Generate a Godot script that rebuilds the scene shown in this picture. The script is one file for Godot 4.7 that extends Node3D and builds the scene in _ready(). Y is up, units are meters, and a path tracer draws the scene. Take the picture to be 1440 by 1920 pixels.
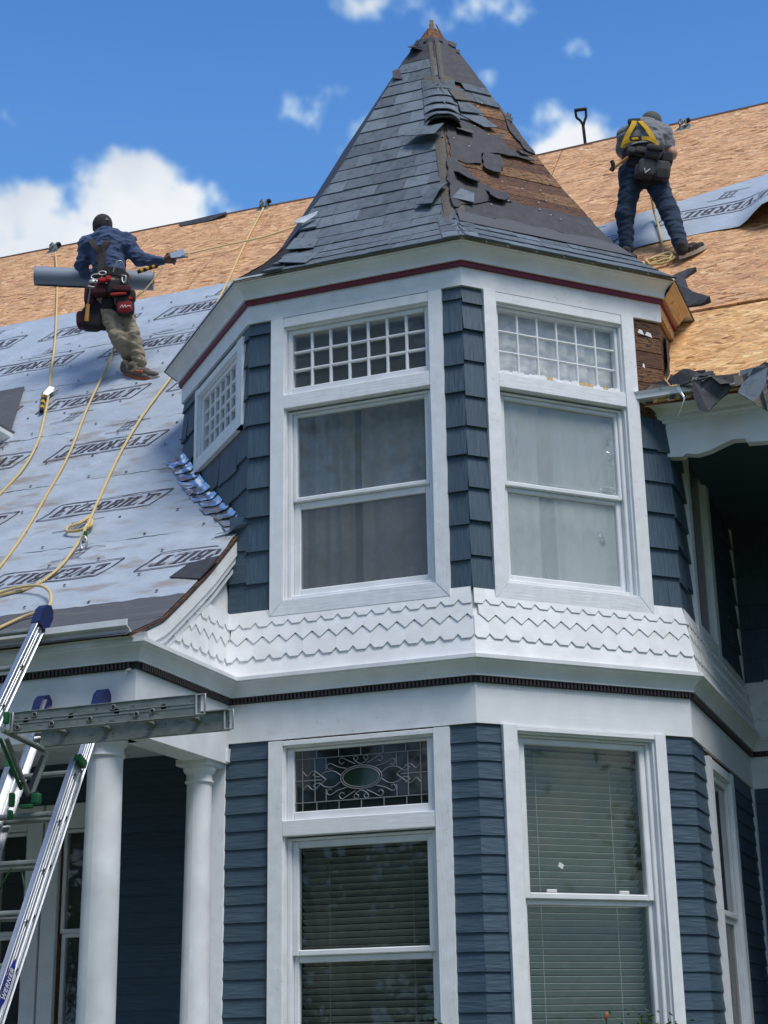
extends Node3D
# Queen Anne house with a corner turret, roof being stripped and re-covered.
# x runs along the facade, y up, z out of the facade; the turret's axis is x = z = 0.

const A := 1.9                       # turret apothem
const S8 := 0.41421356               # tan(22.5 deg)
var rng := RandomNumberGenerator.new()
var used := {}
var mats := {}
var house: Node3D

# ------------------------------------------------------------------ mesh collecting
class MB:
	var v := PackedVector3Array()
	var n := PackedVector3Array()
	var t := PackedVector2Array()
	var c := PackedColorArray()
	var i := PackedInt32Array()
	func tri(a: Vector3, b: Vector3, d: Vector3, ta := Vector2.ZERO, tb := Vector2.ZERO, td := Vector2.ZERO) -> void:
		var m := (b - a).cross(d - a).normalized()
		var k := v.size()
		v.append(a); v.append(b); v.append(d)
		n.append(m); n.append(m); n.append(m)
		t.append(ta); t.append(tb); t.append(td)
		i.append(k); i.append(k + 2); i.append(k + 1)
	# a b d e run counter-clockwise seen from outside
	func quad(a: Vector3, b: Vector3, d: Vector3, e: Vector3, ta := Vector2.ZERO, tb := Vector2.ZERO, td := Vector2.ZERO, te := Vector2.ZERO) -> void:
		var m := (d - a).cross(e - b).normalized()
		var k := v.size()
		v.append(a); v.append(b); v.append(d); v.append(e)
		for _j in 4: n.append(m)
		t.append(ta); t.append(tb); t.append(td); t.append(te)
		i.append(k); i.append(k + 2); i.append(k + 1); i.append(k); i.append(k + 3); i.append(k + 2)
	# smooth grid of rows x cols points
	func grid(p: PackedVector3Array, rows: int, cols: int, uv: PackedVector2Array, flip := false) -> void:
		var k := v.size()
		var nn := PackedVector3Array()
		nn.resize(rows * cols)
		for r in rows - 1:
			for q in cols - 1:
				var a := r * cols + q
				var m := (p[a + 1] - p[a]).cross(p[a + cols] - p[a])
				if flip: m = -m
				nn[a] += m; nn[a + 1] += m; nn[a + cols] += m; nn[a + cols + 1] += m
		for j in rows * cols:
			v.append(p[j]); n.append(nn[j].normalized()); t.append(uv[j] if uv.size() > j else Vector2.ZERO)
		for r in rows - 1:
			for q in cols - 1:
				var a := k + r * cols + q
				if flip:
					for x in [a, a + 1, a + cols, a + 1, a + cols + 1, a + cols]: i.append(x)
				else:
					for x in [a, a + cols, a + 1, a + 1, a + cols, a + cols + 1]: i.append(x)
	func add(o: MB) -> void:
		var k := v.size()
		v.append_array(o.v); n.append_array(o.n); t.append_array(o.t)
		for x in o.i: i.append(x + k)

class Fr:                             # a flat face: right u, up v, out n
	var o: Vector3
	var u: Vector3
	var v: Vector3
	var n: Vector3
	func _init(o_: Vector3, u_: Vector3, v_: Vector3) -> void:
		o = o_; u = u_.normalized(); v = v_.normalized(); n = u.cross(v).normalized()
	func p(a: float, b: float, d := 0.0) -> Vector3:
		return o + u * a + v * b + n * d

func face(deg: float, ap := A) -> Fr:
	var f := deg_to_rad(deg)
	return Fr.new(Vector3(sin(f), 0, cos(f)) * ap, Vector3(cos(f), 0, -sin(f)), Vector3.UP)

# a board: bevelled towards +n. along 1 runs the grain up v
func board(m: MB, f: Fr, u0: float, u1: float, v0: float, v1: float, n0: float, n1: float, bev := 0.003, along := 0) -> void:
	var s := Vector2(rng.randf() * 7.0, rng.randf() * 7.0)
	var b := minf(bev, minf(u1 - u0, v1 - v0) * 0.3)
	var nb := n1 - minf(b, (n1 - n0) * 0.5)
	var T := func(x: float, y: float) -> Vector2: return s + (Vector2(x, y) if along == 0 else Vector2(y, x))
	var a0 := f.p(u0, v0, n0); var a1 := f.p(u1, v0, n0); var a2 := f.p(u1, v1, n0); var a3 := f.p(u0, v1, n0)
	var b0 := f.p(u0, v0, nb); var b1 := f.p(u1, v0, nb); var b2 := f.p(u1, v1, nb); var b3 := f.p(u0, v1, nb)
	var c0 := f.p(u0 + b, v0 + b, n1); var c1 := f.p(u1 - b, v0 + b, n1); var c2 := f.p(u1 - b, v1 - b, n1); var c3 := f.p(u0 + b, v1 - b, n1)
	var t0: Vector2 = T.call(u0, v0); var t1: Vector2 = T.call(u1, v0); var t2: Vector2 = T.call(u1, v1); var t3: Vector2 = T.call(u0, v1)
	m.quad(c0, c1, c2, c3, t0, t1, t2, t3)
	m.quad(b0, b1, c1, c0, t0, t1, t1, t0)
	m.quad(b1, b2, c2, c1, t1, t2, t2, t1)
	m.quad(b2, b3, c3, c2, t2, t3, t3, t2)
	m.quad(b3, b0, c0, c3, t3, t0, t0, t3)
	var w := Vector2(0.0, n1 - n0) if along == 0 else Vector2(n1 - n0, 0.0)
	m.quad(a0, a1, b1, b0, t0 - w, t1 - w, t1, t0)
	m.quad(a1, a2, b2, b1, t1 - w, t2 - w, t2, t1)
	m.quad(a2, a3, b3, b2, t2 - w, t3 - w, t3, t2)
	m.quad(a3, a0, b0, b3, t3 - w, t0 - w, t0, t3)
	m.quad(a3, a2, a1, a0, t3, t2, t1, t0)

# eight corners: lower face 0-3, upper face 4-7 (both counter-clockwise seen from above)
func hexa(m: MB, q: Array, sc := 1.0) -> void:
	var s := Vector2(rng.randf() * 5.0, rng.randf() * 5.0)
	var w := (q[5] as Vector3).distance_to(q[4]) * sc
	var h := (q[7] as Vector3).distance_to(q[4]) * sc
	var a := s; var b := s + Vector2(w, 0); var c := s + Vector2(w, h); var d := s + Vector2(0, h)
	m.quad(q[4], q[5], q[6], q[7], a, b, c, d)
	m.quad(q[3], q[2], q[1], q[0], d, c, b, a)
	for k in 4:
		var k2 := (k + 1) % 4
		m.quad(q[k], q[k2], q[k2 + 4], q[k + 4], a, b, b + Vector2(0, 0.01), a + Vector2(0, 0.01))

# flat outline with thickness; lift is added to n at each point
func plate(m: MB, f: Fr, pts: PackedVector2Array, n0: float, n1: float, lift := PackedFloat32Array()) -> void:
	var s := Vector2(rng.randf() * 5.0, rng.randf() * 5.0)
	var tr := Geometry2D.triangulate_polygon(pts)
	var L := func(k: int) -> float: return lift[k] if lift.size() > k else 0.0
	var cw := Geometry2D.is_polygon_clockwise(pts)
	for k in range(0, tr.size(), 3):
		var x := tr[k]; var y := tr[k + 1]; var z := tr[k + 2]
		if (pts[y] - pts[x]).cross(pts[z] - pts[x]) < 0.0:
			var w := y; y = z; z = w
		m.tri(f.p(pts[x].x, pts[x].y, n1 + L.call(x)), f.p(pts[y].x, pts[y].y, n1 + L.call(y)), f.p(pts[z].x, pts[z].y, n1 + L.call(z)), s + pts[x], s + pts[y], s + pts[z])
		m.tri(f.p(pts[x].x, pts[x].y, n0 + L.call(x)), f.p(pts[z].x, pts[z].y, n0 + L.call(z)), f.p(pts[y].x, pts[y].y, n0 + L.call(y)), s + pts[x], s + pts[z], s + pts[y])
	for k in pts.size():
		var a := k; var b := (k + 1) % pts.size()
		if cw:
			a = b; b = k
		m.quad(f.p(pts[a].x, pts[a].y, n0 + L.call(a)), f.p(pts[b].x, pts[b].y, n0 + L.call(b)), f.p(pts[b].x, pts[b].y, n1 + L.call(b)), f.p(pts[a].x, pts[a].y, n1 + L.call(a)), s + pts[a], s + pts[b], s + pts[b], s + pts[a])

# a torn outline: edges broken up and jittered
func ragged(pts: Array, step: float, jit: float) -> PackedVector2Array:
	var o := PackedVector2Array()
	for k in pts.size():
		var a: Vector2 = pts[k]; var b: Vector2 = pts[(k + 1) % pts.size()]
		var n := maxi(1, int(a.distance_to(b) / step))
		for j in n:
			var q := a.lerp(b, float(j) / n)
			if j > 0: q += Vector2(rng.randfn(0, jit), rng.randfn(0, jit))
			o.append(q)
	return o

# moulding: one run of an outline (out, up) between two plan points, mitred with its neighbours
func moulding(m: MB, pa: Vector2, pb: Vector2, before: Vector2, after: Vector2, prof: Array, caps := true) -> void:
	var d := (pb - pa).normalized()
	var nrm := Vector2(-d.y, d.x)      # outwards, plan (x, z), runs left to right seen from outside
	var mit := func(d1: Vector2, d2: Vector2) -> Vector2:
		var n1 := Vector2(-d1.y, d1.x); var n2 := Vector2(-d2.y, d2.x)
		var h := (n1 + n2).normalized()
		return h / maxf(0.2, h.dot(n1))
	var m0: Vector2 = mit.call((pa - before).normalized(), d) if before != pa else nrm
	var m1: Vector2 = mit.call(d, (after - pb).normalized()) if after != pb else nrm
	var len := pa.distance_to(pb)
	var run := rng.randf() * 5.0
	for k in prof.size() - 1:
		var q: Vector2 = prof[k]; var r: Vector2 = prof[k + 1]
		var a := pa + m0 * q.x; var b := pb + m1 * q.x; var c := pb + m1 * r.x; var e := pa + m0 * r.x
		var h := q.distance_to(r)
		m.quad(Vector3(a.x, q.y, a.y), Vector3(b.x, q.y, b.y), Vector3(c.x, r.y, c.y), Vector3(e.x, r.y, e.y), Vector2(0, run), Vector2(len, run), Vector2(len, run + h), Vector2(0, run + h))
		run += h
	if caps:
		for side in 2:
			if (side == 0 and before != pa) or (side == 1 and after != pb): continue
			var base := pa if side == 0 else pb
			var mm := m0 if side == 0 else m1
			var poly := PackedVector2Array()
			for q in prof: poly.append(q)
			var tr := Geometry2D.triangulate_polygon(poly)
			for k in range(0, tr.size(), 3):
				var z: Array = []
				for j in 3:
					var q := poly[tr[k + j]]
					z.append(Vector3(base.x + mm.x * q.x, q.y, base.y + mm.y * q.x))
				m.tri(z[0], z[1], z[2])

func smooth_path(p: Array, steps := 6) -> PackedVector3Array:
	var o := PackedVector3Array()
	for k in p.size() - 1:
		var a: Vector3 = p[maxi(k - 1, 0)]; var b: Vector3 = p[k]; var c: Vector3 = p[k + 1]; var d: Vector3 = p[mini(k + 2, p.size() - 1)]
		for s in steps: o.append(b.cubic_interpolate(c, a, d, float(s) / steps))
	o.append(p[p.size() - 1])
	return o

func tube(m: MB, path: PackedVector3Array, r: float, sides := 8, r_end := -1.0, caps := true) -> void:
	var up := Vector3(0.13, 0.9, 0.31)
	var rows := path.size()
	var pts := PackedVector3Array(); var uv := PackedVector2Array()
	var len := 0.0
	for k in rows:
		var d := (path[mini(k + 1, rows - 1)] - path[maxi(k - 1, 0)]).normalized()
		var x := up.cross(d).normalized(); var y := d.cross(x)
		if k > 0: len += path[k].distance_to(path[k - 1])
		var rr := r if r_end < 0.0 else lerpf(r, r_end, float(k) / maxf(1.0, rows - 1))
		for s in sides + 1:
			var a := TAU * s / sides
			pts.append(path[k] + (x * cos(a) + y * sin(a)) * rr)
			uv.append(Vector2(len, 0.06 * s / sides))
		up = y
	m.grid(pts, rows, sides + 1, uv, false)
	if caps:
		for e in 2:
			var k := 0 if e == 0 else rows - 1
			for s in sides:
				var a := pts[k * (sides + 1) + s]; var b := pts[k * (sides + 1) + s + 1]
				if e == 0: m.tri(path[k], b, a)
				else: m.tri(path[k], a, b)

func lathe(m: MB, base: Vector3, prof: Array, sides := 28) -> void:
	var pts := PackedVector3Array(); var uv := PackedVector2Array()
	for q in prof:
		for s in sides + 1:
			var a := TAU * s / sides
			pts.append(base + Vector3(sin(a) * q.x, q.y, cos(a) * q.x))
			uv.append(Vector2(q.y, 0.7 * s / sides))
	m.grid(pts, prof.size(), sides + 1, uv, false)

# ------------------------------------------------------------------ nodes
func numbered(parent: Node, called: String) -> String:
	var key := str(parent.get_instance_id()) + called
	var k: int = used.get(key, 0)
	used[key] = k + 1
	return called if k == 0 else "%s_%03d" % [called, k]

func arrays(m: MB, at: Vector3) -> Array:
	var a := []
	a.resize(Mesh.ARRAY_MAX)
	var v := m.v
	if at != Vector3.ZERO:
		for k in v.size(): v[k] -= at
	a[Mesh.ARRAY_VERTEX] = v
	a[Mesh.ARRAY_NORMAL] = m.n
	a[Mesh.ARRAY_TEX_UV] = m.t
	if m.c.size() == v.size(): a[Mesh.ARRAY_COLOR] = m.c
	a[Mesh.ARRAY_INDEX] = m.i
	return a

func put(m: MB, called: String, mat: Material, parent: Node = self, more: MB = null, mat2: Material = null) -> MeshInstance3D:
	var at := Vector3.ZERO
	if parent != self:
		at = parent.get_meta("base", Vector3.ZERO)
	var am := ArrayMesh.new()
	am.add_surface_from_arrays(Mesh.PRIMITIVE_TRIANGLES, arrays(m, at))
	am.surface_set_material(0, mat)
	if more != null and more.v.size() > 0:
		am.add_surface_from_arrays(Mesh.PRIMITIVE_TRIANGLES, arrays(more, at))
		am.surface_set_material(1, mat2)
	var o := MeshInstance3D.new()
	o.mesh = am
	o.name = numbered(parent, called)
	o.set_meta("base", at)
	parent.add_child(o)
	return o

func thing(called: String, label: String, category: String, at := Vector3.ZERO, group := "") -> Node3D:
	var o := Node3D.new()
	o.name = numbered(self, called)
	o.position = at
	o.set_meta("base", at)
	add_child(o)
	return tag(o, label, category, group)

func tag(o: Node3D, label: String, category: String, group := "") -> Node3D:
	o.set_meta("label", label)
	o.set_meta("category", category)
	if group != "": o.set_meta("group", group)
	return o

func part(called: String, parent: Node) -> Node3D:
	var o := Node3D.new()
	o.name = numbered(parent, called)
	o.set_meta("base", parent.get_meta("base", Vector3.ZERO))
	parent.add_child(o)
	return o

func stuff(o: Node) -> Node:
	o.set_meta("kind", "stuff")
	return o

# one mesh thing whose vertices are given in the world: its node stands at its base
func single(m: MB, called: String, mat: Material, label: String, category: String, group := "") -> MeshInstance3D:
	var lo := m.v[0]; var hi := m.v[0]
	for p in m.v:
		lo = lo.min(p); hi = hi.max(p)
	var base := Vector3((lo.x + hi.x) / 2, lo.y, (lo.z + hi.z) / 2)
	for k in m.v.size(): m.v[k] -= base
	var o := put(m, called, mat)
	o.position = base
	tag(o, label, category, group)
	return o

# ------------------------------------------------------------------ materials
func col(r: float, g: float, b: float) -> Color:
	return Color(r / 255.0, g / 255.0, b / 255.0)

func noise(seed_: int, freq: float, oct := 4) -> FastNoiseLite:
	var n := FastNoiseLite.new()
	n.seed = seed_; n.frequency = freq; n.fractal_octaves = oct
	n.noise_type = FastNoiseLite.TYPE_SIMPLEX_SMOOTH
	return n

# seamless grey image, stretched: sx, sy cells across the tile
func grain(size: int, seed_: int, sx: float, sy: float, oct := 4) -> Image:
	var n := noise(seed_, 1.0, oct)
	var im := Image.create(size, size, false, Image.FORMAT_L8)
	var d := PackedByteArray(); d.resize(size * size)
	for y in size:
		var fy := float(y) / size
		for x in size:
			var fx := float(x) / size
			# blend over both edges so that the tile repeats
			var a := n.get_noise_2d(fx * sx, fy * sy)
			if fx > 0.8: a = lerpf(a, n.get_noise_2d((fx - 1.0) * sx, fy * sy), (fx - 0.8) * 5.0)
			if fy > 0.8:
				var b := n.get_noise_2d(fx * sx, (fy - 1.0) * sy)
				if fx > 0.8: b = lerpf(b, n.get_noise_2d((fx - 1.0) * sx, (fy - 1.0) * sy), (fx - 0.8) * 5.0)
				a = lerpf(a, b, (fy - 0.8) * 5.0)
			d[y * size + x] = int(clampf(0.5 + a * 0.62, 0.0, 1.0) * 255.0)
	im.set_data(size, size, false, Image.FORMAT_L8, d)
	return im

# grey image to colour through a ramp of sRGB colours
func ramp(im: Image, cols: Array, im2: Image = null, c2 := Color.BLACK, lo := 0.6, hi := 0.8, amount := 1.0) -> ImageTexture:
	var w := im.get_width(); var h := im.get_height()
	var src := im.get_data()
	var src2 := im2.get_data() if im2 != null else PackedByteArray()
	var out := PackedByteArray(); out.resize(w * h * 3)
	var lut: Array = []
	for k in 256:
		var f := k / 255.0 * (cols.size() - 1)
		var j := mini(int(f), cols.size() - 2)
		lut.append((cols[j] as Color).lerp(cols[j + 1], f - j))
	for k in w * h:
		var c: Color = lut[src[k]]
		if im2 != null:
			c = c.lerp(c2, smoothstep(lo, hi, src2[k] / 255.0) * amount)
		out[k * 3] = int(c.r * 255.0); out[k * 3 + 1] = int(c.g * 255.0); out[k * 3 + 2] = int(c.b * 255.0)
	var o := Image.create_from_data(w, h, false, Image.FORMAT_RGB8, out)
	return ImageTexture.create_from_image(o)

func tex(im: Image) -> ImageTexture:
	return ImageTexture.create_from_image(im)

func mat(color: Color, rough := 0.7, albedo: Texture2D = null, tile := Vector2.ONE, bump: Texture2D = null, depth := 0.1) -> StandardMaterial3D:
	var m := StandardMaterial3D.new()
	m.albedo_color = color
	m.roughness = rough
	m.uv1_scale = Vector3(1.0 / tile.x, 1.0 / tile.y, 1.0)
	if albedo != null: m.albedo_texture = albedo
	if bump != null:
		m.heightmap_enabled = true
		m.heightmap_texture = bump
		m.heightmap_scale = depth
	return m

func tripl(m: StandardMaterial3D, scale: float) -> StandardMaterial3D:
	m.uv1_triplanar = true
	m.uv1_scale = Vector3.ONE * scale
	return m

# ------------------------------------------------------------------ sky
var puffs: Array = []
var puff_noise: FastNoiseLite
func puff(d: Vector3, hw: float, hh: float, s: float) -> void:
	d = d.normalized()
	var r := d.cross(Vector3.UP).normalized()
	puffs.append([d, r / hw, r.cross(d) / hh, s, cos(minf(1.5, 1.6 * maxf(hw, hh)))])

func air(d: Vector3) -> Color:
	var e := maxf(0.0, asin(clampf(d.y, -1.0, 1.0)))
	var c: Color
	if e < 0.44: c = col(158, 196, 236).lerp(col(102, 158, 226), smoothstep(0.0, 0.44, e))
	else: c = col(102, 158, 226).lerp(col(52, 104, 184), smoothstep(0.40, 0.90, e))
	var den := -1.0
	for q in puffs:
		if d.dot(q[0]) < q[4]: continue
		var x: float = d.dot(q[1]); var y: float = d.dot(q[2])
		var r := x * x + y * y * (1.0 if y > 0.0 else 0.8)
		if r < 2.6: den = maxf(den, q[3] * (1.0 - r * 0.75))
	if den > -0.9:
		var f := puff_noise.get_noise_3dv(d * 11.0) * 0.8 + puff_noise.get_noise_3dv(d * 46.0 + Vector3(5, 3, 1)) * 0.7
		var a := smoothstep(-0.05, 1.0, den + f)
		var tone := col(246, 248, 251).lerp(col(205, 214, 228), clampf(0.5 + puff_noise.get_noise_3dv(d * 6.0 + Vector3(9, 0, 2)) * 1.3 - 0.35, 0.0, 0.75))
		c = c.lerp(tone, a * 0.97)
	return c

func sky_dir(x: float, y: float, w: int, h: int) -> Vector3:
	var lon := (x + 0.5) / w * TAU
	var th := (y + 0.5) / h * PI
	return Vector3(sin(lon) * sin(th), cos(th), -cos(lon) * sin(th))

func make_sky() -> Sky:
	puff_noise = noise(41, 1.0, 5)
	# the clouds in front of the camera
	for q in [[Vector3(-0.486, 0.463, -0.741), 250, 85, 1.25], [Vector3(-0.425, 0.478, -0.768), 105, 85, 1.2], [Vector3(-0.448, 0.494, -0.746), 110, 60, 1.15], [Vector3(-0.499, 0.476, -0.724), 150, 60, 1.0], [Vector3(-0.433, 0.503, -0.748), 55, 34, 0.8], [Vector3(-0.398, 0.475, -0.784), 50, 48, 0.7],
			[Vector3(-0.194, 0.516, -0.834), 80, 52, 1.0], [Vector3(-0.202, 0.527, -0.826), 34, 44, 0.7], [Vector3(-0.178, 0.518, -0.837), 42, 34, 0.6],
			[Vector3(-0.283, 0.586, -0.759), 95, 26, 0.5], [Vector3(-0.241, 0.582, -0.776), 110, 32, 0.55], [Vector3(-0.218, 0.577, -0.787), 44, 18, 0.45],
			[Vector3(-0.334, 0.540, -0.773), 48, 30, 0.42], [Vector3(-0.324, 0.547, -0.772), 34, 18, 0.4], [Vector3(-0.318, 0.527, -0.788), 42, 30, 0.34], [Vector3(-0.179, 0.560, -0.809), 22, 20, 0.42], [Vector3(-0.496, 0.525, -0.692), 34, 22, 0.4], [Vector3(-0.234, 0.549, -0.802), 24, 15, 0.3], [Vector3(-0.366, 0.585, -0.724), 22, 18, 0.3]]:
		puff(q[0], q[1] / 2980.0, q[2] / 2980.0, q[3])
	# the same kind of broken cloud all round
	var r := RandomNumberGenerator.new()
	r.seed = 77
	var look := Vector3(-0.308, 0.483, -0.820)
	for k in 58:
		var lon := r.randf() * TAU
		var el := asin(r.randf_range(0.12, 0.97))
		var d := Vector3(cos(lon) * cos(el), sin(el), sin(lon) * cos(el))
		var hw := r.randf_range(0.08, 0.26)
		var st := r.randf_range(0.7, 1.2)
		if d.angle_to(look) < 0.42 + hw * 1.3: continue
		puff(d, hw, hw * r.randf_range(0.35, 0.7), st)
	var w := 768; var h := 384
	var im := Image.create(w, h, false, Image.FORMAT_RGB8)
	im.fill(col(120, 128, 118))
	for y in h / 2 + 2:
		for x in w: im.set_pixel(x, y, air(sky_dir(x, y, w, h)))
	im.resize(4096, 2048, Image.INTERPOLATE_CUBIC)
	# finer where the picture looks
	for y in range(600, 880):
		for x in range(3648, 4078): im.set_pixel(x, y, air(sky_dir(x, y, 4096, 2048)))
	var pm := PanoramaSkyMaterial.new()
	pm.panorama = ImageTexture.create_from_image(im)
	var s := Sky.new()
	s.sky_material = pm
	return s

# ------------------------------------------------------------------ surfaces
func make_materials() -> void:
	var sawn := tex(grain(512, 3, 5.0, 60.0, 4))         # drawn along u
	var woodgrain := tex(grain(512, 5, 4.0, 15.0, 3))
	var soft := grain(256, 8, 6.0, 6.0, 4)
	var fine := grain(512, 12, 60.0, 60.0, 3)
	var pebble := tex(fine)
	var mott := ramp(soft, [col(232, 232, 230), col(255, 255, 255)])
	var worn := ramp(grain(512, 21, 9.0, 9.0, 5), [col(238, 238, 236), col(255, 255, 255)], grain(512, 22, 26.0, 26.0, 4), col(190, 188, 178), 0.78, 0.92, 0.35)
	mats.trim = mat(col(236, 239, 243), 0.55, worn, Vector2(1.1, 1.1), sawn, 0.10)
	mats.white = mat(col(240, 242, 244), 0.5, mott, Vector2(1.3, 1.3), sawn, 0.05)
	mats.smooth = mat(col(234, 237, 241), 0.5, mott, Vector2(1.7, 1.7), tex(soft), 0.1)
	mats.frieze = mat(col(234, 237, 241), 0.55, worn, Vector2(1.9, 1.9), sawn, 0.06)
	var sid := ramp(grain(512, 31, 4.0, 26.0, 5), [col(206, 210, 214), col(255, 255, 255)])
	var k := 0
	for c in [col(66, 88, 104), col(62, 84, 99), col(70, 92, 108), col(64, 87, 105)]:
		mats["siding%d" % k] = mat(c, 0.58, sid, Vector2(0.9, 0.45), woodgrain, 0.28)
		k += 1
	mats.maroon = mat(col(116, 28, 58), 0.5, mott, Vector2.ONE, sawn, 0.05)
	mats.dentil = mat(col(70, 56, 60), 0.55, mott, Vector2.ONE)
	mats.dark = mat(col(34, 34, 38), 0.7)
	# asphalt shingles: coloured granules
	var gran := grain(512, 51, 130.0, 130.0, 2)
	k = 0
	for c in [[90, 101, 110], [98, 110, 120], [83, 93, 102], [108, 120, 131], [94, 105, 115]]:
		var hi := col(c[0] + 44, c[1] + 44, c[2] + 44); var lo := col(c[0] - 42, c[1] - 42, c[2] - 42)
		var t := ramp(gran, [lo, col(c[0], c[1], c[2]), hi], grain(512, 60 + k, 5.0, 5.0, 5), col(c[0] - 22, c[1] - 22, c[2] - 26), 0.5, 0.75, 0.6)
		mats["shingle%d" % k] = mat(Color.WHITE, 0.85, t, Vector2(0.55, 0.55), tex(gran), 0.12)
		k += 1
	mats.felt = mat(Color.WHITE, 0.72, ramp(grain(512, 71, 7.0, 7.0, 5), [col(44, 45, 49), col(66, 68, 74)], grain(512, 72, 40.0, 14.0, 4), col(88, 88, 92), 0.66, 0.85, 0.6), Vector2(0.8, 0.8), pebble, 0.1)
	mats.black_felt = mat(Color.WHITE, 0.85, ramp(grain(256, 74, 7.0, 7.0, 4), [col(20, 20, 23), col(36, 36, 40)]), Vector2(0.8, 0.8))
	mats.oldfelt = mat(Color.WHITE, 0.8, ramp(grain(512, 75, 8.0, 8.0, 5), [col(76, 72, 66), col(104, 98, 90)], grain(512, 76, 30.0, 30.0, 4), col(60, 56, 52), 0.6, 0.8, 0.7), Vector2(0.5, 0.5), pebble, 0.12)
	mats.starter = mat(Color.WHITE, 0.85, ramp(gran, [col(58, 58, 62), col(84, 86, 92), col(104, 106, 112)], grain(512, 78, 3.0, 14.0, 5), col(112, 110, 108), 0.55, 0.85, 0.5), Vector2(1.2, 1.2), tex(gran), 0.1)
	# old sheathing boards
	var og := grain(512, 81, 3.0, 46.0, 5)
	k = 0
	for c in [[[52, 34, 24], [112, 78, 52], [158, 116, 78]], [[44, 30, 24], [92, 62, 44], [138, 98, 66]], [[60, 42, 30], [130, 94, 62], [176, 134, 92]]]:
		mats["oldwood%d" % k] = mat(Color.WHITE, 0.85, ramp(og, [col(c[0][0], c[0][1], c[0][2]), col(c[1][0], c[1][1], c[1][2]), col(c[2][0], c[2][1], c[2][2])], grain(512, 84 + k, 14.0, 20.0, 5), col(38, 28, 24), 0.56, 0.74, 0.9), Vector2(0.9, 0.45), tex(og), 0.25)
		k += 1
	mats.rawwood = mat(Color.WHITE, 0.7, ramp(grain(512, 91, 2.0, 40.0, 5), [col(156, 124, 84), col(206, 174, 128), col(226, 198, 152)], grain(512, 92, 12.0, 12.0, 4), col(120, 92, 62), 0.7, 0.85, 0.7), Vector2(0.8, 0.4), tex(og), 0.08)
	mats.osb0 = osb_material(1, [198, 152, 110])
	mats.osb1 = osb_material(2, [210, 164, 112])
	# synthetic underlayment: pale woven sheet with trodden-in dirt
	var und := ramp(grain(512, 101, 6.0, 6.0, 5), [col(158, 168, 178), col(180, 190, 200)], grain(512, 102, 4.0, 11.0, 6), col(140, 130, 120), 0.52, 0.92, 0.75)
	mats.under = mat(Color.WHITE, 0.5, und, Vector2(2.3, 2.3), tex(grain(512, 104, 11.0, 22.0, 4)), 0.8)
	var und2 := ramp(grain(512, 101, 6.0, 6.0, 5), [col(160, 171, 182), col(182, 193, 204)])
	mats.under_clean = mat(Color.WHITE, 0.48, und2, Vector2(2.3, 2.3), tex(grain(512, 104, 11.0, 22.0, 4)), 0.7)
	mats.print = mat(col(84, 76, 84), 0.6, ramp(grain(256, 106, 50.0, 50.0, 3), [col(190, 190, 196), col(255, 255, 255)]), Vector2(0.8, 0.8))
	mats.roll = mat(col(132, 142, 156), 0.5)
	mats.sheet_back = mat(col(62, 64, 70), 0.6)
	# metals, glass, cloth
	mats.alu = metal(col(196, 199, 203), 0.36, 0.9)
	mats.alu_dirty = metal(col(140, 148, 144), 0.55, 0.35)
	mats.alu_dirty.albedo_texture = ramp(grain(512, 111, 5.0, 7.0, 4), [col(206, 208, 204), col(255, 255, 255)], grain(512, 112, 9.0, 9.0, 4), col(140, 136, 126), 0.70, 0.88, 0.7)
	mats.alu_dirty.uv1_scale = Vector3(1.4, 3.0, 1)
	mats.flash = metal(col(228, 232, 236), 0.16, 0.8)
	mats.steel = metal(col(128, 130, 132), 0.42, 0.9)
	mats.zinc = metal(col(190, 192, 188), 0.45, 0.8)
	mats.glass = pane_material(col(100, 108, 106), 0.36, 0.02)
	mats.glass_hazy = pane_material(col(124, 134, 137), 0.44, 0.03)
	mats.glass_dark = pane_material(col(24, 38, 36), 0.44, 0.02)
	mats.glass_green = pane_material(col(60, 80, 70), 0.24, 0.02)
	mats.glass_wavy = pane_material(col(220, 232, 236), 0.08, 0.03)
	mats.glass_wavy.heightmap_enabled = true
	mats.glass_wavy.heightmap_texture = tex(grain(256, 121, 5.0, 5.0, 3))
	mats.glass_wavy.heightmap_scale = 0.5
	mats.glass_film = pane_material(col(204, 216, 218), 0.5, 0.12)
	mats.glass_film.heightmap_enabled = true
	mats.glass_film.heightmap_texture = tex(grain(512, 123, 12.0, 5.0, 5))
	mats.glass_film.heightmap_scale = 0.45
	mats.film = pane_material(col(226, 232, 234), 0.07, 0.06)
	mats.screen = pane_material(col(104, 108, 107), 0.36, 0.6)
	mats.leaded = pane_material(col(34, 44, 46), 0.6, 0.04)
	mats.leaded_green = pane_material(col(28, 56, 38), 0.6, 0.05)
	mats.lead = metal(col(136, 138, 140), 0.5, 0.5)
	mats.blind = mat(col(206, 214, 204), 0.6, mott, Vector2(0.7, 0.7))
	mats.curtain = cloth(col(182, 187, 188), 151)
	mats.sheer = cloth(col(232, 235, 236), 152)
	mats.room = mat(col(120, 116, 108), 0.9, mott, Vector2(2, 2))
	mats.rope = mat(Color.WHITE, 0.8, rope_texture(), Vector2(0.075, 0.06))
	mats.rope.heightmap_enabled = true
	mats.rope.heightmap_texture = twist_texture()
	mats.rope.heightmap_scale = 0.3
	mats.blue_cap = mat(col(26, 42, 92), 0.5, mott, Vector2.ONE)
	mats.green = mat(col(24, 96, 52), 0.5, mott, Vector2.ONE)
	mats.black_webbing = cloth(col(40, 39, 42), 161)
	mats.brown_webbing = cloth(col(62, 54, 54), 162)
	mats.yellow = cloth(col(214, 170, 26), 163)
	mats.red_cloth = cloth(col(150, 30, 34), 164)
	mats.red_bright = cloth(col(186, 44, 42), 165)
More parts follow.
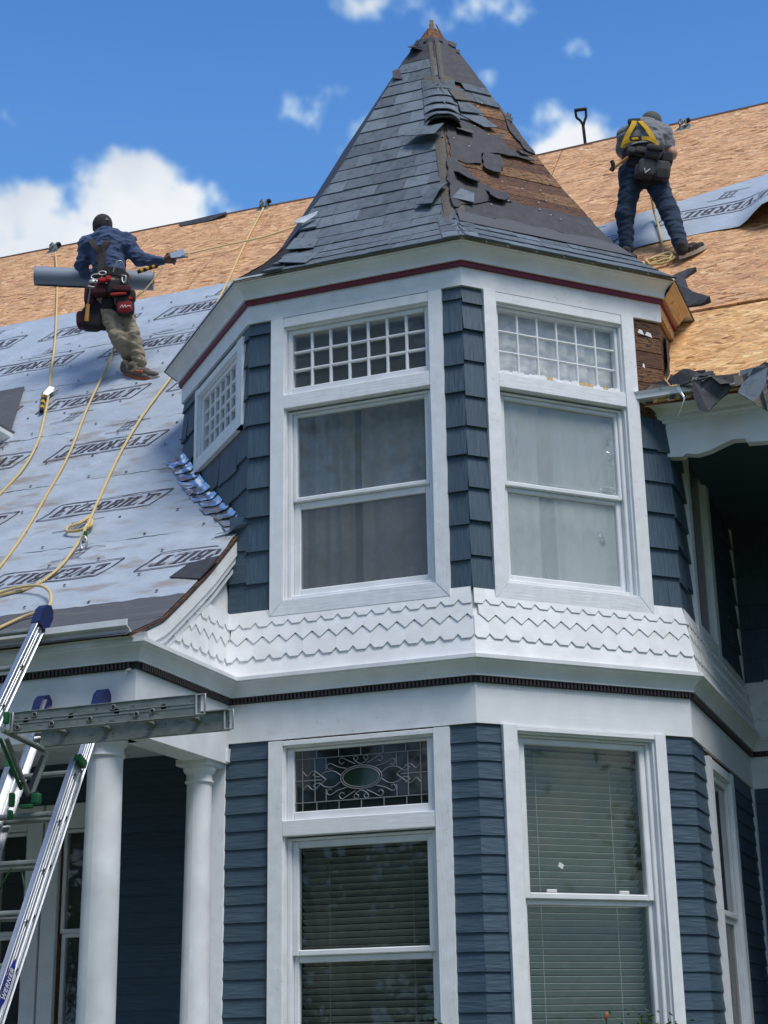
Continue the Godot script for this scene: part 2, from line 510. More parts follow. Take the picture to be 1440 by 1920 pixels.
	mats.dark_red = cloth(col(74, 24, 30), 166)
	mats.grey_pouch = cloth(col(72, 72, 76), 167)
	mats.blue_shirt = cloth(col(70, 88, 124), 168)
	mats.grey_shirt = cloth(col(134, 137, 142), 169)
	mats.khaki = cloth(col(166, 153, 130), 170)
	mats.denim = cloth(col(38, 58, 82), 171)
	mats.cap = cloth(col(58, 56, 56), 172)
	mats.cap2 = cloth(col(92, 92, 88), 173)
	mats.skin = mat(col(112, 74, 56), 0.55)
	mats.skin_light = mat(col(176, 128, 106), 0.55)
	mats.shoe_tan = cloth(col(108, 98, 88), 174)
	mats.shoe_orange = mat(col(168, 82, 44), 0.6)
	mats.shoe_dark = cloth(col(58, 50, 50), 175)
	mats.sole = mat(col(196, 188, 178), 0.6)
	mats.tool_wood = mat(Color.WHITE, 0.55, ramp(grain(256, 181, 3.0, 30.0, 4), [col(176, 122, 48), col(216, 164, 84)]), Vector2(0.4, 0.2))
	mats.white_plastic = mat(col(220, 220, 216), 0.4)
	mats.label_blue = mat(col(30, 44, 140), 0.4)
	mats.copper = mat(col(150, 84, 50), 0.6)
	mats.lawn = tripl(mat(Color.WHITE, 0.95, ramp(grain(512, 191, 30.0, 30.0, 5), [col(62, 76, 44), col(100, 110, 72)]), Vector2.ONE), 0.15)
	mats.concrete = tripl(mat(Color.WHITE, 0.9, ramp(grain(512, 195, 20.0, 20.0, 5), [col(150, 148, 142), col(182, 180, 174)]), Vector2.ONE), 0.4)
	mats.bark = tripl(mat(Color.WHITE, 0.9, ramp(grain(256, 193, 24.0, 6.0, 4), [col(62, 52, 42), col(104, 90, 74)]), Vector2.ONE), 0.8)
	mats.leaf = mat(col(72, 104, 46), 0.6, ramp(grain(256, 194, 12.0, 12.0, 4), [col(190, 200, 170), col(255, 255, 255)]), Vector2.ONE)
	mats.leaf.backlight_enabled = true
	mats.leaf.backlight = Color(0.25, 0.32, 0.1)
	mats.bud = mat(col(156, 92, 60), 0.7)

func metal(c: Color, rough: float, m: float) -> StandardMaterial3D:
	var o := mat(c, rough)
	o.metallic = m
	return o

func cloth(c: Color, seed_: int) -> StandardMaterial3D:
	if not mats.has("weave"): mats.weave = ramp(grain(256, 150, 7.0, 7.0, 5), [col(196, 196, 196), col(255, 255, 255)])
	var o := mat(c, 0.92, mats.weave)
	o.rim_enabled = true
	o.rim = 0.25
	return tripl(o, 1.7 + (seed_ % 5) * 0.2)

func pane_material(c: Color, a: float, rough: float) -> StandardMaterial3D:
	var o := mat(Color(c.r, c.g, c.b, a), rough)
	o.transparency = BaseMaterial3D.TRANSPARENCY_ALPHA
	o.metallic_specular = 0.6
	return o

func twist_texture() -> ImageTexture:     # relief of the laid strands
	var im := Image.create(64, 64, false, Image.FORMAT_L8)
	for y in 64:
		for x in 64:
			var s := absf(fposmod(x / 64.0 * 4.0 + y / 64.0 * 2.0, 1.0) - 0.5) * 2.0
			im.set_pixel(x, y, Color.WHITE * pow(s, 0.6))
	return ImageTexture.create_from_image(im)

func rope_texture() -> ImageTexture:
	var im := Image.create(64, 64, false, Image.FORMAT_RGB8)
	for y in 64:
		for x in 64:
			var s := absf(fposmod(x / 64.0 * 4.0 + y / 64.0 * 2.0, 1.0) - 0.5) * 2.0
			im.set_pixel(x, y, col(206, 180, 124).lerp(col(214, 189, 134), pow(s, 0.6)))
	return ImageTexture.create_from_image(im)

# pressed wood strands, mostly lying along the panel
func osb_material(seed_: int, c: Array) -> StandardMaterial3D:
	var r := RandomNumberGenerator.new()
	r.seed = seed_
	var z := 768
	var d := PackedByteArray(); d.resize(z * z * 3)
	var hgt := PackedByteArray(); hgt.resize(z * z)
	for k in z * z:
		d[k * 3] = c[0] - 30; d[k * 3 + 1] = c[1] - 32; d[k * 3 + 2] = c[2] - 30; hgt[k] = 90
	for s in 4200:
		var len := r.randf_range(24.0, 88.0); var wid := r.randf_range(4.0, 15.0)
		var a := r.randfn(0.0, 0.42)
		var ca := cos(a); var sa := sin(a)
		var cx := r.randf() * z; var cy := r.randf() * z
		var tone := r.randfn(0.0, 19.0)
		var warm := r.randf_range(-6.0, 8.0)
		if r.randf() < 0.05: tone = -84.0 + r.randf() * 30.0
		if r.randf() < 0.07: tone = 26.0
		var R := int(clampf(c[0] + tone + warm, 20, 240)); var G := int(clampf(c[1] + tone, 16, 225)); var B := int(clampf(c[2] + tone * 0.9 - warm, 12, 200))
		var hh := int(r.randf_range(70, 190))
		var skew := r.randf_range(-0.5, 0.5)
		for yy in range(int(-wid / 2), int(wid / 2) + 1):
			var l2 := len / 2 - absf(yy) * r.randf_range(0.2, 0.9)
			var tw := int(r.randfn(0.0, 4.0))
			for xx in range(int(-l2), int(l2) + 1):
				var px := posmod(int(cx + xx * ca - yy * sa + yy * skew), z); var py := posmod(int(cy + xx * sa + yy * ca), z)
				var o := py * z + px
				d[o * 3] = clampi(R + tw, 0, 255); d[o * 3 + 1] = clampi(G + tw, 0, 255); d[o * 3 + 2] = clampi(B + tw, 0, 255); hgt[o] = hh
	var im := Image.create_from_data(z, z, false, Image.FORMAT_RGB8, d)
	var hm := Image.create_from_data(z, z, false, Image.FORMAT_L8, hgt)
	return mat(Color.WHITE, 0.75, ImageTexture.create_from_image(im), Vector2(1.6, 1.6), ImageTexture.create_from_image(hm), 0.3)

# ------------------------------------------------------------------ start
func _ready() -> void:
	rng.seed = 5
	var cam := Camera3D.new()
	cam.name = "camera"
	cam.transform = Transform3D(Basis(Vector3(0.93274, -0.01670, -0.36016), Vector3(0.12761, 0.94956, 0.28646), Vector3(0.33721, -0.31315, 0.88782)).orthonormalized(), Vector3(3.7406, 1.6, 11.2239))
	cam.fov = 35.709
	cam.keep_aspect = Camera3D.KEEP_HEIGHT
	cam.near = 0.05
	cam.far = 3000.0
	add_child(cam)
	cam.current = true
	var env := Environment.new()
	env.background_mode = Environment.BG_SKY
	env.sky = make_sky()
	env.background_energy_multiplier = 0.5
	env.tonemap_mode = Environment.TONE_MAPPER_LINEAR
	env.tonemap_exposure = 2.0
	env.sdfgi_enabled = true
	env.ssao_enabled = true
	env.ssil_enabled = true
	var we := WorldEnvironment.new()
	we.name = "world_environment"
	we.environment = env
	add_child(we)
	# the sun behind thin cloud: high, to the right and a little in front of the facade
	var sun := DirectionalLight3D.new()
	sun.name = "sun"
	sun.light_energy = 0.5
	sun.light_color = Color(1.0, 0.98, 0.95)
	sun.light_angular_distance = 24.0
	sun.shadow_enabled = true
	add_child(sun)
	sun.look_at_from_position(Vector3(0.42, 0.86, 0.30) * 40.0, Vector3.ZERO)
	make_materials()
	print("materials ", Time.get_ticks_msec())
	build_ground()
	build_walls()
	print("walls ", Time.get_ticks_msec())
	build_windows()
	print("windows ", Time.get_ticks_msec())
	build_porch()
	build_turret_roof()
	build_main_roof()
	print("roof ", Time.get_ticks_msec())
	build_people()
	print("people ", Time.get_ticks_msec())
	build_gear()
	print("gear ", Time.get_ticks_msec())
	build_trees()
	print("trees ", Time.get_ticks_msec())

# ------------------------------------------------------------------ walls
const LLF := Vector2(-1.9, 0.787)
const LLL := Vector2(-0.787, 1.9)
const LR := Vector2(0.787, 1.9)
const RRR := Vector2(1.9, 0.787)
const INN := Vector2(1.9, -1.82)
const PX := -0.93                     # plane of the porch's right side
const PZ := 3.13                      # plane of the porch front
var openings := {}                    # casing rectangles of each face

func build_ground() -> void:
	var m := MB.new()
	m.quad(Vector3(-400, 0, 400), Vector3(400, 0, 400), Vector3(400, 0, -400), Vector3(-400, 0, -400))
	var o := put(m, "ground", mats.lawn)
	o.set_meta("kind", "structure")
	var w := MB.new()
	hexa(w, [Vector3(-60, -0.05, 18.4), Vector3(60, -0.05, 18.4), Vector3(60, -0.05, 16.9), Vector3(-60, -0.05, 16.9), Vector3(-60, 0.03, 18.4), Vector3(60, 0.03, 18.4), Vector3(60, 0.03, 16.9), Vector3(-60, 0.03, 16.9)])
	put(w, "pavement", mats.concrete).set_meta("kind", "structure")

func spans(u0: float, u1: float, vm: float, rects: Array) -> Array:
	var out := [[u0, u1]]
	for r in rects:
		if vm < r[2] or vm > r[3]: continue
		var nxt := []
		for s in out:
			if r[1] <= s[0] or r[0] >= s[1]:
				nxt.append(s)
				continue
			if r[0] > s[0] + 0.01: nxt.append([s[0], r[0]])
			if r[1] < s[1] - 0.01: nxt.append([r[1], s[1]])
		out = nxt
	return out

func sheath(m: MB, f: Fr, u0: float, u1: float, v0: float, v1: float, holes: Array, n0 := -0.12, n1 := 0.0) -> void:
	var us := [u0, u1]; var vs := [v0, v1]
	for h in holes:
		for x in [h[0], h[1]]:
			if x > u0 and x < u1: us.append(x)
		for y in [h[2], h[3]]:
			if y > v0 and y < v1: vs.append(y)
	us.sort(); vs.sort()
	for a in us.size() - 1:
		for b in vs.size() - 1:
			if us[a + 1] - us[a] < 0.001 or vs[b + 1] - vs[b] < 0.001: continue
			var cu: float = (us[a] + us[a + 1]) / 2; var cv: float = (vs[b] + vs[b + 1]) / 2
			var inside := false
			for h in holes:
				if cu > h[0] and cu < h[1] and cv > h[2] and cv < h[3]: inside = true
			if not inside: board(m, f, us[a], us[a + 1], vs[b], vs[b + 1], n0, n1, 0.0)

func shingle_rows(w: Node3D, f: Fr, u0: float, u1: float, rects: Array, keep: Callable) -> void:
	for k in 10:
		var vb := 6.325 - 0.226 * k
		var vt := 6.42 if k == 0 else vb + 0.25
		for s in spans(u0 - 0.008, u1 + 0.008, minf(vb + 0.11, 6.38), rects):
			var u: float = s[0]
			while u < s[1] - 0.005:
				var wd := rng.randf_range(0.13, 0.29)
				if s[1] - u - wd < 0.07: wd = s[1] - u
				var mid := u + wd / 2
				if keep.call(mid, vb + 0.11):
					var drop: float = [0.0, 0.0, 0.0, -0.018, -0.03, 0.008][rng.randi() % 6]
					var th := rng.randf_range(0.024, 0.032)
					var m := MB.new()
					var a := u + 0.0015; var b := u + wd - 0.0015
					var y0 := vb + drop
					hexa(m, [f.p(a, y0, 0.003), f.p(b, y0, 0.003), f.p(b, vt, 0.001), f.p(a, vt, 0.001), f.p(a, y0, th), f.p(b, y0, th), f.p(b, vt, 0.006), f.p(a, vt, 0.006)])
					for j in m.t.size(): m.t[j] = Vector2(m.t[j].y, m.t[j].x)   # grain runs down the shingle
					put(m, "wall_shingle", mats["siding%d" % (rng.randi() % 4)], w)
				u += wd

func siding_rows(w: Node3D, f: Fr, u0: float, u1: float, rects: Array, top := 3.43, low := 1.25) -> void:
	var k := 0
	while true:
		var vb := top - 0.1137 * (k + 1)
		if vb < low: break
		var vt := vb + 0.1137 + (0.02 if k > 0 else 0.0)
		for s in spans(u0 - 0.006, u1 + 0.006, vb + 0.055, rects):
			var m := MB.new()
			var th := 0.018 + rng.randf_range(-0.0015, 0.0015)
			var y0 := vb + rng.randf_range(-0.0015, 0.0015)
			hexa(m, [f.p(s[0], y0, 0.003), f.p(s[1], y0, 0.003), f.p(s[1], vt, 0.001), f.p(s[0], vt, 0.001), f.p(s[0], y0, th), f.p(s[1], y0, th), f.p(s[1], vt, 0.005), f.p(s[0], vt, 0.005)])
			put(m, "siding_board", mats["siding%d" % (rng.randi() % 4)], w)
		k += 1

# the flared skirt: rows of cut shingles between the storeys
func skirt(w: Node3D, f: Fr, bl: float, br: float, tl: float, tr: float, flare := 0.10, rows := true, outline := PackedVector2Array()) -> void:
	var g := Fr.new(f.p(0, 3.848, flare), f.u, Vector3.UP * 0.452 - f.n * flare)
	var L := Vector2(0.452, flare).length()
	var quad := PackedVector2Array([Vector2(bl, 0), Vector2(br, 0), Vector2(tr, L), Vector2(tl, L)])
	if outline.size() > 0: quad = outline
	var m := MB.new()
	plate(m, g, quad, -0.03, 0.0)
	put(m, "skirt_board", mats.white, w)
	if not rows: return
	var sc := L / 0.452
	var wd := 0.1185
	for r in 3:
		var vb: float = ([4.186, 4.07, 3.958][r] - 3.848) * sc
		var vt: float = ([4.30, 4.225, 4.11][r] - 3.848) * sc
		var n0: float = [0.018, 0.010, 0.002][r]
		var u := floorf(bl / wd) * wd + (wd / 2 if r == 1 else 0.0)
		while u < br + wd:
			var a := u; var b := u + wd; var c := u + wd / 2
			var pts: PackedVector2Array
			var jit := rng.randf_range(-0.001, 0.001)
			if r == 1: pts = PackedVector2Array([Vector2(a, vb + 0.052 + jit), Vector2(c, vb + jit), Vector2(b, vb + 0.052 + jit), Vector2(b, vt), Vector2(a, vt)])
			else: pts = PackedVector2Array([Vector2(a, vb + 0.033 + jit), Vector2(a + wd * 0.25, vb + jit), Vector2(b - wd * 0.25, vb + jit), Vector2(b, vb + 0.033 + jit), Vector2(b, vt), Vector2(a, vt)])
			for q in Geometry2D.intersect_polygons(pts, quad):
				var area := 0.0
				for j in q.size(): area += q[j].cross(q[(j + 1) % q.size()])
				if absf(area) < 0.0015: continue
				var s := MB.new()
				plate(s, g, q, n0, n0 + 0.009)
				put(s, "scallop_shingle", mats.white, w)
			u += wd

func path_runs(parent: Node3D, called: String, pts: Array, from: int, to: int, prof: Array, material: Material) -> void:
	for k in range(from, to):
		var m := MB.new()
		moulding(m, pts[k], pts[k + 1], pts[maxi(k - 1, 0)], pts[mini(k + 2, pts.size() - 1)], prof)
		put(m, called, material, parent)

func build_walls() -> void:
	house = thing("house", "slate blue Victorian house with white trim and a shingled corner turret under a stripped roof", "house")
	var fL := face(0); var fR := face(45); var fRR := face(90); var fLL := face(-45)
	var fW := Fr.new(Vector3(INN.x, 0, INN.y), Vector3.RIGHT, Vector3.UP)
	# casing outlines: [left, right, bottom, top]
	openings = {
		"L": [[-0.612, 0.655, 4.255, 6.41], [-0.613, 0.617, 1.0, 3.42]],
		"R": [[-0.638, 0.553, 4.24, 6.41], [-0.622, 0.57, 1.0, 3.43]],
		"RR": [[-0.32, 0.63, 4.235, 5.95], [-0.335, 0.67, 1.0, 3.38]],
		"LL": [[-0.40, 0.715, 5.685, 6.36]], "W": []}
	# the holes behind the casings
	var holes := {
		"L": [[-0.515, 0.562, 4.354, 6.34], [-0.515, 0.517, 1.1, 3.395]],
		"R": [[-0.545, 0.455, 4.35, 6.34], [-0.525, 0.49, 1.1, 3.40]],
		"RR": [[-0.2, 0.5, 4.3, 5.85], [-0.22, 0.55, 1.1, 3.3]],
		"LL": [[-0.34, 0.60, 5.78, 6.30]], "W": []}
	var lo := {"L": -0.93, "R": -0.787, "RR": -0.787, "LL": -0.787, "W": 0.0}
	var hi := {"L": 0.787, "R": 0.787, "RR": 1.82, "LL": 0.787, "W": 6.1}
	var fr := {"L": fL, "R": fR, "RR": fRR, "LL": fLL, "W": fW}
	for k in ["L", "R", "RR", "LL", "W"]:
		var f: Fr = fr[k]
		var up := part("upper_wall", house)
		var m := MB.new()
		sheath(m, f, maxf(lo[k], -0.787), hi[k], 3.6, 6.72, holes[k])
		put(m, "sheathing", mats.oldwood1, up)
		var keep := func(_u: float, _v: float) -> bool: return true
		if k == "R": keep = func(u: float, v: float) -> bool: return not (u > 0.5 and v > 5.72)
		if k == "RR": keep = func(u: float, v: float) -> bool: return not (u < 0.5 and v > 5.8)
		if k == "L":
			shingle_rows(up, f, -0.787, hi[k], openings[k], keep)
			var ex := MB.new()     # the wall runs on to the left under the porch roof's rake
			board(ex, f, -0.93, -0.787, 3.6, 4.95, -0.12, 0.0, 0.0)
			put(ex, "sheathing", mats.oldwood1, up)
			for r in range(7, 10):
				var e := MB.new()
				var vb := 6.325 - 0.226 * r
				hexa(e, [f.p(-0.93, vb, 0.003), f.p(-0.787, vb, 0.003), f.p(-0.787, vb + 0.25, 0.001), f.p(-0.93, vb + 0.25, 0.001), f.p(-0.93, vb, 0.022), f.p(-0.787, vb, 0.022), f.p(-0.787, vb + 0.25, 0.006), f.p(-0.93, vb + 0.25, 0.006)])
				put(e, "wall_shingle", mats["siding%d" % (r % 4)], up)
		else:
			shingle_rows(up, f, lo[k], minf(hi[k], 2.0), openings[k], keep)
		if k != "LL":
			var low := part("lower_wall", house)
			m = MB.new()
			sheath(m, f, lo[k], hi[k], 0.0, 3.72, holes[k])
			put(m, "sheathing", mats.oldwood1, low)
			siding_rows(low, f, lo[k], minf(hi[k], 2.0), openings[k])
			m = MB.new()
			board(m, f, lo[k], hi[k], 0.02, 1.22, 0.0, 0.03)
			put(m, "water_table", mats.frieze, low)
	# bare boards where the shingles are off, right of the right-hand window
	var bare := part("bare_wall", house)
	for r in 6:
		var m := MB.new()
		var v0 := 5.70 + r * 0.118
		board(m, fR, 0.553 + rng.randf() * 0.01, 0.79, v0, v0 + 0.114, 0.0, 0.014, 0.003)
		put(m, "sheathing_board", mats["oldwood%d" % (r % 2)], bare)
		m = MB.new()
		board(m, fRR, -0.787, -0.1, v0, v0 + 0.114, 0.0, 0.012, 0.003)
		put(m, "sheathing_board", mats["oldwood%d" % ((r + 1) % 2)], bare)
	var scrap := MB.new()
	plate(scrap, fRR, PackedVector2Array([Vector2(-0.78, 5.9), Vector2(-0.6, 5.98), Vector2(-0.52, 6.2), Vector2(-0.62, 6.38), Vector2(-0.7, 6.36), Vector2(-0.76, 6.1)]), 0.014, 0.02, PackedFloat32Array([0, 0.02, 0.01, 0, 0.02, 0.03]))
	put(scrap, "felt_scrap", mats.felt, bare)
	for q in [[0.60, 6.31, 0.05], [0.66, 6.30, 0.06], [0.62, 6.05, 0.02], [0.7, 5.86, 0.03], [0.6, 5.8, 0.02]]:
		var m := MB.new()
		plate(m, fR, PackedVector2Array([Vector2(q[0], q[1]), Vector2(q[0] + q[2], q[1] - 0.012), Vector2(q[0] + q[2] * 0.8, q[1] + 0.02), Vector2(q[0] + q[2] * 0.3, q[1] + 0.028)]), 0.013, 0.018)
		put(m, "paint_flake", mats.white, bare)
	# skirts
	var sk := part("flared_skirt", house)
	skirt(sk, fL, -0.90, 0.828, -0.93, 0.787)
	skirt(sk, fR, -0.828, 0.828, -0.787, 0.787)
	skirt(sk, fRR, -0.828, 1.72, -0.787, 1.82)
	skirt(sk, fW, 0.10, 1.9, 0.0, 1.9)
	# lower cornice, all the way from the porch to the right-hand wall
	var lp := [Vector2(-9.0, PZ), Vector2(PX, PZ), Vector2(PX, 1.9), LR, RRR, INN, Vector2(8.0, INN.y)]
	var low_c := part("lower_cornice", house)
	path_runs(low_c, "frieze_board", lp, 2, 6, [Vector2(-0.01, 3.432), Vector2(0.022, 3.432), Vector2(0.022, 3.686), Vector2(-0.01, 3.686)], mats.frieze)
	path_runs(low_c, "frieze_board", lp, 0, 2, [Vector2(-0.18, 3.30), Vector2(0.022, 3.30), Vector2(0.022, 3.686), Vector2(-0.18, 3.686)], mats.smooth)
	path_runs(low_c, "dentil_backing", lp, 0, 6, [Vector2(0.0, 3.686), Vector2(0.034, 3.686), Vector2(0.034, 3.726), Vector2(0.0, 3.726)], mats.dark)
	path_runs(low_c, "crown_moulding", lp, 0, 6, [Vector2(0.0, 3.726), Vector2(0.058, 3.726), Vector2(0.058, 3.737), Vector2(0.063, 3.75), Vector2(0.074, 3.772), Vector2(0.094, 3.795), Vector2(0.116, 3.81), Vector2(0.116, 3.818), Vector2(0.132, 3.822), Vector2(0.132, 3.846), Vector2(0.0, 3.85)], mats.smooth)
	for k in range(0, 6):
		var a: Vector2 = lp[k]; var b: Vector2 = lp[k + 1]
		if k == 0: a = Vector2(-2.6, PZ)
		if k == 5: b = Vector2(3.2, INN.y)
		var d := (b - a).normalized()
		var f := Fr.new(Vector3(a.x, 0, a.y), Vector3(d.x, 0, d.y), Vector3.UP)
		var m := MB.new()
		var u := 0.01
		while u < a.distance_to(b) - 0.01:
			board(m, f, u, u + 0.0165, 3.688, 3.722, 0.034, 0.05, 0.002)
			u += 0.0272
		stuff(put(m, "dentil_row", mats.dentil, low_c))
	# upper cornice
	var upc := part("upper_cornice", house)
	var tp := [Vector2(-1.9, -0.787), LLF, LLL, LR, RRR, Vector2(1.9, 0.30)]
	path_runs(upc, "frieze_board", tp, 0, 4, [Vector2(-0.01, 6.418), Vector2(0.03, 6.418), Vector2(0.03, 6.556), Vector2(-0.01, 6.556)], mats.frieze)
	path_runs(upc, "maroon_band", tp, 0, 5, [Vector2(0.0, 6.556), Vector2(0.05, 6.556), Vector2(0.054, 6.575), Vector2(0.05, 6.592), Vector2(0.0, 6.592)], mats.maroon)
	var crown := [Vector2(0.0, 6.592), Vector2(0.068, 6.592), Vector2(0.068, 6.604), Vector2(0.072, 6.622), Vector2(0.086, 6.650), Vector2(0.110, 6.674), Vector2(0.134, 6.686), Vector2(0.134, 6.694), Vector2(0.152, 6.698), Vector2(0.152, 6.728), Vector2(0.0, 6.735)]
	path_runs(upc, "crown_moulding", tp, 0, 4, crown, mats.smooth)
	path_runs(upc, "crown_moulding", tp, 4, 5, [Vector2(0.0, 6.592), Vector2(0.07, 6.592), Vector2(0.07, 6.60), Vector2(0.15, 6.69), Vector2(0.15, 6.728), Vector2(0.0, 6.735)], mats.rawwood)
	path_runs(upc, "frieze_board", tp, 4, 5, [Vector2(-0.01, 6.47), Vector2(0.03, 6.47), Vector2(0.03, 6.556), Vector2(-0.01, 6.556)], mats.rawwood)
	# corner boards where the turret meets the right-hand wall
	var fin := Fr.new(Vector3(INN.x, 0, INN.y), Vector3(0, 0, -1), Vector3.UP)
	for q in [[1.25, 3.43], [4.3, 6.6]]:
		var m := MB.new()
		board(m, Fr.new(Vector3(1.9, 0, 0), Vector3(0, 0, -1), Vector3.UP), 1.745, 1.82, q[0], q[1], 0.0, 0.03, 0.003, 1)
		put(m, "corner_board", mats.trim, house)
	# the rest of the building's shell, out of the picture
	var shell := part("outer_shell", house)
	for q in [[Vector3(8.0, 0, -1.82), Vector3(0, 0, -1), 6.2, 0.0, 8.6], [Vector3(8.0, 0, -8.4), Vector3(-1, 0, 0), 17.0, 0.0, 5.2], [Vector3(-9.0, 0, -8.4), Vector3(0, 0, 1), 9.2, 0.0, 5.2]]:
		var f := Fr.new(q[0], q[1], Vector3.UP)
		var m := MB.new()
		board(m, f, 0.0, q[2], q[3], q[4], -0.15, 0.0)
		put(m, "wall", mats.siding1, shell)
	for gx in [-9.0, 8.0]:
		var f := Fr.new(Vector3(gx, 0, 0), Vector3(0, 0, 1), Vector3.UP)
		var m := MB.new()
		plate(m, f, PackedVector2Array([Vector2(-8.4, 5.0), Vector2(0.8, 5.0), Vector2(0.8, 5.7), Vector2(-3.3, 10.3), Vector2(-8.4, 5.2)]), -0.08, 0.08)
		put(m, "gable_wall", mats.siding2, shell)
	# floors inside, so that the rooms are closed
	for y in [0.55, 3.74]:
		var m := MB.new()
		var f := Fr.new(Vector3(0, y, 0), Vector3.RIGHT, Vector3(0, 0, -1))
		plate(m, f, PackedVector2Array([Vector2(-1.78, -0.72), Vector2(-0.73, -1.78), Vector2(0.73, -1.78), Vector2(1.78, -0.72), Vector2(1.78, 1.95), Vector2(7.8, 1.95), Vector2(7.8, 8.2), Vector2(-8.8, 8.2), Vector2(-8.8, -0.6), Vector2(-1.78, -0.6)]), -0.1, 0.0)
		put(m, "floor", mats.room, shell)
	for q in [[0.56, 3.6], [3.76, 6.6]]:
		var m := MB.new()
		board(m, Fr.new(Vector3(-1.9, 0, -2.1), Vector3.RIGHT, Vector3.UP), 0.0, 3.8, q[0], q[1], -0.1, 0.0)
		put(m, "inner_wall", mats.room, shell)

# ------------------------------------------------------------------ windows
func rectq(m: MB, f: Fr, u0: float, u1: float, v0: float, v1: float, n: float) -> void:
	var s := Vector2(rng.randf() * 3.0, rng.randf() * 3.0)
	m.quad(f.p(u0, v0, n), f.p(u1, v0, n), f.p(u1, v1, n), f.p(u0, v1, n), s + Vector2(u0, v0), s + Vector2(u1, v0), s + Vector2(u1, v1), s + Vector2(u0, v1))

func glass(w: Node3D, f: Fr, u0: float, u1: float, v0: float, v1: float, n: float, material: Material, called := "pane") -> void:
	var m := MB.new()
	rectq(m, f, u0, u1, v0, v1, n)
	put(m, called, material, w)

func sash(w: Node3D, f: Fr, u0: float, u1: float, v0: float, v1: float, n0: float, n1: float, st: float, top: float, bot: float, material: Material, called := "sash") -> void:
	var m := MB.new()
	board(m, f, u0, u0 + st, v0, v1, n0, n1, 0.006, 1)
	board(m, f, u1 - st, u1, v0, v1, n0, n1, 0.006, 1)
	board(m, f, u0 + st, u1 - st, v1 - top, v1, n0, n1 - 0.001, 0.006)
	board(m, f, u0 + st, u1 - st, v0, v0 + bot, n0, n1 - 0.001, 0.006)
	put(m, called, material, w)

func casing(w: Node3D, f: Fr, o: Array, i: Array, mitre := true, sill := true) -> void:
	# o, i: [left, right, bottom, top] outside and inside
	var m := MB.new()
	plate(m, f, PackedVector2Array([Vector2(o[0], o[2]), Vector2(i[0], i[2] if mitre else o[2]), Vector2(i[0], o[3]), Vector2(o[0], o[3])]), 0.0, 0.042)
	for j in m.t.size(): m.t[j] = Vector2(m.t[j].y, m.t[j].x)
	put(m, "casing", mats.trim, w)
	m = MB.new()
	plate(m, f, PackedVector2Array([Vector2(i[1], i[2] if mitre else o[2]), Vector2(o[1], o[2]), Vector2(o[1], o[3]), Vector2(i[1], o[3])]), 0.0, 0.0425)
	for j in m.t.size(): m.t[j] = Vector2(m.t[j].y, m.t[j].x)
	put(m, "casing", mats.trim, w)
	m = MB.new()
	board(m, f, i[0] + 0.001, i[1] - 0.001, i[3], o[3] - 0.003, 0.0, 0.039, 0.003)
	put(m, "head_casing", mats.trim, w)
	if sill:
		m = MB.new()
		plate(m, f, PackedVector2Array([Vector2(o[0] + 0.002, o[2]), Vector2(o[1] - 0.002, o[2]), Vector2(i[1], i[2] - 0.001), Vector2(i[0], i[2] - 0.001)]), 0.0, 0.0405)
		put(m, "sill", mats.trim, w)
	# jambs
	m = MB.new()
	board(m, f, i[0] - 0.02, i[0] + 0.012, i[2], i[3], -0.15, 0.02, 0.002, 1)
	board(m, f, i[1] - 0.012, i[1] + 0.02, i[2], i[3], -0.15, 0.02, 0.002, 1)
	board(m, f, i[0] + 0.012, i[1] - 0.012, i[3] - 0.012, i[3] + 0.02, -0.15, 0.02, 0.002)
	board(m, f, i[0] + 0.012, i[1] - 0.012, i[2] - 0.02, i[2] + 0.01, -0.15, 0.025, 0.002)
	put(m, "jamb", mats.smooth, w)

func bar(w: Node3D, f: Fr, u0: float, u1: float, v0: float, v1: float, n1 := 0.038, called := "transom_bar") -> void:
	var m := MB.new()
	board(m, f, u0, u1, v0, v1, -0.12, n1, 0.004)
	put(m, called, mats.trim, w)

func lights_grid(w: Node3D, f: Fr, u0: float, u1: float, v0: float, v1: float, cols: int, rows: int, n: float, gm: Material, mm: Material, mw := 0.02) -> void:
	var du := (u1 - u0) / cols; var dv := (v1 - v0) / rows
	for a in cols:
		for b in rows:
			# each small light sits a little differently in its putty
			var g := Fr.new(f.p(u0 + (a + 0.5) * du, v0 + (b + 0.5) * dv, n - 0.006), f.u + f.n * rng.randfn(0, 0.012), f.v + f.n * rng.randfn(0, 0.012))
			glass(w, g, -du / 2, du / 2, -dv / 2, dv / 2, 0.0, gm)
	var m := MB.new()
	for a in range(1, cols): board(m, f, u0 + a * du - mw / 2, u0 + a * du + mw / 2, v0, v1, n - 0.012, n + 0.012, 0.006, 1)
	for b in range(1, rows): board(m, f, u0, u1, v0 + b * dv - mw / 2, v0 + b * dv + mw / 2, n - 0.012, n + 0.0105, 0.006)
	put(m, "muntin_grid", mm, w)

func drape(f: Fr, u0: float, u1: float, v0: float, v1: float, n: float, amp: float, waves: float, material: Material, label: String, group: String) -> void:
	var m := MB.new()
	var cols := 56; var rows := 8
	var p := PackedVector3Array(); var uv := PackedVector2Array()
	var ph := rng.randf() * 6.0
	for r in rows:
		for c in cols:
			var x := float(c) / (cols - 1); var y := float(r) / (rows - 1)
			var w := sin(x * waves * TAU + ph + sin(x * 9.0 + y) * 0.8) * amp * (0.7 + 0.3 * sin(x * 17.0 + y * 2.0))
			p.append(f.p(lerpf(u0, u1, x), lerpf(v0, v1, y), n + w))
			uv.append(Vector2(x, y))
	m.grid(p, rows, cols, uv)
	single(m, "curtain", material, label, "curtain", group)

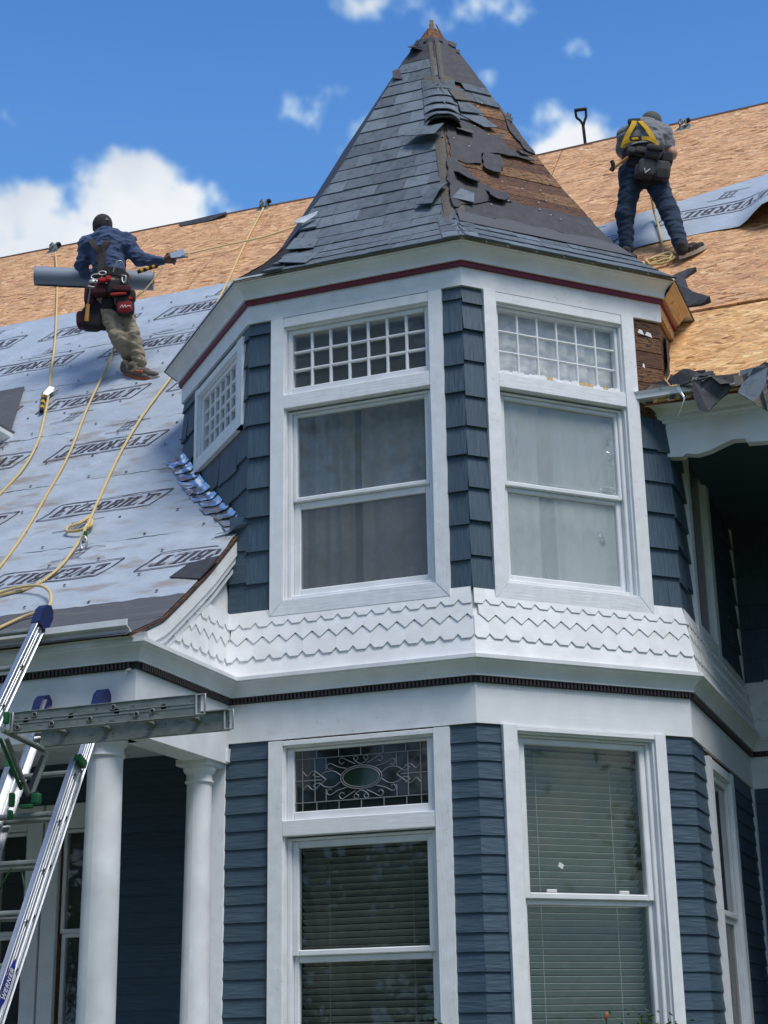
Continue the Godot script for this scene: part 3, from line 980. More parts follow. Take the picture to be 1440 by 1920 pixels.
func blind(f: Fr, u0: float, u1: float, v0: float, v1: float, n: float, label: String) -> void:
	var at := f.p((u0 + u1) / 2, v0, n)
	var t := thing("window_blind", label, "blind", at, "blinds in the lower windows")
	var v := v0
	while v < v1:
		var tilt := 0.85 + rng.randfn(0, 0.03)
		var g := Fr.new(f.p(0, v, n), f.u + f.v * rng.randfn(0, 0.0012), f.v * cos(tilt) + f.n * sin(tilt))
		var m := MB.new()
		board(m, g, u0, u1, -0.025, 0.025, -0.0012, 0.0012, 0.001)
		put(m, "slat", mats.blind, t)
		v += 0.042
	var h := MB.new()
	board(h, f, u0, u1, v1, v1 + 0.04, n - 0.02, n + 0.02)
	put(h, "head_rail", mats.blind, t)
	for u in [lerpf(u0, u1, 0.2), lerpf(u0, u1, 0.8)]:
		var c := MB.new()
		board(c, f, u, u + 0.003, v0, v1, n + 0.022, n + 0.024, 0.0)
		put(c, "cord", mats.blind, t)

func build_windows() -> void:
	var fL := face(0); var fR := face(45); var fRR := face(90); var fLL := face(-45)
	# upper left-hand window: small lights over a two-part sash
	var w := part("window", house)
	w.set_meta("label", "upper turret window with twenty-one small lights above a dark sash")
	casing(w, fL, [-0.612, 0.655, 4.255, 6.41], [-0.515, 0.562, 4.354, 6.338])
	bar(w, fL, -0.514, 0.561, 5.723, 5.826)
	sash(w, fL, -0.503, 0.55, 5.826, 6.326, -0.06, -0.005, 0.034, 0.034, 0.06, mats.smooth)
	lights_grid(w, fL, -0.467, 0.516, 5.886, 6.292, 7, 3, -0.03, mats.glass_wavy, mats.smooth)
	sash(w, fL, -0.503, 0.55, 4.364, 5.711, -0.07, -0.012, 0.03, 0.016, 0.03, mats.smooth, "storm_frame")
	sash(w, fL, -0.473, 0.52, 5.055, 5.695, -0.08, -0.03, 0.03, 0.024, 0.032, mats.smooth)
	sash(w, fL, -0.473, 0.52, 4.394, 5.055, -0.10, -0.055, 0.046, 0.05, 0.05, mats.smooth)
	glass(w, fL, -0.45, 0.495, 5.08, 5.675, -0.055, mats.glass_hazy)
	glass(w, fL, -0.44, 0.485, 4.43, 5.02, -0.08, mats.glass_hazy)
	var scr := MB.new()
	rectq(scr, fL, -0.44, 0.485, 4.42, 5.04, -0.066)
	put(scr, "insect_screen", mats.screen, w)
	drape(fL, -0.52, -0.10, 4.3, 5.75, -0.24, 0.03, 4.0, mats.curtain, "dim folded curtain in left half of upper turret window below small lights", "curtains in the turret")
	drape(fL, -0.03, 0.58, 4.3, 5.75, -0.22, 0.03, 4.0, mats.curtain, "pale folded curtain in right half of upper turret window below small lights", "curtains in the turret")
	# upper right-hand window: peeling, its glass behind milky film
	w = part("window", house)
	w.set_meta("label", "upper turret window with eighteen small lights and milky film on its panes")
	casing(w, fR, [-0.638, 0.553, 4.235, 6.41], [-0.545, 0.453, 4.349, 6.338])
	bar(w, fR, -0.544, 0.452, 5.71, 5.816)
	sash(w, fR, -0.533, 0.441, 5.816, 6.326, -0.06, -0.005, 0.025, 0.024, 0.036, mats.smooth)
	lights_grid(w, fR, -0.508, 0.418, 5.85, 6.302, 6, 3, -0.03, mats.glass_wavy, mats.trim, 0.013)
	for k in 14:         # ragged putty and bare wood along the foot of the small lights
		var m := MB.new()
		var u := -0.505 + k * 0.066 + rng.randf() * 0.02
		var wd := rng.randf_range(0.03, 0.085); var h := rng.randf_range(0.004, 0.016)
		plate(m, fR, PackedVector2Array([Vector2(u, 5.838), Vector2(u + wd, 5.836), Vector2(u + wd * 1.05, 5.850 + h * 0.4), Vector2(u + wd * 0.7, 5.852 + h), Vector2(u + wd * 0.4, 5.85 + h * 0.5), Vector2(u + wd * 0.1, 5.852 + h * 0.8)]), -0.012, -0.003 + rng.randf() * 0.003)
		put(m, "paint_flake", mats.white if k not in [5, 9, 10, 12] else mats.rawwood, w)
	sash(w, fR, -0.533, 0.441, 4.359, 5.698, -0.07, -0.012, 0.03, 0.016, 0.03, mats.smooth, "storm_frame")
	sash(w, fR, -0.503, 0.411, 5.04, 5.682, -0.08, -0.03, 0.026, 0.03, 0.034, mats.smooth)
	sash(w, fR, -0.503, 0.411, 4.389, 5.04, -0.10, -0.055, 0.04, 0.03, 0.046, mats.smooth)
	glass(w, fR, -0.485, 0.39, 5.06, 5.66, -0.055, mats.glass_film)
	glass(w, fR, -0.47, 0.38, 4.43, 5.02, -0.08, mats.glass_film)
	for q in [[-0.43, -0.375, 5.09, 5.62], [0.29, 0.375, 5.30, 5.60], [0.24, 0.38, 5.07, 5.14], [0.22, 0.29, 4.72, 4.84], [-0.3, 0.1, 5.065, 5.10]]:
		# loose folds of the film
		var fm := MB.new()
		var fp := PackedVector3Array(); var fu := PackedVector2Array()
		for r in 24:
			for c in 6:
				var bulge := sin(PI * c / 5.0) * sin(PI * r / 23.0)
				fp.append(fR.p(lerpf(q[0], q[1], c / 5.0) + rng.randfn(0, 0.006) * bulge, lerpf(q[2], q[3], r / 23.0), -0.052 if q[2] > 5.05 else -0.076) + fR.n * bulge * maxf(0.0, rng.randfn(0.012, 0.009)))
				fu.append(Vector2(c, r))
		fm.grid(fp, 24, 6, fu)
		put(fm, "film_fold", mats.film, w)
	drape(fR, -0.52, 0.43, 5.84, 6.32, -0.10, 0.012, 5.0, mats.sheer, "white sheer behind the eighteen small lights", "curtains in the turret")
	drape(fR, -0.55, -0.13, 4.3, 6.32, -0.24, 0.025, 3.0, mats.curtain, "pale curtain in left half of turret window with milky glass", "curtains in the turret")
	drape(fR, 0.0, 0.46, 4.3, 6.32, -0.22, 0.025, 3.0, mats.curtain, "pale curtain in right half of turret window with milky glass", "curtains in the turret")
	for k in 18:         # filled nail holes dabbed with fresh paint
		var sideu: float = [-0.59, 0.503][k % 2] + rng.randf_range(-0.03, 0.03)
		var v := rng.randf_range(4.4, 6.36)
		var pl := []
		for j in 8: pl.append(Vector2(sideu + cos(TAU * j / 8) * rng.randf_range(0.006, 0.012), v + sin(TAU * j / 8) * rng.randf_range(0.008, 0.02)))
		var m := MB.new()
		plate(m, fR, ragged(pl, 0.02, 0.0), 0.0425, 0.0434)
		put(m, "paint_dab", mats.white, w)
	# small window on the left flank
	w = part("window", house)
	w.set_meta("label", "small many-paned window low on the turret's left flank")
	casing(w, fLL, [-0.40, 0.715, 5.685, 6.36], [-0.34, 0.60, 5.785, 6.305], false)
	sash(w, fLL, -0.328, 0.588, 5.795, 6.293, -0.05, 0.005, 0.03, 0.03, 0.04, mats.smooth)
	lights_grid(w, fLL, -0.298, 0.558, 5.835, 6.263, 7, 4, -0.02, mats.glass_wavy, mats.smooth, 0.022)
	# narrow window on the right flank, upstairs
	w = part("window", house)
	w.set_meta("label", "tall narrow upstairs window on the turret's right flank")
	casing(w, fRR, [-0.32, 0.63, 4.235, 5.95], [-0.2, 0.5, 4.33, 5.84], false)
	sash(w, fRR, -0.188, 0.488, 4.34, 5.83, -0.05, 0.006, 0.04, 0.04, 0.05, mats.smooth)
	glass(w, fRR, -0.15, 0.45, 4.385, 5.79, -0.012, mats.glass)
	var sc2 := MB.new()
	rectq(sc2, fRR, -0.15, 0.45, 4.385, 5.79, -0.002)
	put(sc2, "insect_screen", mats.screen, w)
	# lower left-hand window: leaded light above
	w = part("window", house)
	w.set_meta("label", "ground floor turret window with leaded scrollwork transom")
	casing(w, fL, [-0.613, 0.617, 1.0, 3.42], [-0.515, 0.517, 1.12, 3.385], false)
	bar(w, fL, -0.514, 0.516, 2.81, 2.91)
	sash(w, fL, -0.503, 0.505, 2.91, 3.373, -0.06, -0.005, 0.05, 0.02, 0.055, mats.smooth)
	leaded(w, fL, -0.455, 0.46, 2.966, 3.354, -0.03)
	sash(w, fL, -0.503, 0.505, 1.13, 2.80, -0.07, -0.012, 0.03, 0.016, 0.03, mats.smooth, "storm_frame")
	sash(w, fL, -0.473, 0.475, 2.08, 2.784, -0.08, -0.03, 0.042, 0.044, 0.036, mats.smooth)
	sash(w, fL, -0.473, 0.475, 1.14, 2.08, -0.10, -0.055, 0.034, 0.04, 0.05, mats.smooth)
	glass(w, fL, -0.435, 0.437, 2.11, 2.745, -0.055, mats.glass_dark)
	glass(w, fL, -0.445, 0.447, 1.18, 2.05, -0.08, mats.glass_dark)
	blind(fL, -0.47, 0.47, 1.2, 2.74, -0.2, "pale slatted blind behind ground floor window under leaded transom")
	# lower right-hand window
	w = part("window", house)
	w.set_meta("label", "large ground floor turret window with full-height blind")
	casing(w, fR, [-0.622, 0.57, 1.0, 3.43], [-0.525, 0.49, 1.12, 3.395], false)
	sash(w, fR, -0.513, 0.478, 1.13, 3.383, -0.07, -0.012, 0.03, 0.016, 0.03, mats.smooth, "storm_frame")
	sash(w, fR, -0.483, 0.448, 2.38, 3.367, -0.08, -0.03, 0.044, 0.04, 0.038, mats.smooth)
	sash(w, fR, -0.483, 0.448, 1.14, 2.38, -0.10, -0.055, 0.03, 0.034, 0.05, mats.smooth)
	glass(w, fR, -0.445, 0.41, 2.41, 3.335, -0.055, mats.glass_green)
	glass(w, fR, -0.455, 0.42, 1.18, 2.35, -0.08, mats.glass_green)
	var stk := MB.new()
	plate(stk, fR, PackedVector2Array([Vector2(-0.226, 2.581), Vector2(-0.194, 2.564), Vector2(-0.184, 2.592), Vector2(-0.214, 2.608)]), -0.054, -0.0525)
	put(stk, "window_sticker", mats.white_plastic, w)
	for u in [-0.32, 0.2]:
		var lk := MB.new()
		board(lk, fR, u, u + 0.07, 2.418, 2.44, -0.05, -0.035, 0.004)
		put(lk, "sash_lock", mats.white_plastic, w)
	blind(fR, -0.475, 0.44, 1.2, 3.33, -0.2, "pale slatted blind filling ground floor window beside the corner siding")
	# narrow lower window on the right flank
	w = part("window", house)
	w.set_meta("label", "narrow ground floor window on the turret's right flank")
	casing(w, fRR, [-0.335, 0.67, 1.0, 3.38], [-0.22, 0.55, 1.12, 3.31], false)
	sash(w, fRR, -0.208, 0.538, 2.34, 3.30, -0.05, 0.012, 0.06, 0.05, 0.04, mats.smooth)
	sash(w, fRR, -0.208, 0.538, 1.13, 2.34, -0.06, -0.008, 0.05, 0.04, 0.05, mats.smooth)
	glass(w, fRR, -0.15, 0.48, 2.37, 3.25, -0.008, mats.glass_dark)
	glass(w, fRR, -0.16, 0.49, 1.18, 2.31, -0.03, mats.glass_dark)
	var sc3 := MB.new()
	rectq(sc3, fRR, -0.16, 0.49, 1.18, 2.31, -0.018)
	put(sc3, "insect_screen", mats.screen, w)

func leaded(w: Node3D, f: Fr, u0: float, u1: float, v0: float, v1: float, n: float) -> void:
	glass(w, f, u0, u1, v0, v1, n, mats.leaded, "leaded_pane")
	var m := MB.new()
	var cu := (u0 + u1) / 2; var cv := (v0 + v1) / 2
	var line := func(a: Vector2, b: Vector2) -> void:
		tube(m, PackedVector3Array([f.p(a.x, a.y, n + 0.003), f.p(b.x, b.y, n + 0.003)]), 0.0036, 6)
	var curve := func(pts: Array) -> void:
		for sx in [-1.0, 1.0]:
			for sy in [-1.0, 1.0]:
				var z := []
				for q in pts: z.append(f.p(cu + q.x * sx, cv + q.y * sy, n + 0.003))
				tube(m, smooth_path(z, 5), 0.0034, 6)
	var bi := 0.055
	for v in [v0 + bi, v1 - bi]: line.call(Vector2(u0, v), Vector2(u1, v))
	for u in [u0 + bi, u1 - bi]: line.call(Vector2(u, v0), Vector2(u, v1))
	for k in range(1, 6):
		var u := lerpf(u0, u1, k / 6.0)
		line.call(Vector2(u, v0), Vector2(u, v0 + bi)); line.call(Vector2(u, v1 - bi), Vector2(u, v1))
	for u in [u0, u1 - bi]: line.call(Vector2(u, cv), Vector2(u + bi, cv))
	for u in [u0 + bi + 0.085, u1 - bi - 0.085]: line.call(Vector2(u, v0 + bi), Vector2(u, v1 - bi))
	for u in [cu - 0.24, cu + 0.24]:
		line.call(Vector2(u, v0 + bi), Vector2(u, cv - 0.06)); line.call(Vector2(u, cv + 0.06), Vector2(u, v1 - bi))
	line.call(Vector2(u0 + bi, cv), Vector2(cu - 0.27, cv)); line.call(Vector2(cu + 0.27, cv), Vector2(u1 - bi, cv))
	for e in [[0.125, 0.062], [0.14, 0.074]]:
		var ring := PackedVector3Array()
		for k in 33: ring.append(f.p(cu + cos(TAU * k / 32) * e[0], cv + sin(TAU * k / 32) * e[1], n + 0.003))
		tube(m, ring, 0.0036, 6)
	curve.call([Vector2(0.0, 0.082), Vector2(0.035, 0.1), Vector2(0.05, 0.125), Vector2(0.03, 0.135), Vector2(0.018, 0.118), Vector2(0.035, 0.105)])
	curve.call([Vector2(0.04, 0.085), Vector2(0.09, 0.11), Vector2(0.13, 0.13), Vector2(0.15, 0.11), Vector2(0.135, 0.09), Vector2(0.115, 0.1)])
	curve.call([Vector2(0.10, 0.06), Vector2(0.16, 0.075), Vector2(0.21, 0.1), Vector2(0.235, 0.085), Vector2(0.22, 0.062), Vector2(0.2, 0.07)])
	curve.call([Vector2(0.14, 0.02), Vector2(0.19, 0.05), Vector2(0.25, 0.045), Vector2(0.29, 0.02), Vector2(0.33, 0.035), Vector2(0.3, 0.055)])
	curve.call([Vector2(0.24, 0.0), Vector2(0.28, 0.03), Vector2(0.33, 0.06), Vector2(0.37, 0.03), Vector2(0.4, 0.06)])
	put(m, "leading", mats.lead, w)
	var g := MB.new()
	var oval := PackedVector2Array()
	for k in 28: oval.append(Vector2(cu + cos(TAU * k / 28) * 0.123, cv + sin(TAU * k / 28) * 0.06))
	plate(g, f, oval, n - 0.004, n + 0.002)
	put(g, "oval_jewel", mats.leaded_green, w)

# ------------------------------------------------------------------ porch
func build_porch() -> void:
	var porch := part("porch", house)
	var m := MB.new()
	var f := Fr.new(Vector3(0, 3.63, 0), Vector3.RIGHT, Vector3(0, 0, -1))
	plate(m, f, PackedVector2Array([Vector2(-9.0, -3.0), Vector2(-0.95, -3.0), Vector2(-0.95, -0.8), Vector2(-9.0, -0.8)]), -0.02, 0.02)
	put(m, "porch_ceiling", mats.smooth, porch)
	m = MB.new()
	plate(m, Fr.new(Vector3(0, 0.5, 0), Vector3.RIGHT, Vector3(0, 0, -1)), PackedVector2Array([Vector2(-9.0, -3.2), Vector2(-0.93, -3.2), Vector2(-0.93, -0.8), Vector2(-9.0, -0.8)]), -0.5, 0.0)
	put(m, "porch_floor", mats.frieze, porch)
	# gutter
	m = MB.new()
	moulding(m, Vector2(-9.0, PZ), Vector2(-0.88, PZ), Vector2(-9.0, PZ), Vector2(-0.88, PZ), [Vector2(0.0, 3.847), Vector2(0.138, 3.847), Vector2(0.15, 3.866), Vector2(0.165, 3.892), Vector2(0.195, 3.905), Vector2(0.20, 3.908), Vector2(0.20, 3.945), Vector2(0.188, 3.949), Vector2(0.188, 3.91), Vector2(0.11, 3.87)])
	put(m, "gutter", mats.smooth, porch)
	for x in [-1.55, -2.4]:
		m = MB.new()
		board(m, Fr.new(Vector3(x, 0, PZ), Vector3.RIGHT, Vector3.UP), 0.0, 0.02, 3.853, 3.951, 0.14, 0.204)
		put(m, "gutter_joint", mats.smooth, porch)
	m = MB.new()
	pillow(m, Vector3(-0.946, 3.677, 3.175), Vector3(0.016, 0.004, 0), Vector3(0, 0.008, 0), Vector3(0, 0, 0.012), 0.6)
	pillow(m, Vector3(-0.963, 3.664, 3.170), Vector3(0.006, 0, 0), Vector3(0, 0.014, 0), Vector3(0, 0, 0.01), 0.6)
	put(m, "wire_hook", mats.white_plastic, porch)
	# columns
	for q in [[-1.165, 3.03, 0.104, 0.114, 3.30], [-1.045, 2.06, 0.080, 0.098, 3.27]]:
		var c := part("porch_column", house)
		m = MB.new()
		var base := Vector3(q[0], 0, q[1])
		var pr := []
		for k in 13:
			var s := k / 12.0
			pr.append(Vector2(lerpf(q[3], q[2], pow(s, 1.5)), lerpf(0.62, q[4] - 0.10, s)))
		lathe(m, base, pr)
		put(m, "shaft", mats.smooth, c)
		m = MB.new()
		lathe(m, base, [Vector2(q[2], q[4] - 0.11), Vector2(q[2] + 0.012, q[4] - 0.105), Vector2(q[2] + 0.015, q[4] - 0.095), Vector2(q[2] + 0.004, q[4] - 0.085), Vector2(q[2] + 0.004, q[4] - 0.05), Vector2(q[2] + 0.02, q[4] - 0.035), Vector2(q[2] + 0.026, q[4] - 0.02), Vector2(q[2] + 0.026, q[4])])
		put(m, "capital", mats.smooth, c)
		m = MB.new()
		var e: float = q[2] + 0.035
		board(m, Fr.new(base, Vector3.RIGHT, Vector3.UP), -e, e, q[4], q[4] + 0.04, -e, e, 0.004)
		put(m, "abacus", mats.smooth, c)
		m = MB.new()
		board(m, Fr.new(base, Vector3.RIGHT, Vector3.UP), -0.16, 0.16, 0.5, 0.62, -0.16, 0.16, 0.006)
		put(m, "plinth", mats.smooth, c)
	# pilaster and inner return beside the turret
	m = MB.new()
	board(m, Fr.new(Vector3(0, 0, 1.9), Vector3.RIGHT, Vector3.UP), -1.19, -0.93, 0.5, 3.33, -0.06, 0.02, 0.004, 1)
	put(m, "pilaster", mats.trim, porch)
	m = MB.new()
	board(m, Fr.new(Vector3(-1.13, 0, 0.8), Vector3(0, 0, 1), Vector3.UP), 0.0, 1.06, 0.5, 3.62, -0.02, 0.03)
	put(m, "return_wall", mats.siding1, porch)
	m = MB.new()
	board(m, Fr.new(Vector3(0, 0, 1.9), Vector3.RIGHT, Vector3.UP), -1.22, -0.90, 3.31, 3.40, -0.08, 0.06, 0.006)
	put(m, "pilaster_cap", mats.trim, porch)
	# back wall of the porch
	var fb := Fr.new(Vector3(0, 0, 0.8), Vector3.RIGHT, Vector3.UP)
	var bw := part("porch_wall", house)
	var hole := [[-2.84, -2.6, 1.2, 3.12], [-3.42, -3.14, 1.2, 3.12]]
	m = MB.new()
	sheath(m, fb, -9.0, -1.13, 0.4, 5.7, hole)
	put(m, "sheathing", mats.oldwood1, bw)
	siding_rows(bw, fb, -4.2, -1.14, [[-3.6, -2.48, 0.0, 3.3]], 3.62)
	var w := part("window", house)
	w.set_meta("label", "shaded porch window seen behind the leaning ladder")
	for q in [[-2.98, -2.85], [-2.6, -2.48], [-3.13, -3.0], [-3.58, -3.42]]:
		m = MB.new()
		board(m, fb, q[0], q[1], 1.0, 3.3, 0.0, 0.04, 0.004, 1)
		put(m, "casing", mats.frieze, w)
	m = MB.new()
	board(m, fb, -3.42, -3.13, 3.12, 3.3, 0.0, 0.04)
	put(m, "head_casing", mats.frieze, w)
	m = MB.new()
	board(m, fb, -2.85, -2.6, 3.12, 3.3, 0.0, 0.04)
	put(m, "head_casing", mats.frieze, w)
	for q in [[-2.84, -2.6], [-3.42, -3.14]]:
		sash(w, fb, q[0], q[1], 2.36, 3.12, -0.06, -0.01, 0.03, 0.03, 0.03, mats.smooth)
		sash(w, fb, q[0], q[1], 1.2, 2.36, -0.08, -0.035, 0.03, 0.03, 0.04, mats.smooth)
		glass(w, fb, q[0] + 0.02, q[1] - 0.02, 2.38, 3.1, -0.03, mats.glass)
		glass(w, fb, q[0] + 0.02, q[1] - 0.02, 1.22, 2.34, -0.06, mats.glass)
	m = MB.new()
	board(m, Fr.new(Vector3(-4.3, 0, 3.0), Vector3(0, 0, -1), Vector3.UP), 0.0, 2.2, 0.5, 3.62, -0.1, 0.0)
	put(m, "end_wall", mats.siding1, porch)
	# the porch's right side above its cornice, under the rake
	var side := part("porch_side", house)
	var fs := Fr.new(Vector3(PX, 0, 1.9), Vector3(0, 0, -1), Vector3.UP)
	skirt(side, fs, -1.33, 0.0, -1.33, 0.0, 0.035, true, PackedVector2Array([Vector2(-1.33, 0), Vector2(0, 0), Vector2(0, 1.0), Vector2(-0.18, 0.84), Vector2(-0.43, 0.62), Vector2(-0.74, 0.38), Vector2(-1.02, 0.18), Vector2(-1.33, 0.03)]))
	for lay in [[0.0, 0.075, 0.03, 0.062], [0.075, 0.115, 0.03, 0.05], [0.145, 0.165, 0.02, 0.034]]:
		m = MB.new()
		var up := PackedVector2Array(); var lo := PackedVector2Array()
		for k in 25:
			var t: float = lerpf(0.02 + lay[1] * 2.4, 1.78, k / 24.0)
			var q := roof_zy(t); var d := roof_zy(t + 0.02) - roof_zy(t - 0.02)
			var nn := Vector2(d.y, -d.x).normalized()     # (z, y) square to the slope
			if nn.y < 0: nn = -nn
			up.append(Vector2(1.9 - q.x, q.y) - Vector2(-nn.x, nn.y) * (0.03 + lay[0]))
			lo.append(Vector2(1.9 - q.x, q.y) - Vector2(-nn.x, nn.y) * (0.03 + lay[1]))
		lo.reverse(); up.append_array(lo)
		plate(m, fs, up, lay[2] - 0.04, lay[3])
		put(m, "rake_moulding", mats.white, side)
	m = MB.new()
	var e0 := PackedVector2Array(); var e1 := PackedVector2Array()
	for k in 25:
		var q := roof_zy(0.0 + 1.8 * k / 24.0)
		e0.append(Vector2(1.9 - q.x, q.y + 0.004)); e1.append(Vector2(1.9 - q.x, q.y - 0.012))
	e1.reverse(); e0.append_array(e1)
	plate(m, fs, e0, 0.0, 0.072)
	put(m, "roof_edge", mats.oldwood1, side)

# ------------------------------------------------------------------ turret roof
const TPY := [6.70, 6.9, 7.15, 7.37, 7.6, 7.85, 8.22, 8.72, 9.18, 9.62, 9.9]
const TPA := [2.075, 1.84, 1.61, 1.46, 1.33, 1.17, 0.97, 0.71, 0.46, 0.22, 0.055]
func tp(y: float) -> float:
	for k in 10:
		if y <= TPY[k + 1] or k == 9: return lerpf(TPA[k], TPA[k + 1], (y - TPY[k]) / (TPY[k + 1] - TPY[k]))
	return 0.0

func TR(deg: float, u: float, y: float, off := 0.0) -> Vector3:
	var f := deg_to_rad(deg)
	var n := Vector3(sin(f), 0, cos(f)); var t := Vector3(cos(f), 0, -sin(f))
	var s := (tp(y - 0.06) - tp(y + 0.06)) / 0.12
	var sn := (n + Vector3.UP * s).normalized()
	return n * tp(y) + t * u + Vector3.UP * y + sn * off

func tpiece(m: MB, deg: float, u0: float, u1: float, y0: float, y1: float, b0: float, b1: float, t0: float, t1: float, w0 := -9.0, w1 := -9.0) -> void:
	# b: under and upper offset at the lower edge, t: at the top edge
	var a := tp(y0) * S8; var c := tp(y1) * S8
	var p0 := clampf(u0, -a, a); var p1 := clampf(u1, -a, a); var q0 := clampf(u0, -c, c); var q1 := clampf(u1, -c, c)
	if w0 > -8.0:
		q0 = w0; q1 = w1
	hexa(m, [TR(deg, p0, y0, b0), TR(deg, p1, y0, b0), TR(deg, q1, y1, t0), TR(deg, q0, y1, t0), TR(deg, p0, y0, b1), TR(deg, p1, y0, b1), TR(deg, q1, y1, t1), TR(deg, q0, y1, t1)])

func tplate(parent: Node3D, called: String, deg: float, pts: Array, n0: float, lift: Array, material: Material, th := 0.006) -> void:
	var m := MB.new()
	var pv := PackedVector2Array()
	if called.begins_with("felt"):       # torn edges; the lift of the given corners is spread along them
		var fine := ragged(pts, 0.045, 0.006)
		var nl := []
		for q in fine:
			var w := 0.0; var a := 0.0
			for k in pts.size():
				var g: float = 1.0 / (0.0004 + q.distance_squared_to(pts[k]))
				w += g; a += g * (lift[k] if lift.size() > k else 0.0)
			nl.append(a / w + rng.randf() * 0.004)
		pv = fine; lift = nl
	else:
		for q in pts: pv.append(q)
	var tr := Geometry2D.triangulate_polygon(pv)
	var s := Vector2(rng.randf() * 3, rng.randf() * 3)
	var P := func(k: int, o: float) -> Vector3: return TR(deg, pv[k].x, pv[k].y, n0 + o + (lift[k] if lift.size() > k else 0.0))
	for k in range(0, tr.size(), 3):
		var x := tr[k]; var y := tr[k + 1]; var z := tr[k + 2]
		if (pv[y] - pv[x]).cross(pv[z] - pv[x]) < 0.0:
			y = tr[k + 2]; z = tr[k + 1]
		m.tri(P.call(x, th), P.call(y, th), P.call(z, th), s + pv[x], s + pv[y], s + pv[z])
		m.tri(P.call(x, 0.0), P.call(z, 0.0), P.call(y, 0.0), s + pv[x], s + pv[z], s + pv[y])
	var cw := Geometry2D.is_polygon_clockwise(pv)
	for k in pv.size():
		var a := k; var b := (k + 1) % pv.size()
		if cw:
			a = b; b = k
		m.quad(P.call(a, 0.0), P.call(b, 0.0), P.call(b, th), P.call(a, th), s, s, s, s)
	put(m, called, material, parent)

func tsheet(parent: Node3D, called: String, deg: float, y0: float, y1: float, un0: float, un1: float, off: float, material: Material, rough := 0.004) -> void:
	# a sheet laid over part of a slope; un is u as a share of the half width
	var m := MB.new()
	var rows := 14; var cols := 16
	var nz := noise(int(y0 * 100) + int(deg), 3.0, 3)
	var p := PackedVector3Array(); var uv := PackedVector2Array()
	for r in rows:
		for c in cols:
			var y := lerpf(y0, y1, float(r) / (rows - 1))
			var un := lerpf(un0, un1, float(c) / (cols - 1))
			var yy := y
			if r == rows - 1: yy += nz.get_noise_1d(un * 2.0) * 0.05
			var u := un * tp(yy) * S8
			p.append(TR(deg, u, yy, off + nz.get_noise_2d(u * 2.0, y * 2.0) * rough))
			uv.append(Vector2(u, y))
	m.grid(p, rows, cols, uv)
	var e := MB.new()
	var ep := PackedVector3Array()
	for k in p.size(): ep.append(p[k] - Vector3(sin(deg_to_rad(deg)), 0.5, cos(deg_to_rad(deg))).normalized() * 0.005)
	e.grid(ep, rows, cols, uv, true)
	m.add(e)
	for c in cols - 1:
		m.quad(ep[c], ep[c + 1], p[c + 1], p[c])
		var k := (rows - 1) * cols + c
		m.quad(ep[k + 1], ep[k], p[k], p[k + 1])
	put(m, called, material, parent)

func hip_cap(parent: Node3D, y0: float, y1: float, w: float, lift: float, arch: float, material: Material, called := "hip_cap") -> void:
	var m := MB.new()
	var rows := 6; var cols := 13
	var top := PackedVector3Array(); var bot := PackedVector3Array(); var uv := PackedVector2Array()
	for r in rows:
		var s := float(r) / (rows - 1)
		var y := lerpf(y0, y1, s)
		var h := tp(y) * S8
		for c in cols:
			var a := lerpf(-w, w, float(c) / (cols - 1))
			var k := absf(a) / w
			var off := 0.016 + lift * pow(1.0 - s, 2.0) * (0.35 + 0.65 * (1.0 - k * k)) + arch * (1.0 - k * k) * (1.0 - s)
			var q := TR(0, h + a, y, off) if a < 0.0 else TR(45, -h + a, y, off)
			# round the ridge of the hip
			var inward := 0.02 * pow(1.0 - k, 3.0)
			q -= Vector3(sin(PI / 8), 0, cos(PI / 8)) * inward
			top.append(q); bot.append(q - Vector3(sin(PI / 8), 0.3, cos(PI / 8)).normalized() * 0.010)
			uv.append(Vector2(a, y))
	m.grid(top, rows, cols, uv)
	m.grid(bot, rows, cols, uv, true)
	for c in cols - 1: m.quad(bot[c], bot[c + 1], top[c + 1], top[c])
	for r in rows - 1:
		m.quad(bot[(r + 1) * cols], bot[r * cols], top[r * cols], top[(r + 1) * cols])
		var k := r * cols + cols - 1
		m.quad(bot[k], bot[k + cols], top[k + cols], top[k])
	put(m, called, material, parent)

func sh() -> Material: return mats["shingle%d" % [0, 1, 4, 4, 1, 3, 2, 0][rng.randi() % 8]]

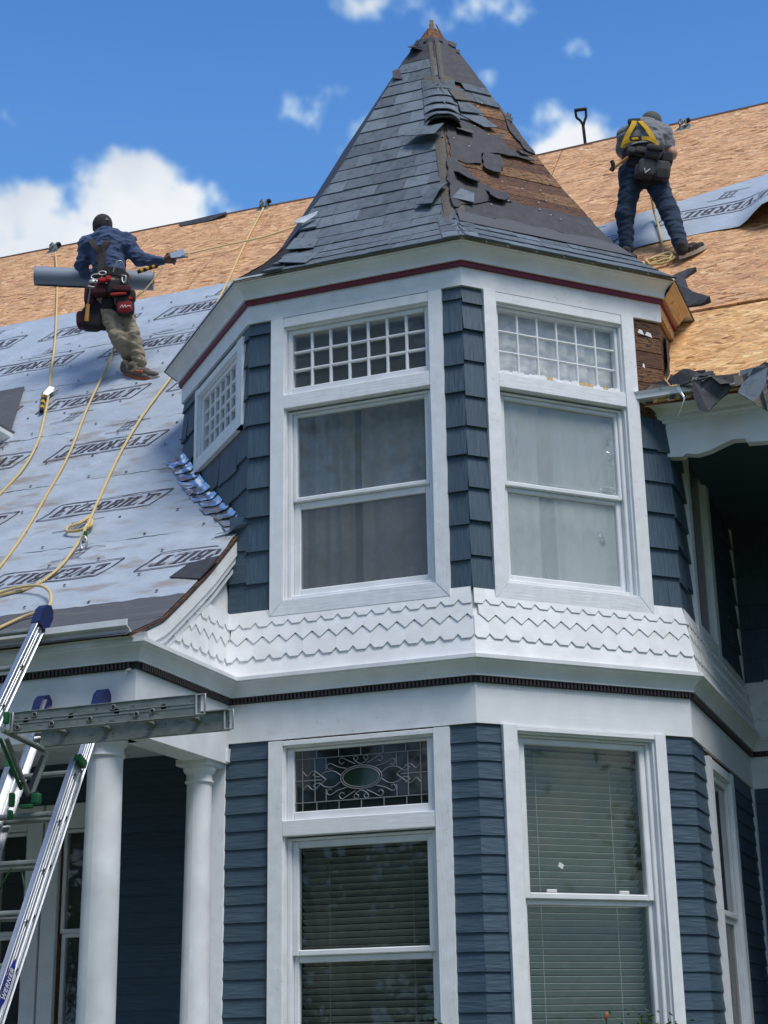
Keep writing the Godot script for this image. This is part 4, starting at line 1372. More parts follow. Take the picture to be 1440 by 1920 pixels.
func build_turret_roof() -> void:
	var roof := part("turret_roof", house)
	for k in 8:
		var m := MB.new()
		var deg := -90.0 + 45.0 * k
		var p := PackedVector3Array(); var uv := PackedVector2Array()
		for r in 11:
			for c in 5:
				var u: float = lerpf(-1.0, 1.0, c / 4.0) * TPA[r] * S8
				p.append(TR(deg, u, TPY[r], -0.012)); uv.append(Vector2(u, TPY[r]))
		m.grid(p, 11, 5, uv)
		put(m, "roof_slope", mats.oldwood0 if k in [1, 2, 3] else mats.shingle2, roof)
	var eave := MB.new()      # soffit closing the eaves over the crown
	plate(eave, Fr.new(Vector3(0, 6.70, 0), Vector3.RIGHT, Vector3(0, 0, -1)), PackedVector2Array([Vector2(-0.85, -2.055), Vector2(0.85, -2.055), Vector2(2.055, -0.85), Vector2(2.055, 0.3), Vector2(-2.055, 0.85), Vector2(-2.055, -0.85)]), -0.01, 0.01)
	put(eave, "eave_board", mats.smooth, roof)
	# courses of shingles, from equal steps along the slope
	var ys := [6.698]
	while ys[-1] < 9.62:
		var y: float = ys[-1]
		var s := (tp(y) - tp(y + 0.1)) / 0.1
		ys.append(y + 0.168 / sqrt(1.0 + s * s))
	for k in ys.size() - 1:
		var y0: float = ys[k]; var y1: float = ys[k + 1] + 0.03
		var w := tp(y0) * S8
		# left-hand slope
		if y0 < 9.34:
			var u := -w - rng.randf() * 0.16
			var left := -w + clampf(lerpf(0.24, 0.0, (y0 - 6.72) / 0.7), 0.0, 0.24)
			var right := w
			if y0 > 7.2 and y0 < 8.12: right = w - 0.075
			if y0 > 9.08: right = w - 0.05
			while u < right - 0.02:
				var wd := rng.randf_range(0.12, 0.24)
				var a := maxf(u, left); var b := minf(u + wd, right)
				if b - a > 0.02:
					var lift := rng.randf_range(0.0, 0.005)
					if a < left + 0.02 and left > -w + 0.01: lift += 0.018
					var dy := rng.randf_range(-0.004, 0.004)
					var m := MB.new()
					tpiece(m, 0, a + 0.001, b - 0.001, y0 + dy, y1, 0.003 + lift * 0.7, 0.012 + lift, 0.0, 0.005)
					put(m, "roof_shingle", sh(), roof)
				u += wd
		# right-hand slope: only the lowest courses and a patch near the top are left
		if y0 < 7.0 or (y0 > 8.36 and y0 < 9.0):
			var u := -w + (0.0 if k % 2 == 0 else -0.13)
			while u < w - 0.03:
				var wd := rng.randf_range(0.14, 0.25)
				var a := maxf(u, -w + 0.02); var b := minf(u + wd, w - 0.01)
				var un := (a + b) / 2 / w
				var gone := y0 > 8.3 and (rng.randf() < 0.12 or (y0 < 8.5 and un > 0.25))
				if b - a > 0.03 and not gone:
					var lift := rng.randf_range(0.0, 0.006) + (rng.randf_range(0.0, 0.010) if y0 > 8.3 else 0.0)
					var m := MB.new()
					tpiece(m, 45, a + 0.0015, b - 0.0015, y0 + rng.randf_range(-0.006, 0.006), y1, 0.004 + lift * 0.6, 0.015 + lift, 0.0, 0.006)
					put(m, "roof_shingle", sh() if y0 < 7.0 else mats["shingle%d" % [1, 4, 0, 2][rng.randi() % 4]], roof)
				u += wd
	# old sheathing boards laid bare
	var y := 7.30
	var k2 := 0
	while y < 8.75:
		var w := tp(y) * S8
		var cut := rng.randf_range(-0.6, 0.6) * w
		for q in [[-w, cut], [cut, w]]:
			var m := MB.new()
			var o := rng.randf_range(0.004, 0.01)
			tpiece(m, 45, q[0] + 0.002, q[1] - 0.002, y + 0.003, y + 0.127, -0.01, o, -0.01, o)
			put(m, "sheathing_board", mats["oldwood%d" % [0, 2, 0, 1][k2 % 4]], roof)
			k2 += 1
		y += 0.13
	# left flank: felt only
	tsheet(roof, "felt_sheet", -45, 6.72, 9.6, -1.0, 1.0, 0.0, mats.felt)
	# felt that is left on the right-hand slope
	tsheet(roof, "felt_sheet", 45, 7.12, 7.45, -0.99, 0.99, 0.016, mats.felt)
	tsheet(roof, "felt_sheet", 45, 6.99, 7.16, -0.98, 0.99, 0.022, mats.starter, 0.002)
	tsheet(roof, "felt_sheet", 45, 9.02, 9.68, -0.98, 0.98, 0.012, mats.felt)
	tsheet(roof, "felt_sheet", 0, 9.36, 9.69, -0.98, 0.98, 0.010, mats.felt)
	tsheet(roof, "felt_sheet", 0, 6.71, 7.50, -1.0, -0.55, -0.004, mats.black_felt)
	tplate(roof, "felt_patch", 45, [Vector2(-0.66, 7.2), Vector2(-0.36, 7.36), Vector2(-0.10, 7.44), Vector2(-0.12, 7.5), Vector2(-0.31, 7.6), Vector2(-0.36, 7.72), Vector2(-0.45, 7.88), Vector2(-0.5, 7.86), Vector2(-0.58, 7.6)], 0.018, [], mats.felt)
	tplate(roof, "felt_patch", 45, [Vector2(-0.455, 7.872), Vector2(-0.33, 7.855), Vector2(-0.20, 7.885), Vector2(-0.15, 8.03), Vector2(0.0, 8.075), Vector2(0.16, 8.085), Vector2(0.33, 8.075), Vector2(0.34, 8.10), Vector2(0.2, 8.16), Vector2(0.12, 8.22), Vector2(0.14, 8.36), Vector2(0.02, 8.33), Vector2(-0.08, 8.41), Vector2(-0.28, 8.47), Vector2(-0.345, 8.40), Vector2(-0.40, 8.14)], 0.012, [0, 0, 0.012, 0.01, 0.012, 0.016, 0.02, 0.01, 0, 0, 0.006, 0, 0, 0, 0, 0], mats.felt)
	tplate(roof, "felt_patch", 45, [Vector2(-0.118, 8.071), Vector2(0.016, 8.054), Vector2(-0.001, 7.902), Vector2(-0.080, 7.774), Vector2(-0.190, 7.807), Vector2(-0.171, 7.960)], 0.022, [0.0, 0.0, 0.012, 0.02, 0.012, 0.006], mats.felt)
	tplate(roof, "felt_patch", 45, [Vector2(0.25, 8.63), Vector2(0.24, 8.45), Vector2(0.32, 8.22), Vector2(0.385, 8.20), Vector2(0.33, 8.45)], 0.012, [], mats.felt)
	for q in [[[Vector2(-0.503, 7.687), Vector2(-0.398, 7.681), Vector2(-0.295, 7.647), Vector2(-0.355, 7.536), Vector2(-0.454, 7.544), Vector2(-0.510, 7.603)], [0.0, 0.0, 0.0, 0.05, 0.06, 0.055]],
			[[Vector2(-0.286, 7.545), Vector2(-0.120, 7.544), Vector2(-0.090, 7.503), Vector2(-0.199, 7.382), Vector2(-0.313, 7.410)], [0.0, 0.0, 0.01, 0.04, 0.045]],
			[[Vector2(0.219, 8.221), Vector2(0.319, 8.178), Vector2(0.319, 8.124), Vector2(0.212, 8.117)], [0.0, 0.0, 0.025, 0.03]]]:
		tplate(roof, "felt_flap", 45, q[0], 0.016, q[1], mats.felt)
	# loose and lifted shingles by the hip
	tplate(roof, "loose_shingle", 45, [Vector2(-0.636, 7.321), Vector2(-0.527, 7.452), Vector2(-0.428, 7.419), Vector2(-0.487, 7.269)], 0.022, [0.0, 0.01, 0.015, 0.025], mats.shingle3)
	tplate(roof, "loose_shingle", 45, [Vector2(-0.204, 8.848), Vector2(-0.079, 8.865), Vector2(-0.035, 8.726), Vector2(-0.190, 8.686)], 0.022, [0.0, 0.0, 0.012, 0.02], mats.oldfelt)
	tplate(roof, "loose_shingle", 45, [Vector2(-0.220, 8.534), Vector2(0.015, 8.573), Vector2(0.110, 8.418), Vector2(-0.018, 8.389)], 0.02, [0.0, 0.0, 0.02, 0.015], mats.shingle1)
	tplate(roof, "loose_shingle", 45, [Vector2(-0.162, 8.703), Vector2(-0.048, 8.715), Vector2(0.040, 8.575), Vector2(-0.190, 8.524)], 0.022, [0.0, 0.0, 0.016, 0.022], mats.shingle0)
	tplate(roof, "loose_shingle", 45, [Vector2(-0.292, 8.304), Vector2(-0.145, 8.312), Vector2(-0.165, 8.231), Vector2(-0.307, 8.238)], 0.03, [0.0, 0.0, 0.02, 0.03], mats.starter)
	tplate(roof, "loose_shingle", 0, [Vector2(0.358, 7.293), Vector2(0.428, 7.540), Vector2(0.564, 7.497), Vector2(0.529, 7.383), Vector2(0.491, 7.250)], 0.024, [0.02, 0.0, 0.02, 0.05, 0.03], mats.shingle0)
	tplate(roof, "loose_shingle", 0, [Vector2(0.102, 8.185), Vector2(0.197, 8.309), Vector2(0.416, 8.255), Vector2(0.372, 8.095)], 0.03, [0.05, 0.02, 0.04, 0.07], mats.shingle1)
	tplate(roof, "loose_shingle", 0, [Vector2(-0.117, 9.544), Vector2(-0.087, 9.597), Vector2(0.019, 9.514), Vector2(0.000, 9.481), Vector2(-0.068, 9.460)], 0.02, [0.03, 0.0, 0.0, 0.04, 0.06], mats.felt)
	tplate(roof, "loose_shingle", 0, [Vector2(-0.207, 9.246), Vector2(-0.157, 9.290), Vector2(-0.096, 9.112), Vector2(-0.175, 9.126)], 0.014, [0.015, 0.0, 0.0, 0.02], mats.felt)
	# where caps are off the hip shows its old felt
	for q in [[7.12, 8.48, 0.078], [8.95, 9.60, 0.05]]:
		hip_cap(roof, q[0], q[1], q[2], 0.0, 0.0, mats.oldfelt, "hip_felt")
	for q in [[6.70, 6.86, 0.13, 0.004], [6.82, 6.99, 0.13, 0.004], [6.95, 7.13, 0.13, 0.006]]:
		hip_cap(roof, q[0], q[1], q[2], q[3], 0.0, sh())
	hip_cap(roof, 7.05, 7.19, 0.10, 0.0, 0.0, mats.oldfelt)
	var cap_y := [8.985, 8.87, 8.755, 8.64, 8.53, 8.42]
	for c in 6:
		hip_cap(roof, cap_y[c] - 0.12, cap_y[c] + 0.05, 0.14, [0.008, 0.014, 0.018, 0.024, 0.036, 0.06][c], [0.004, 0.006, 0.010, 0.018, 0.03, 0.055][c], mats["shingle%d" % [2, 4, 1, 3, 4, 1][c]])
	hip_cap(roof, 8.93, 9.07, 0.12, 0.0, 0.0, mats.oldfelt)
	# pale flap peeled up at the left hip
	tplate(roof, "loose_shingle", 0, [Vector2(-0.599, 7.307), Vector2(-0.588, 7.371), Vector2(-0.458, 7.464), Vector2(-0.463, 7.416), Vector2(-0.536, 7.328)], 0.03, [0.06, 0.05, 0.02, 0.02, 0.03], mats.under_clean)
	for q in [[Vector2(-0.532, 6.780), Vector2(-0.532, 6.951), Vector2(-0.283, 6.901), Vector2(-0.297, 6.724)], [Vector2(-0.574, 7.003), Vector2(-0.575, 7.187), Vector2(-0.373, 7.143), Vector2(-0.363, 7.003)]]:
		tplate(roof, "loose_shingle", 0, q, 0.014, [0.03, 0.02, 0.0, 0.005], mats.shingle1)
	# splintered wooden tip
	for k in 9:
		var m := MB.new()
		var a := TAU * k / 9.0 + rng.randf() * 0.3
		var d := Vector3(sin(a), 0, cos(a))
		var r0 := 0.15; var top := rng.randf_range(9.80, 9.97)
		var c := d.cross(Vector3.UP)
		var wv := 0.045
		var q0 := d * r0 + Vector3.UP * 9.64; var q1 := d * 0.04 + Vector3.UP * top
		hexa(m, [q0 - c * wv, q0 + c * wv, q1 + c * 0.012, q1 - c * 0.015, q0 - c * wv + d * 0.02, q0 + c * wv + d * 0.02, q1 + c * 0.012 + d * 0.012, q1 - c * 0.015 + d * 0.012])
		put(m, "wood_splinter", mats["oldwood%d" % [2, 0, 2][k % 3]], roof)
	# torn felt standing up along the outline
	for q in [[45, 0.8, 9.60, 0.05], [45, 0.6, 9.62, 0.04], [45, 0.85, 9.52, 0.03], [0, -0.7, 9.62, 0.045], [0, -0.8, 9.55, 0.03], [45, 0.93, 8.66, 0.05], [45, 0.92, 8.62, 0.04], [0, 0.2, 9.64, 0.03], [45, -0.3, 9.64, 0.035]]:
		var u: float = q[1] * tp(q[2]) * S8
		var h: float = q[3]
		tplate(roof, "felt_tuft", q[0], [Vector2(u - h * 0.6, q[2] - 0.02), Vector2(u + h * 0.3, q[2] - 0.03), Vector2(u + h * 0.75, q[2] + h * 0.5), Vector2(u + h * 0.3, q[2] + h * 0.35), Vector2(u + h * 0.2, q[2] + h), Vector2(u - h * 0.2, q[2] + h * 0.4)], 0.012, [0.0, 0.0, h * 0.5, h * 0.2, h * 0.4, 0.0], mats.felt)
	# nail heads
	var nm := MB.new()
	for k in 24:
		var yy := rng.randf_range(7.15, 8.9)
		var u := rng.randf_range(-0.95, 0.95) * tp(yy) * S8
		var c := TR(45, u, yy, 0.028)
		var f := Fr.new(c, Vector3(0.7, 0, -0.7), Vector3(-0.4, 0.8, -0.4))
		board(nm, f, -0.006, 0.006, -0.006, 0.006, -0.004, 0.0, 0.003)
	stuff(put(nm, "nail_heads", mats.zinc, roof))

# ------------------------------------------------------------------ main roof
const RZ := [3.30, 2.92, 2.64, 2.33, 2.08, 1.9, 1.51, 1.24, 0.99, 0.78, -3.6]
const RY := [3.86, 4.04, 4.25, 4.49, 4.71, 4.87, 5.21, 5.46, 5.72, 5.95, 10.8556]
var RA := PackedFloat32Array()
func roof_zy(t: float) -> Vector2:
	if RA.size() == 0:
		RA.append(0.0)
		for k in 10: RA.append(RA[k] + Vector2(RZ[k + 1] - RZ[k], RY[k + 1] - RY[k]).length())
	for k in 10:
		if t <= RA[k + 1] or k == 9:
			var s := (t - RA[k]) / (RA[k + 1] - RA[k])
			return Vector2(lerpf(RZ[k], RZ[k + 1], s), lerpf(RY[k], RY[k + 1], s))
	return Vector2.ZERO

func RF(x: float, t: float, off := 0.0) -> Vector3:
	var q := roof_zy(t)
	var d := (roof_zy(t + 0.08) - roof_zy(t - 0.08)).normalized()
	return Vector3(x, q.y - d.x * off, q.x + d.y * off)

func ridge_t(x: float) -> float:
	if x < -3.2: return lerpf(9.43, 9.62, (-3.2 - x) / 3.7)
	if x < 0.1: return lerpf(9.43, 9.20, (x + 3.2) / 3.3)
	return lerpf(9.20, 9.33, (x - 0.1) / 2.4)

func roof_right(t: float) -> float:        # where the left part of the roof ends at the turret
	var z := roof_zy(t).x
	if z > 1.9: return -0.872
	if z > 0.787: return z - 2.69
	return -1.55

func sheet_mesh(x0: float, t0: float, t1: float, off: float, wr: float, seed_: int, bound: Callable, cols := 90, rows := 12) -> MB:
	var m := MB.new()
	var nz := noise(seed_, 1.6, 4); var fz := noise(seed_ + 1, 7.0, 3)
	var p := PackedVector3Array(); var b := PackedVector3Array(); var uv := PackedVector2Array()
	for r in rows:
		for c in cols:
			var t := lerpf(t0, t1, float(r) / (rows - 1))
			if r == 0: t += nz.get_noise_1d(c * 0.5) * 0.03
			var x := lerpf(x0, bound.call(t), float(c) / (cols - 1))
			var o := off + (maxf(0.0, nz.get_noise_2d(x * 0.8, t * 2.4)) * wr * 2.0 + fz.get_noise_2d(x * 0.6, t) * wr * 0.6) * clampf(minf(t - t0, t1 - t) / 0.16, 0.12, 1.0)
			p.append(RF(x, t, o)); b.append(RF(x, t, o - 0.004)); uv.append(Vector2(x, t))
	m.grid(p, rows, cols, uv)
	for c in cols - 1: m.quad(b[c], b[c + 1], p[c + 1], p[c], uv[c], uv[c + 1], uv[c + 1], uv[c])
	return m

func lettering(text: String, serif: bool) -> Array:
	var tm := TextMesh.new()
	var sf := SystemFont.new()
	sf.font_names = PackedStringArray(["Droid Serif" if serif else "Droid Sans"])
	sf.font_weight = 700
	tm.font = sf
	tm.text = text
	tm.font_size = 64
	tm.pixel_size = 0.01
	tm.depth = 0.01
	tm.curve_step = 2.0
	return tm.get_mesh_arrays()

var logo_arr: Array = []
# the maker's print on the sheet: a slanted frame, the name and a small square badge
func print_logo(m: MB, cx: float, ct: float, turned: bool, lim: Callable, lift: Callable) -> void:
	if logo_arr.is_empty(): logo_arr = lettering("EVERBILT", true)
	var v: PackedVector3Array = logo_arr[Mesh.ARRAY_VERTEX]
	var ix: PackedInt32Array = logo_arr[Mesh.ARRAY_INDEX]
	var lo := v[0]; var hi := v[0]
	for q in v:
		lo = lo.min(q); hi = hi.max(q)
	var s := -1.0 if turned else 1.0
	var W := 0.86; var H := 0.125; var sl := 0.55
	var place := func(x: float, y: float) -> Vector2: return Vector2(cx + s * (x + sl * y), ct + s * y * 1.15)
	var put_tri := func(a: Vector2, b: Vector2, c: Vector2) -> void:
		for q in [a, b, c]:
			if q.x > lim.call(q.y) - 0.015: return
		var area := (b - a).cross(c - a)
		var A3 := RF(a.x, a.y, lift.call(a.x, a.y)); var B3 := RF(b.x, b.y, lift.call(b.x, b.y)); var C3 := RF(c.x, c.y, lift.call(c.x, c.y))
		if area > 0.0: m.tri(A3, B3, C3, a, b, c)
		else: m.tri(A3, C3, B3, a, c, b)
	for k in range(0, ix.size(), 3):
		var a := v[ix[k]]; var b := v[ix[k + 1]]; var c := v[ix[k + 2]]
		if a.z < hi.z - 0.002 or b.z < hi.z - 0.002 or c.z < hi.z - 0.002: continue
		var q: Array = []
		for p in [a, b, c]: q.append(place.call(((p.x - lo.x) / (hi.x - lo.x) - 0.5) * W, ((p.y - lo.y) / (hi.y - lo.y) - 0.5) * H))
		put_tri.call(q[0], q[1], q[2])
	var strip := func(a: Vector2, b: Vector2, wd: float) -> void:
		var n := Vector2(-(b - a).y, (b - a).x).normalized() * wd / 2
		var steps := maxi(1, int(a.distance_to(b) / 0.06))
		for k in steps:
			var p := a.lerp(b, float(k) / steps); var q := a.lerp(b, float(k + 1) / steps)
			put_tri.call(p - n, q - n, q + n); put_tri.call(p - n, q + n, p + n)
	var fw := W / 2 + 0.06; var fh := H / 2 + 0.042
	var c4 := [place.call(-fw, -fh), place.call(fw, -fh), place.call(fw, fh), place.call(-fw, fh)]
	for k in 4: strip.call(c4[k], c4[(k + 1) % 4], 0.012)
	# badge: a hatched square on two lines
	for j in 3:
		strip.call(place.call(0.02, -0.235 - 0.045 * j), place.call(0.15, -0.235 - 0.045 * j), 0.008)
		strip.call(place.call(0.035 + 0.05 * j, -0.23), place.call(0.035 + 0.05 * j, -0.33), 0.007)
	strip.call(place.call(-0.07, -0.35), place.call(0.16, -0.35), 0.008)
	strip.call(place.call(-0.02, -0.215), place.call(0.23, -0.215), 0.007)

func build_main_roof() -> void:
	var roof := part("main_roof", house)
	# deck
	var lim := func(t: float) -> float: return roof_right(t)
	var m := sheet_mesh(-9.4, 0.0, 3.30, -0.006, 0.0, 1, lim, 40, 26)
	put(m, "roof_deck", mats.oldwood1, roof)
	m = MB.new()
	var xs := [-9.4, -6.9, -3.2, 0.1, 2.5, 8.3]
	for k in 5:
		var a: float = xs[k]; var b: float = xs[k + 1]
		m.quad(RF(a, 3.29, -0.006), RF(b, 3.29, -0.006), RF(b, ridge_t(b), -0.006), RF(a, ridge_t(a), -0.006))
		m.quad(RF(b, ridge_t(b), 0.012), RF(b, ridge_t(b), 0.012) + Vector3(0, -5.2, -5.2), RF(a, ridge_t(a), 0.012) + Vector3(0, -5.2, -5.2), RF(a, ridge_t(a), 0.012))
	m.quad(RF(1.8, 2.98, -0.006), RF(8.3, 2.98, -0.006), RF(8.3, 3.30, -0.006), RF(1.8, 3.30, -0.006))
	put(m, "roof_deck", mats.oldwood1, roof)
	# strand board panels
	var rows := [3.0, 4.43, 5.65, 6.87, 8.09, 11.0]
	for r in 5:
		var x := -9.4 + (0.0 if r % 2 == 0 else 1.22) - 2.44
		if r == 0: x = 1.86 - 2.44 * 2
		while x < 8.3:
			var a := maxf(x, -9.4); var b := x + 2.43
			x += 2.44
			if r < 3 and b < 0.3: continue
			if r == 0:
				if b < 1.9: continue
				a = maxf(a, 1.86)
			var o := 0.012 + rng.randf_range(0.0, 0.002) + (0.0 if r == 0 else 0.018)
			# long panels are split where the ridge line bends
			var cuts := [a, b]
			if r == 4:
				for q in [-6.9, -3.2, 0.1, 2.5]:
					if q > a + 0.02 and q < b - 0.02: cuts.insert(cuts.size() - 1, q)
			var pm := MB.new()
			for j in cuts.size() - 1:
				var c: float = cuts[j]; var d: float = cuts[j + 1]
				var t0: float = rows[r] + 0.005
				var ta := minf(rows[r + 1] - 0.005, ridge_t(c)); var tb := minf(rows[r + 1] - 0.005, ridge_t(d))
				var s := Vector2(rng.randf() * 9, rng.randf() * 9) if j == 0 else pm.t[0] + Vector2(0, 0)
				hexa(pm, [RF(c, t0, 0.0), RF(d, t0, 0.0), RF(d, tb, 0.0), RF(c, ta, 0.0), RF(c, t0, o), RF(d, t0, o), RF(d, tb, o), RF(c, ta, o)])
			put(pm, "strand_board_panel", mats.osb1 if r == 0 else mats.osb0, roof)
	# thin ridge edge left from the old roofing
	m = MB.new()
	for k in 5:
		var a: float = xs[k]; var b: float = xs[k + 1]
		hexa(m, [RF(a, ridge_t(a) - 0.03, 0.0), RF(b, ridge_t(b) - 0.03, 0.0), RF(b, ridge_t(b) + 0.012, 0.0), RF(a, ridge_t(a) + 0.012, 0.0), RF(a, ridge_t(a) - 0.03, 0.034), RF(b, ridge_t(b) - 0.03, 0.034), RF(b, ridge_t(b) + 0.012, 0.038), RF(a, ridge_t(a) + 0.012, 0.038)])
	put(m, "ridge_strip", mats.oldwood1, roof)
	# underlayment, lowest course first
	var sheets := [[0.80, 2.02, 1.42, true, [-4.74, -3.47, -2.2, -0.93]], [1.90, 3.26, 2.62, false, [-5.0, -3.68, -2.32, -0.98]], [3.14, 4.25, 3.72, true, [-5.37, -4.07, -2.78, -1.5]], [4.12, 5.32, 4.75, false, [-4.68, -3.35, -2.02]], [5.20, 6.15, 5.82, true, [-5.83, -4.5, -3.16, -1.85]], [6.03, 7.12, 6.56, true, [-6.83, -5.5, -4.17, -2.85, -1.5]]]
	for k in 6:
		var q: Array = sheets[k]
		var off := 0.012 + 0.0045 * k
		var sm := sheet_mesh(-9.4, q[0], q[1], off, 0.009, 300 + k * 7, lim, 150, 18)
		var nz := noise(300 + k * 7, 1.6, 4); var fz := noise(301 + k * 7, 7.0, 3)
		var lift := func(x: float, t: float) -> float: return off + 0.006 + (maxf(0.0, nz.get_noise_2d(x * 0.8, t * 2.4)) * 0.018 + fz.get_noise_2d(x * 0.6, t) * 0.0054) * clampf(minf(t - q[0], q[1] - t) / 0.16, 0.12, 1.0)
		var pr := MB.new()
		for cx in q[4]: print_logo(pr, cx, q[2], q[3], lim, lift)
		put(sm, "underlayment_sheet", mats.under if k < 4 else mats.under_clean, roof, pr, mats.print)
		# cap nails along the laps
		var nm := MB.new()
		for row in [q[0] + 0.06, q[0] + 0.42, q[0] + 0.80]:
			var x: float = -6.2 + rng.randf() * 0.3
			while x < roof_right(row) - 0.06:
				var c := RF(x + rng.randfn(0, 0.04), row + rng.randfn(0, 0.02), off + 0.012)
				lathe_disc(nm, c, 0.013)
				x += rng.randf_range(0.34, 0.6)
		stuff(put(nm, "cap_nails", mats.print, roof))
	# starter course at the eave
	put(sheet_mesh(-9.4, -0.02, 0.46, 0.008, 0.002, 500, lim, 60, 10), "starter_course", mats.starter, roof)
	put(sheet_mesh(-9.4, 0.42, 0.84, 0.011, 0.002, 510, lim, 60, 10), "starter_course", mats.starter, roof)
	# folded corner of felt at the rake
	m = MB.new()
	hexa(m, [RF(-1.12, 1.10, 0.018), RF(-0.86, 1.0, 0.018), RF(-0.83, 1.30, 0.03), RF(-1.06, 1.30, 0.018), RF(-1.12, 1.10, 0.024), RF(-0.86, 1.0, 0.026), RF(-0.83, 1.30, 0.05), RF(-1.06, 1.30, 0.024)])
	put(m, "felt_corner", mats.felt, roof)
	# sheet on the right-hand side, its far end lifting
	var top := func(x: float) -> float: return 6.62 + 0.34 * (x - 0.93)
	var bot := func(x: float) -> float: return 5.97 + 0.05 * sin(x * 4.0)
	var rl := func(x: float, t: float) -> float:
		var s: float = clampf((t - bot.call(x)) / (top.call(x) - bot.call(x)), 0.0, 1.0)
		return 0.042 + smoothstep(2.30, 2.62, x) * 0.20 * pow(1.0 - s, 1.6) + 0.006 * sin(x * 7.0 + t * 9.0) * (1.0 - s)
	m = MB.new()
	var p := PackedVector3Array(); var pb := PackedVector3Array(); var uv := PackedVector2Array()
	for r in 14:
		for c in 60:
			var x := lerpf(0.2, 4.4, c / 59.0)
			var t: float = lerpf(bot.call(x), top.call(x), r / 13.0)
			p.append(RF(x, t, rl.call(x, t))); pb.append(RF(x, t, rl.call(x, t) - 0.004)); uv.append(Vector2(x, t))
	m.grid(p, 14, 60, uv)
	for c in 59: m.quad(pb[c], pb[c + 1], p[c + 1], p[c], uv[c], uv[c + 1], uv[c + 1], uv[c])
	var pr2 := MB.new()
	for cx in [0.86, 2.13, 3.4]: print_logo(pr2, cx, 6.22 + 0.22 * (cx - 0.9), true, func(_t: float) -> float: return 4.3, func(x: float, t: float) -> float: return rl.call(x, t) + 0.004)
	put(m, "underlayment_sheet", mats.under_clean, roof, pr2, mats.print)
	# scraps of old felt on the boards
	for q in [[[Vector2(1.792, 5.148), Vector2(1.943, 5.265), Vector2(2.026, 5.195), Vector2(1.943, 5.081), Vector2(1.979, 4.875), Vector2(2.031, 4.729), Vector2(2.103, 4.638), Vector2(2.179, 4.526), Vector2(2.120, 4.491), Vector2(1.980, 4.509), Vector2(1.893, 4.788)], [0.0, 0.0, 0.03, 0.0, 0.0, 0.02, 0.02, 0.04, 0.01, 0.0, 0.0]],
			[[Vector2(-4.250, 9.464), Vector2(-3.610, 9.402), Vector2(-3.607, 9.334), Vector2(-3.798, 9.300), Vector2(-4.187, 9.332)], [0.0, 0.03, 0.03, 0.0, 0.0]]]:
		m = MB.new()
		var pv := PackedVector2Array()
		for z in q[0]: pv.append(z)
		var tr := Geometry2D.triangulate_polygon(pv)
		for k in range(0, tr.size(), 3):
			var z: Array = []
			for j in 3: z.append(RF(pv[tr[k + j]].x, pv[tr[k + j]].y, 0.042 + q[1][tr[k + j]]))
			if ((z[1] - z[0]) as Vector3).cross(z[2] - z[0]).z < 0.0: z.reverse()
			m.tri(z[0], z[1], z[2], pv[tr[k]], pv[tr[k + 1]], pv[tr[k + 2]])
		for k in pv.size():
			var k2 := (k + 1) % pv.size()
			m.quad(RF(pv[k].x, pv[k].y, 0.012), RF(pv[k2].x, pv[k2].y, 0.012), RF(pv[k2].x, pv[k2].y, 0.042 + q[1][k2]), RF(pv[k].x, pv[k].y, 0.042 + q[1][k]))
		put(m, "felt_scrap", mats.felt, roof)
	# grey felt beside the dormer at the left edge of the picture
	m = MB.new()
	hexa(m, [RF(-5.4, 4.20, 0.055), RF(-3.97, 4.28, 0.055), RF(-4.30, 5.26, 0.055), RF(-5.4, 5.24, 0.055), RF(-5.4, 4.20, 0.062), RF(-3.97, 4.28, 0.062), RF(-4.30, 5.26, 0.06), RF(-5.4, 5.24, 0.06)])
	put(m, "felt_sheet", mats.starter, roof)
	var dm := part("dormer", house)
	m = MB.new()
	var dc := RF(-3.95, 4.27, 0.0)
	moulding(m, Vector2(dc.x - 0.12, dc.z + 1.6), Vector2(dc.x - 0.12, dc.z - 0.35), Vector2(dc.x - 0.12, dc.z + 1.6), Vector2(dc.x - 0.12, dc.z - 0.35), [Vector2(0.0, dc.y - 0.12), Vector2(0.04, dc.y - 0.12), Vector2(0.06, dc.y - 0.08), Vector2(0.12, dc.y - 0.02), Vector2(0.12, dc.y + 0.02), Vector2(-0.1, dc.y + 0.05)])
	put(m, "crown_moulding", mats.smooth, dm)
	m = MB.new()
	board(m, Fr.new(Vector3(dc.x - 0.12, 0, dc.z + 1.6), Vector3(0, 0, -1), Vector3.UP), 0.0, 1.9, dc.y - 0.17, dc.y - 0.12, -0.1, 0.03)
	put(m, "maroon_band", mats.maroon, dm)
	m = MB.new()
	board(m, Fr.new(Vector3(dc.x - 0.12, 0, dc.z + 1.6), Vector3(0, 0, -1), Vector3.UP), 0.0, 1.9, dc.y - 1.6, dc.y - 0.17, -1.5, 0.0)
	put(m, "wall", mats.siding0, dm)
	m = MB.new()
	hexa(m, [Vector3(dc.x - 1.8, dc.y + 1.0, dc.z + 1.65), Vector3(dc.x, dc.y + 0.02, dc.z + 1.65), Vector3(dc.x, dc.y + 0.02, dc.z - 0.1), Vector3(dc.x - 1.8, dc.y + 1.0, dc.z - 1.2), Vector3(dc.x - 1.8, dc.y + 1.05, dc.z + 1.65), Vector3(dc.x, dc.y + 0.05, dc.z + 1.65), Vector3(dc.x, dc.y + 0.05, dc.z - 0.1), Vector3(dc.x - 1.8, dc.y + 1.05, dc.z - 1.2)])
	put(m, "roof_slope", mats.starter, dm)
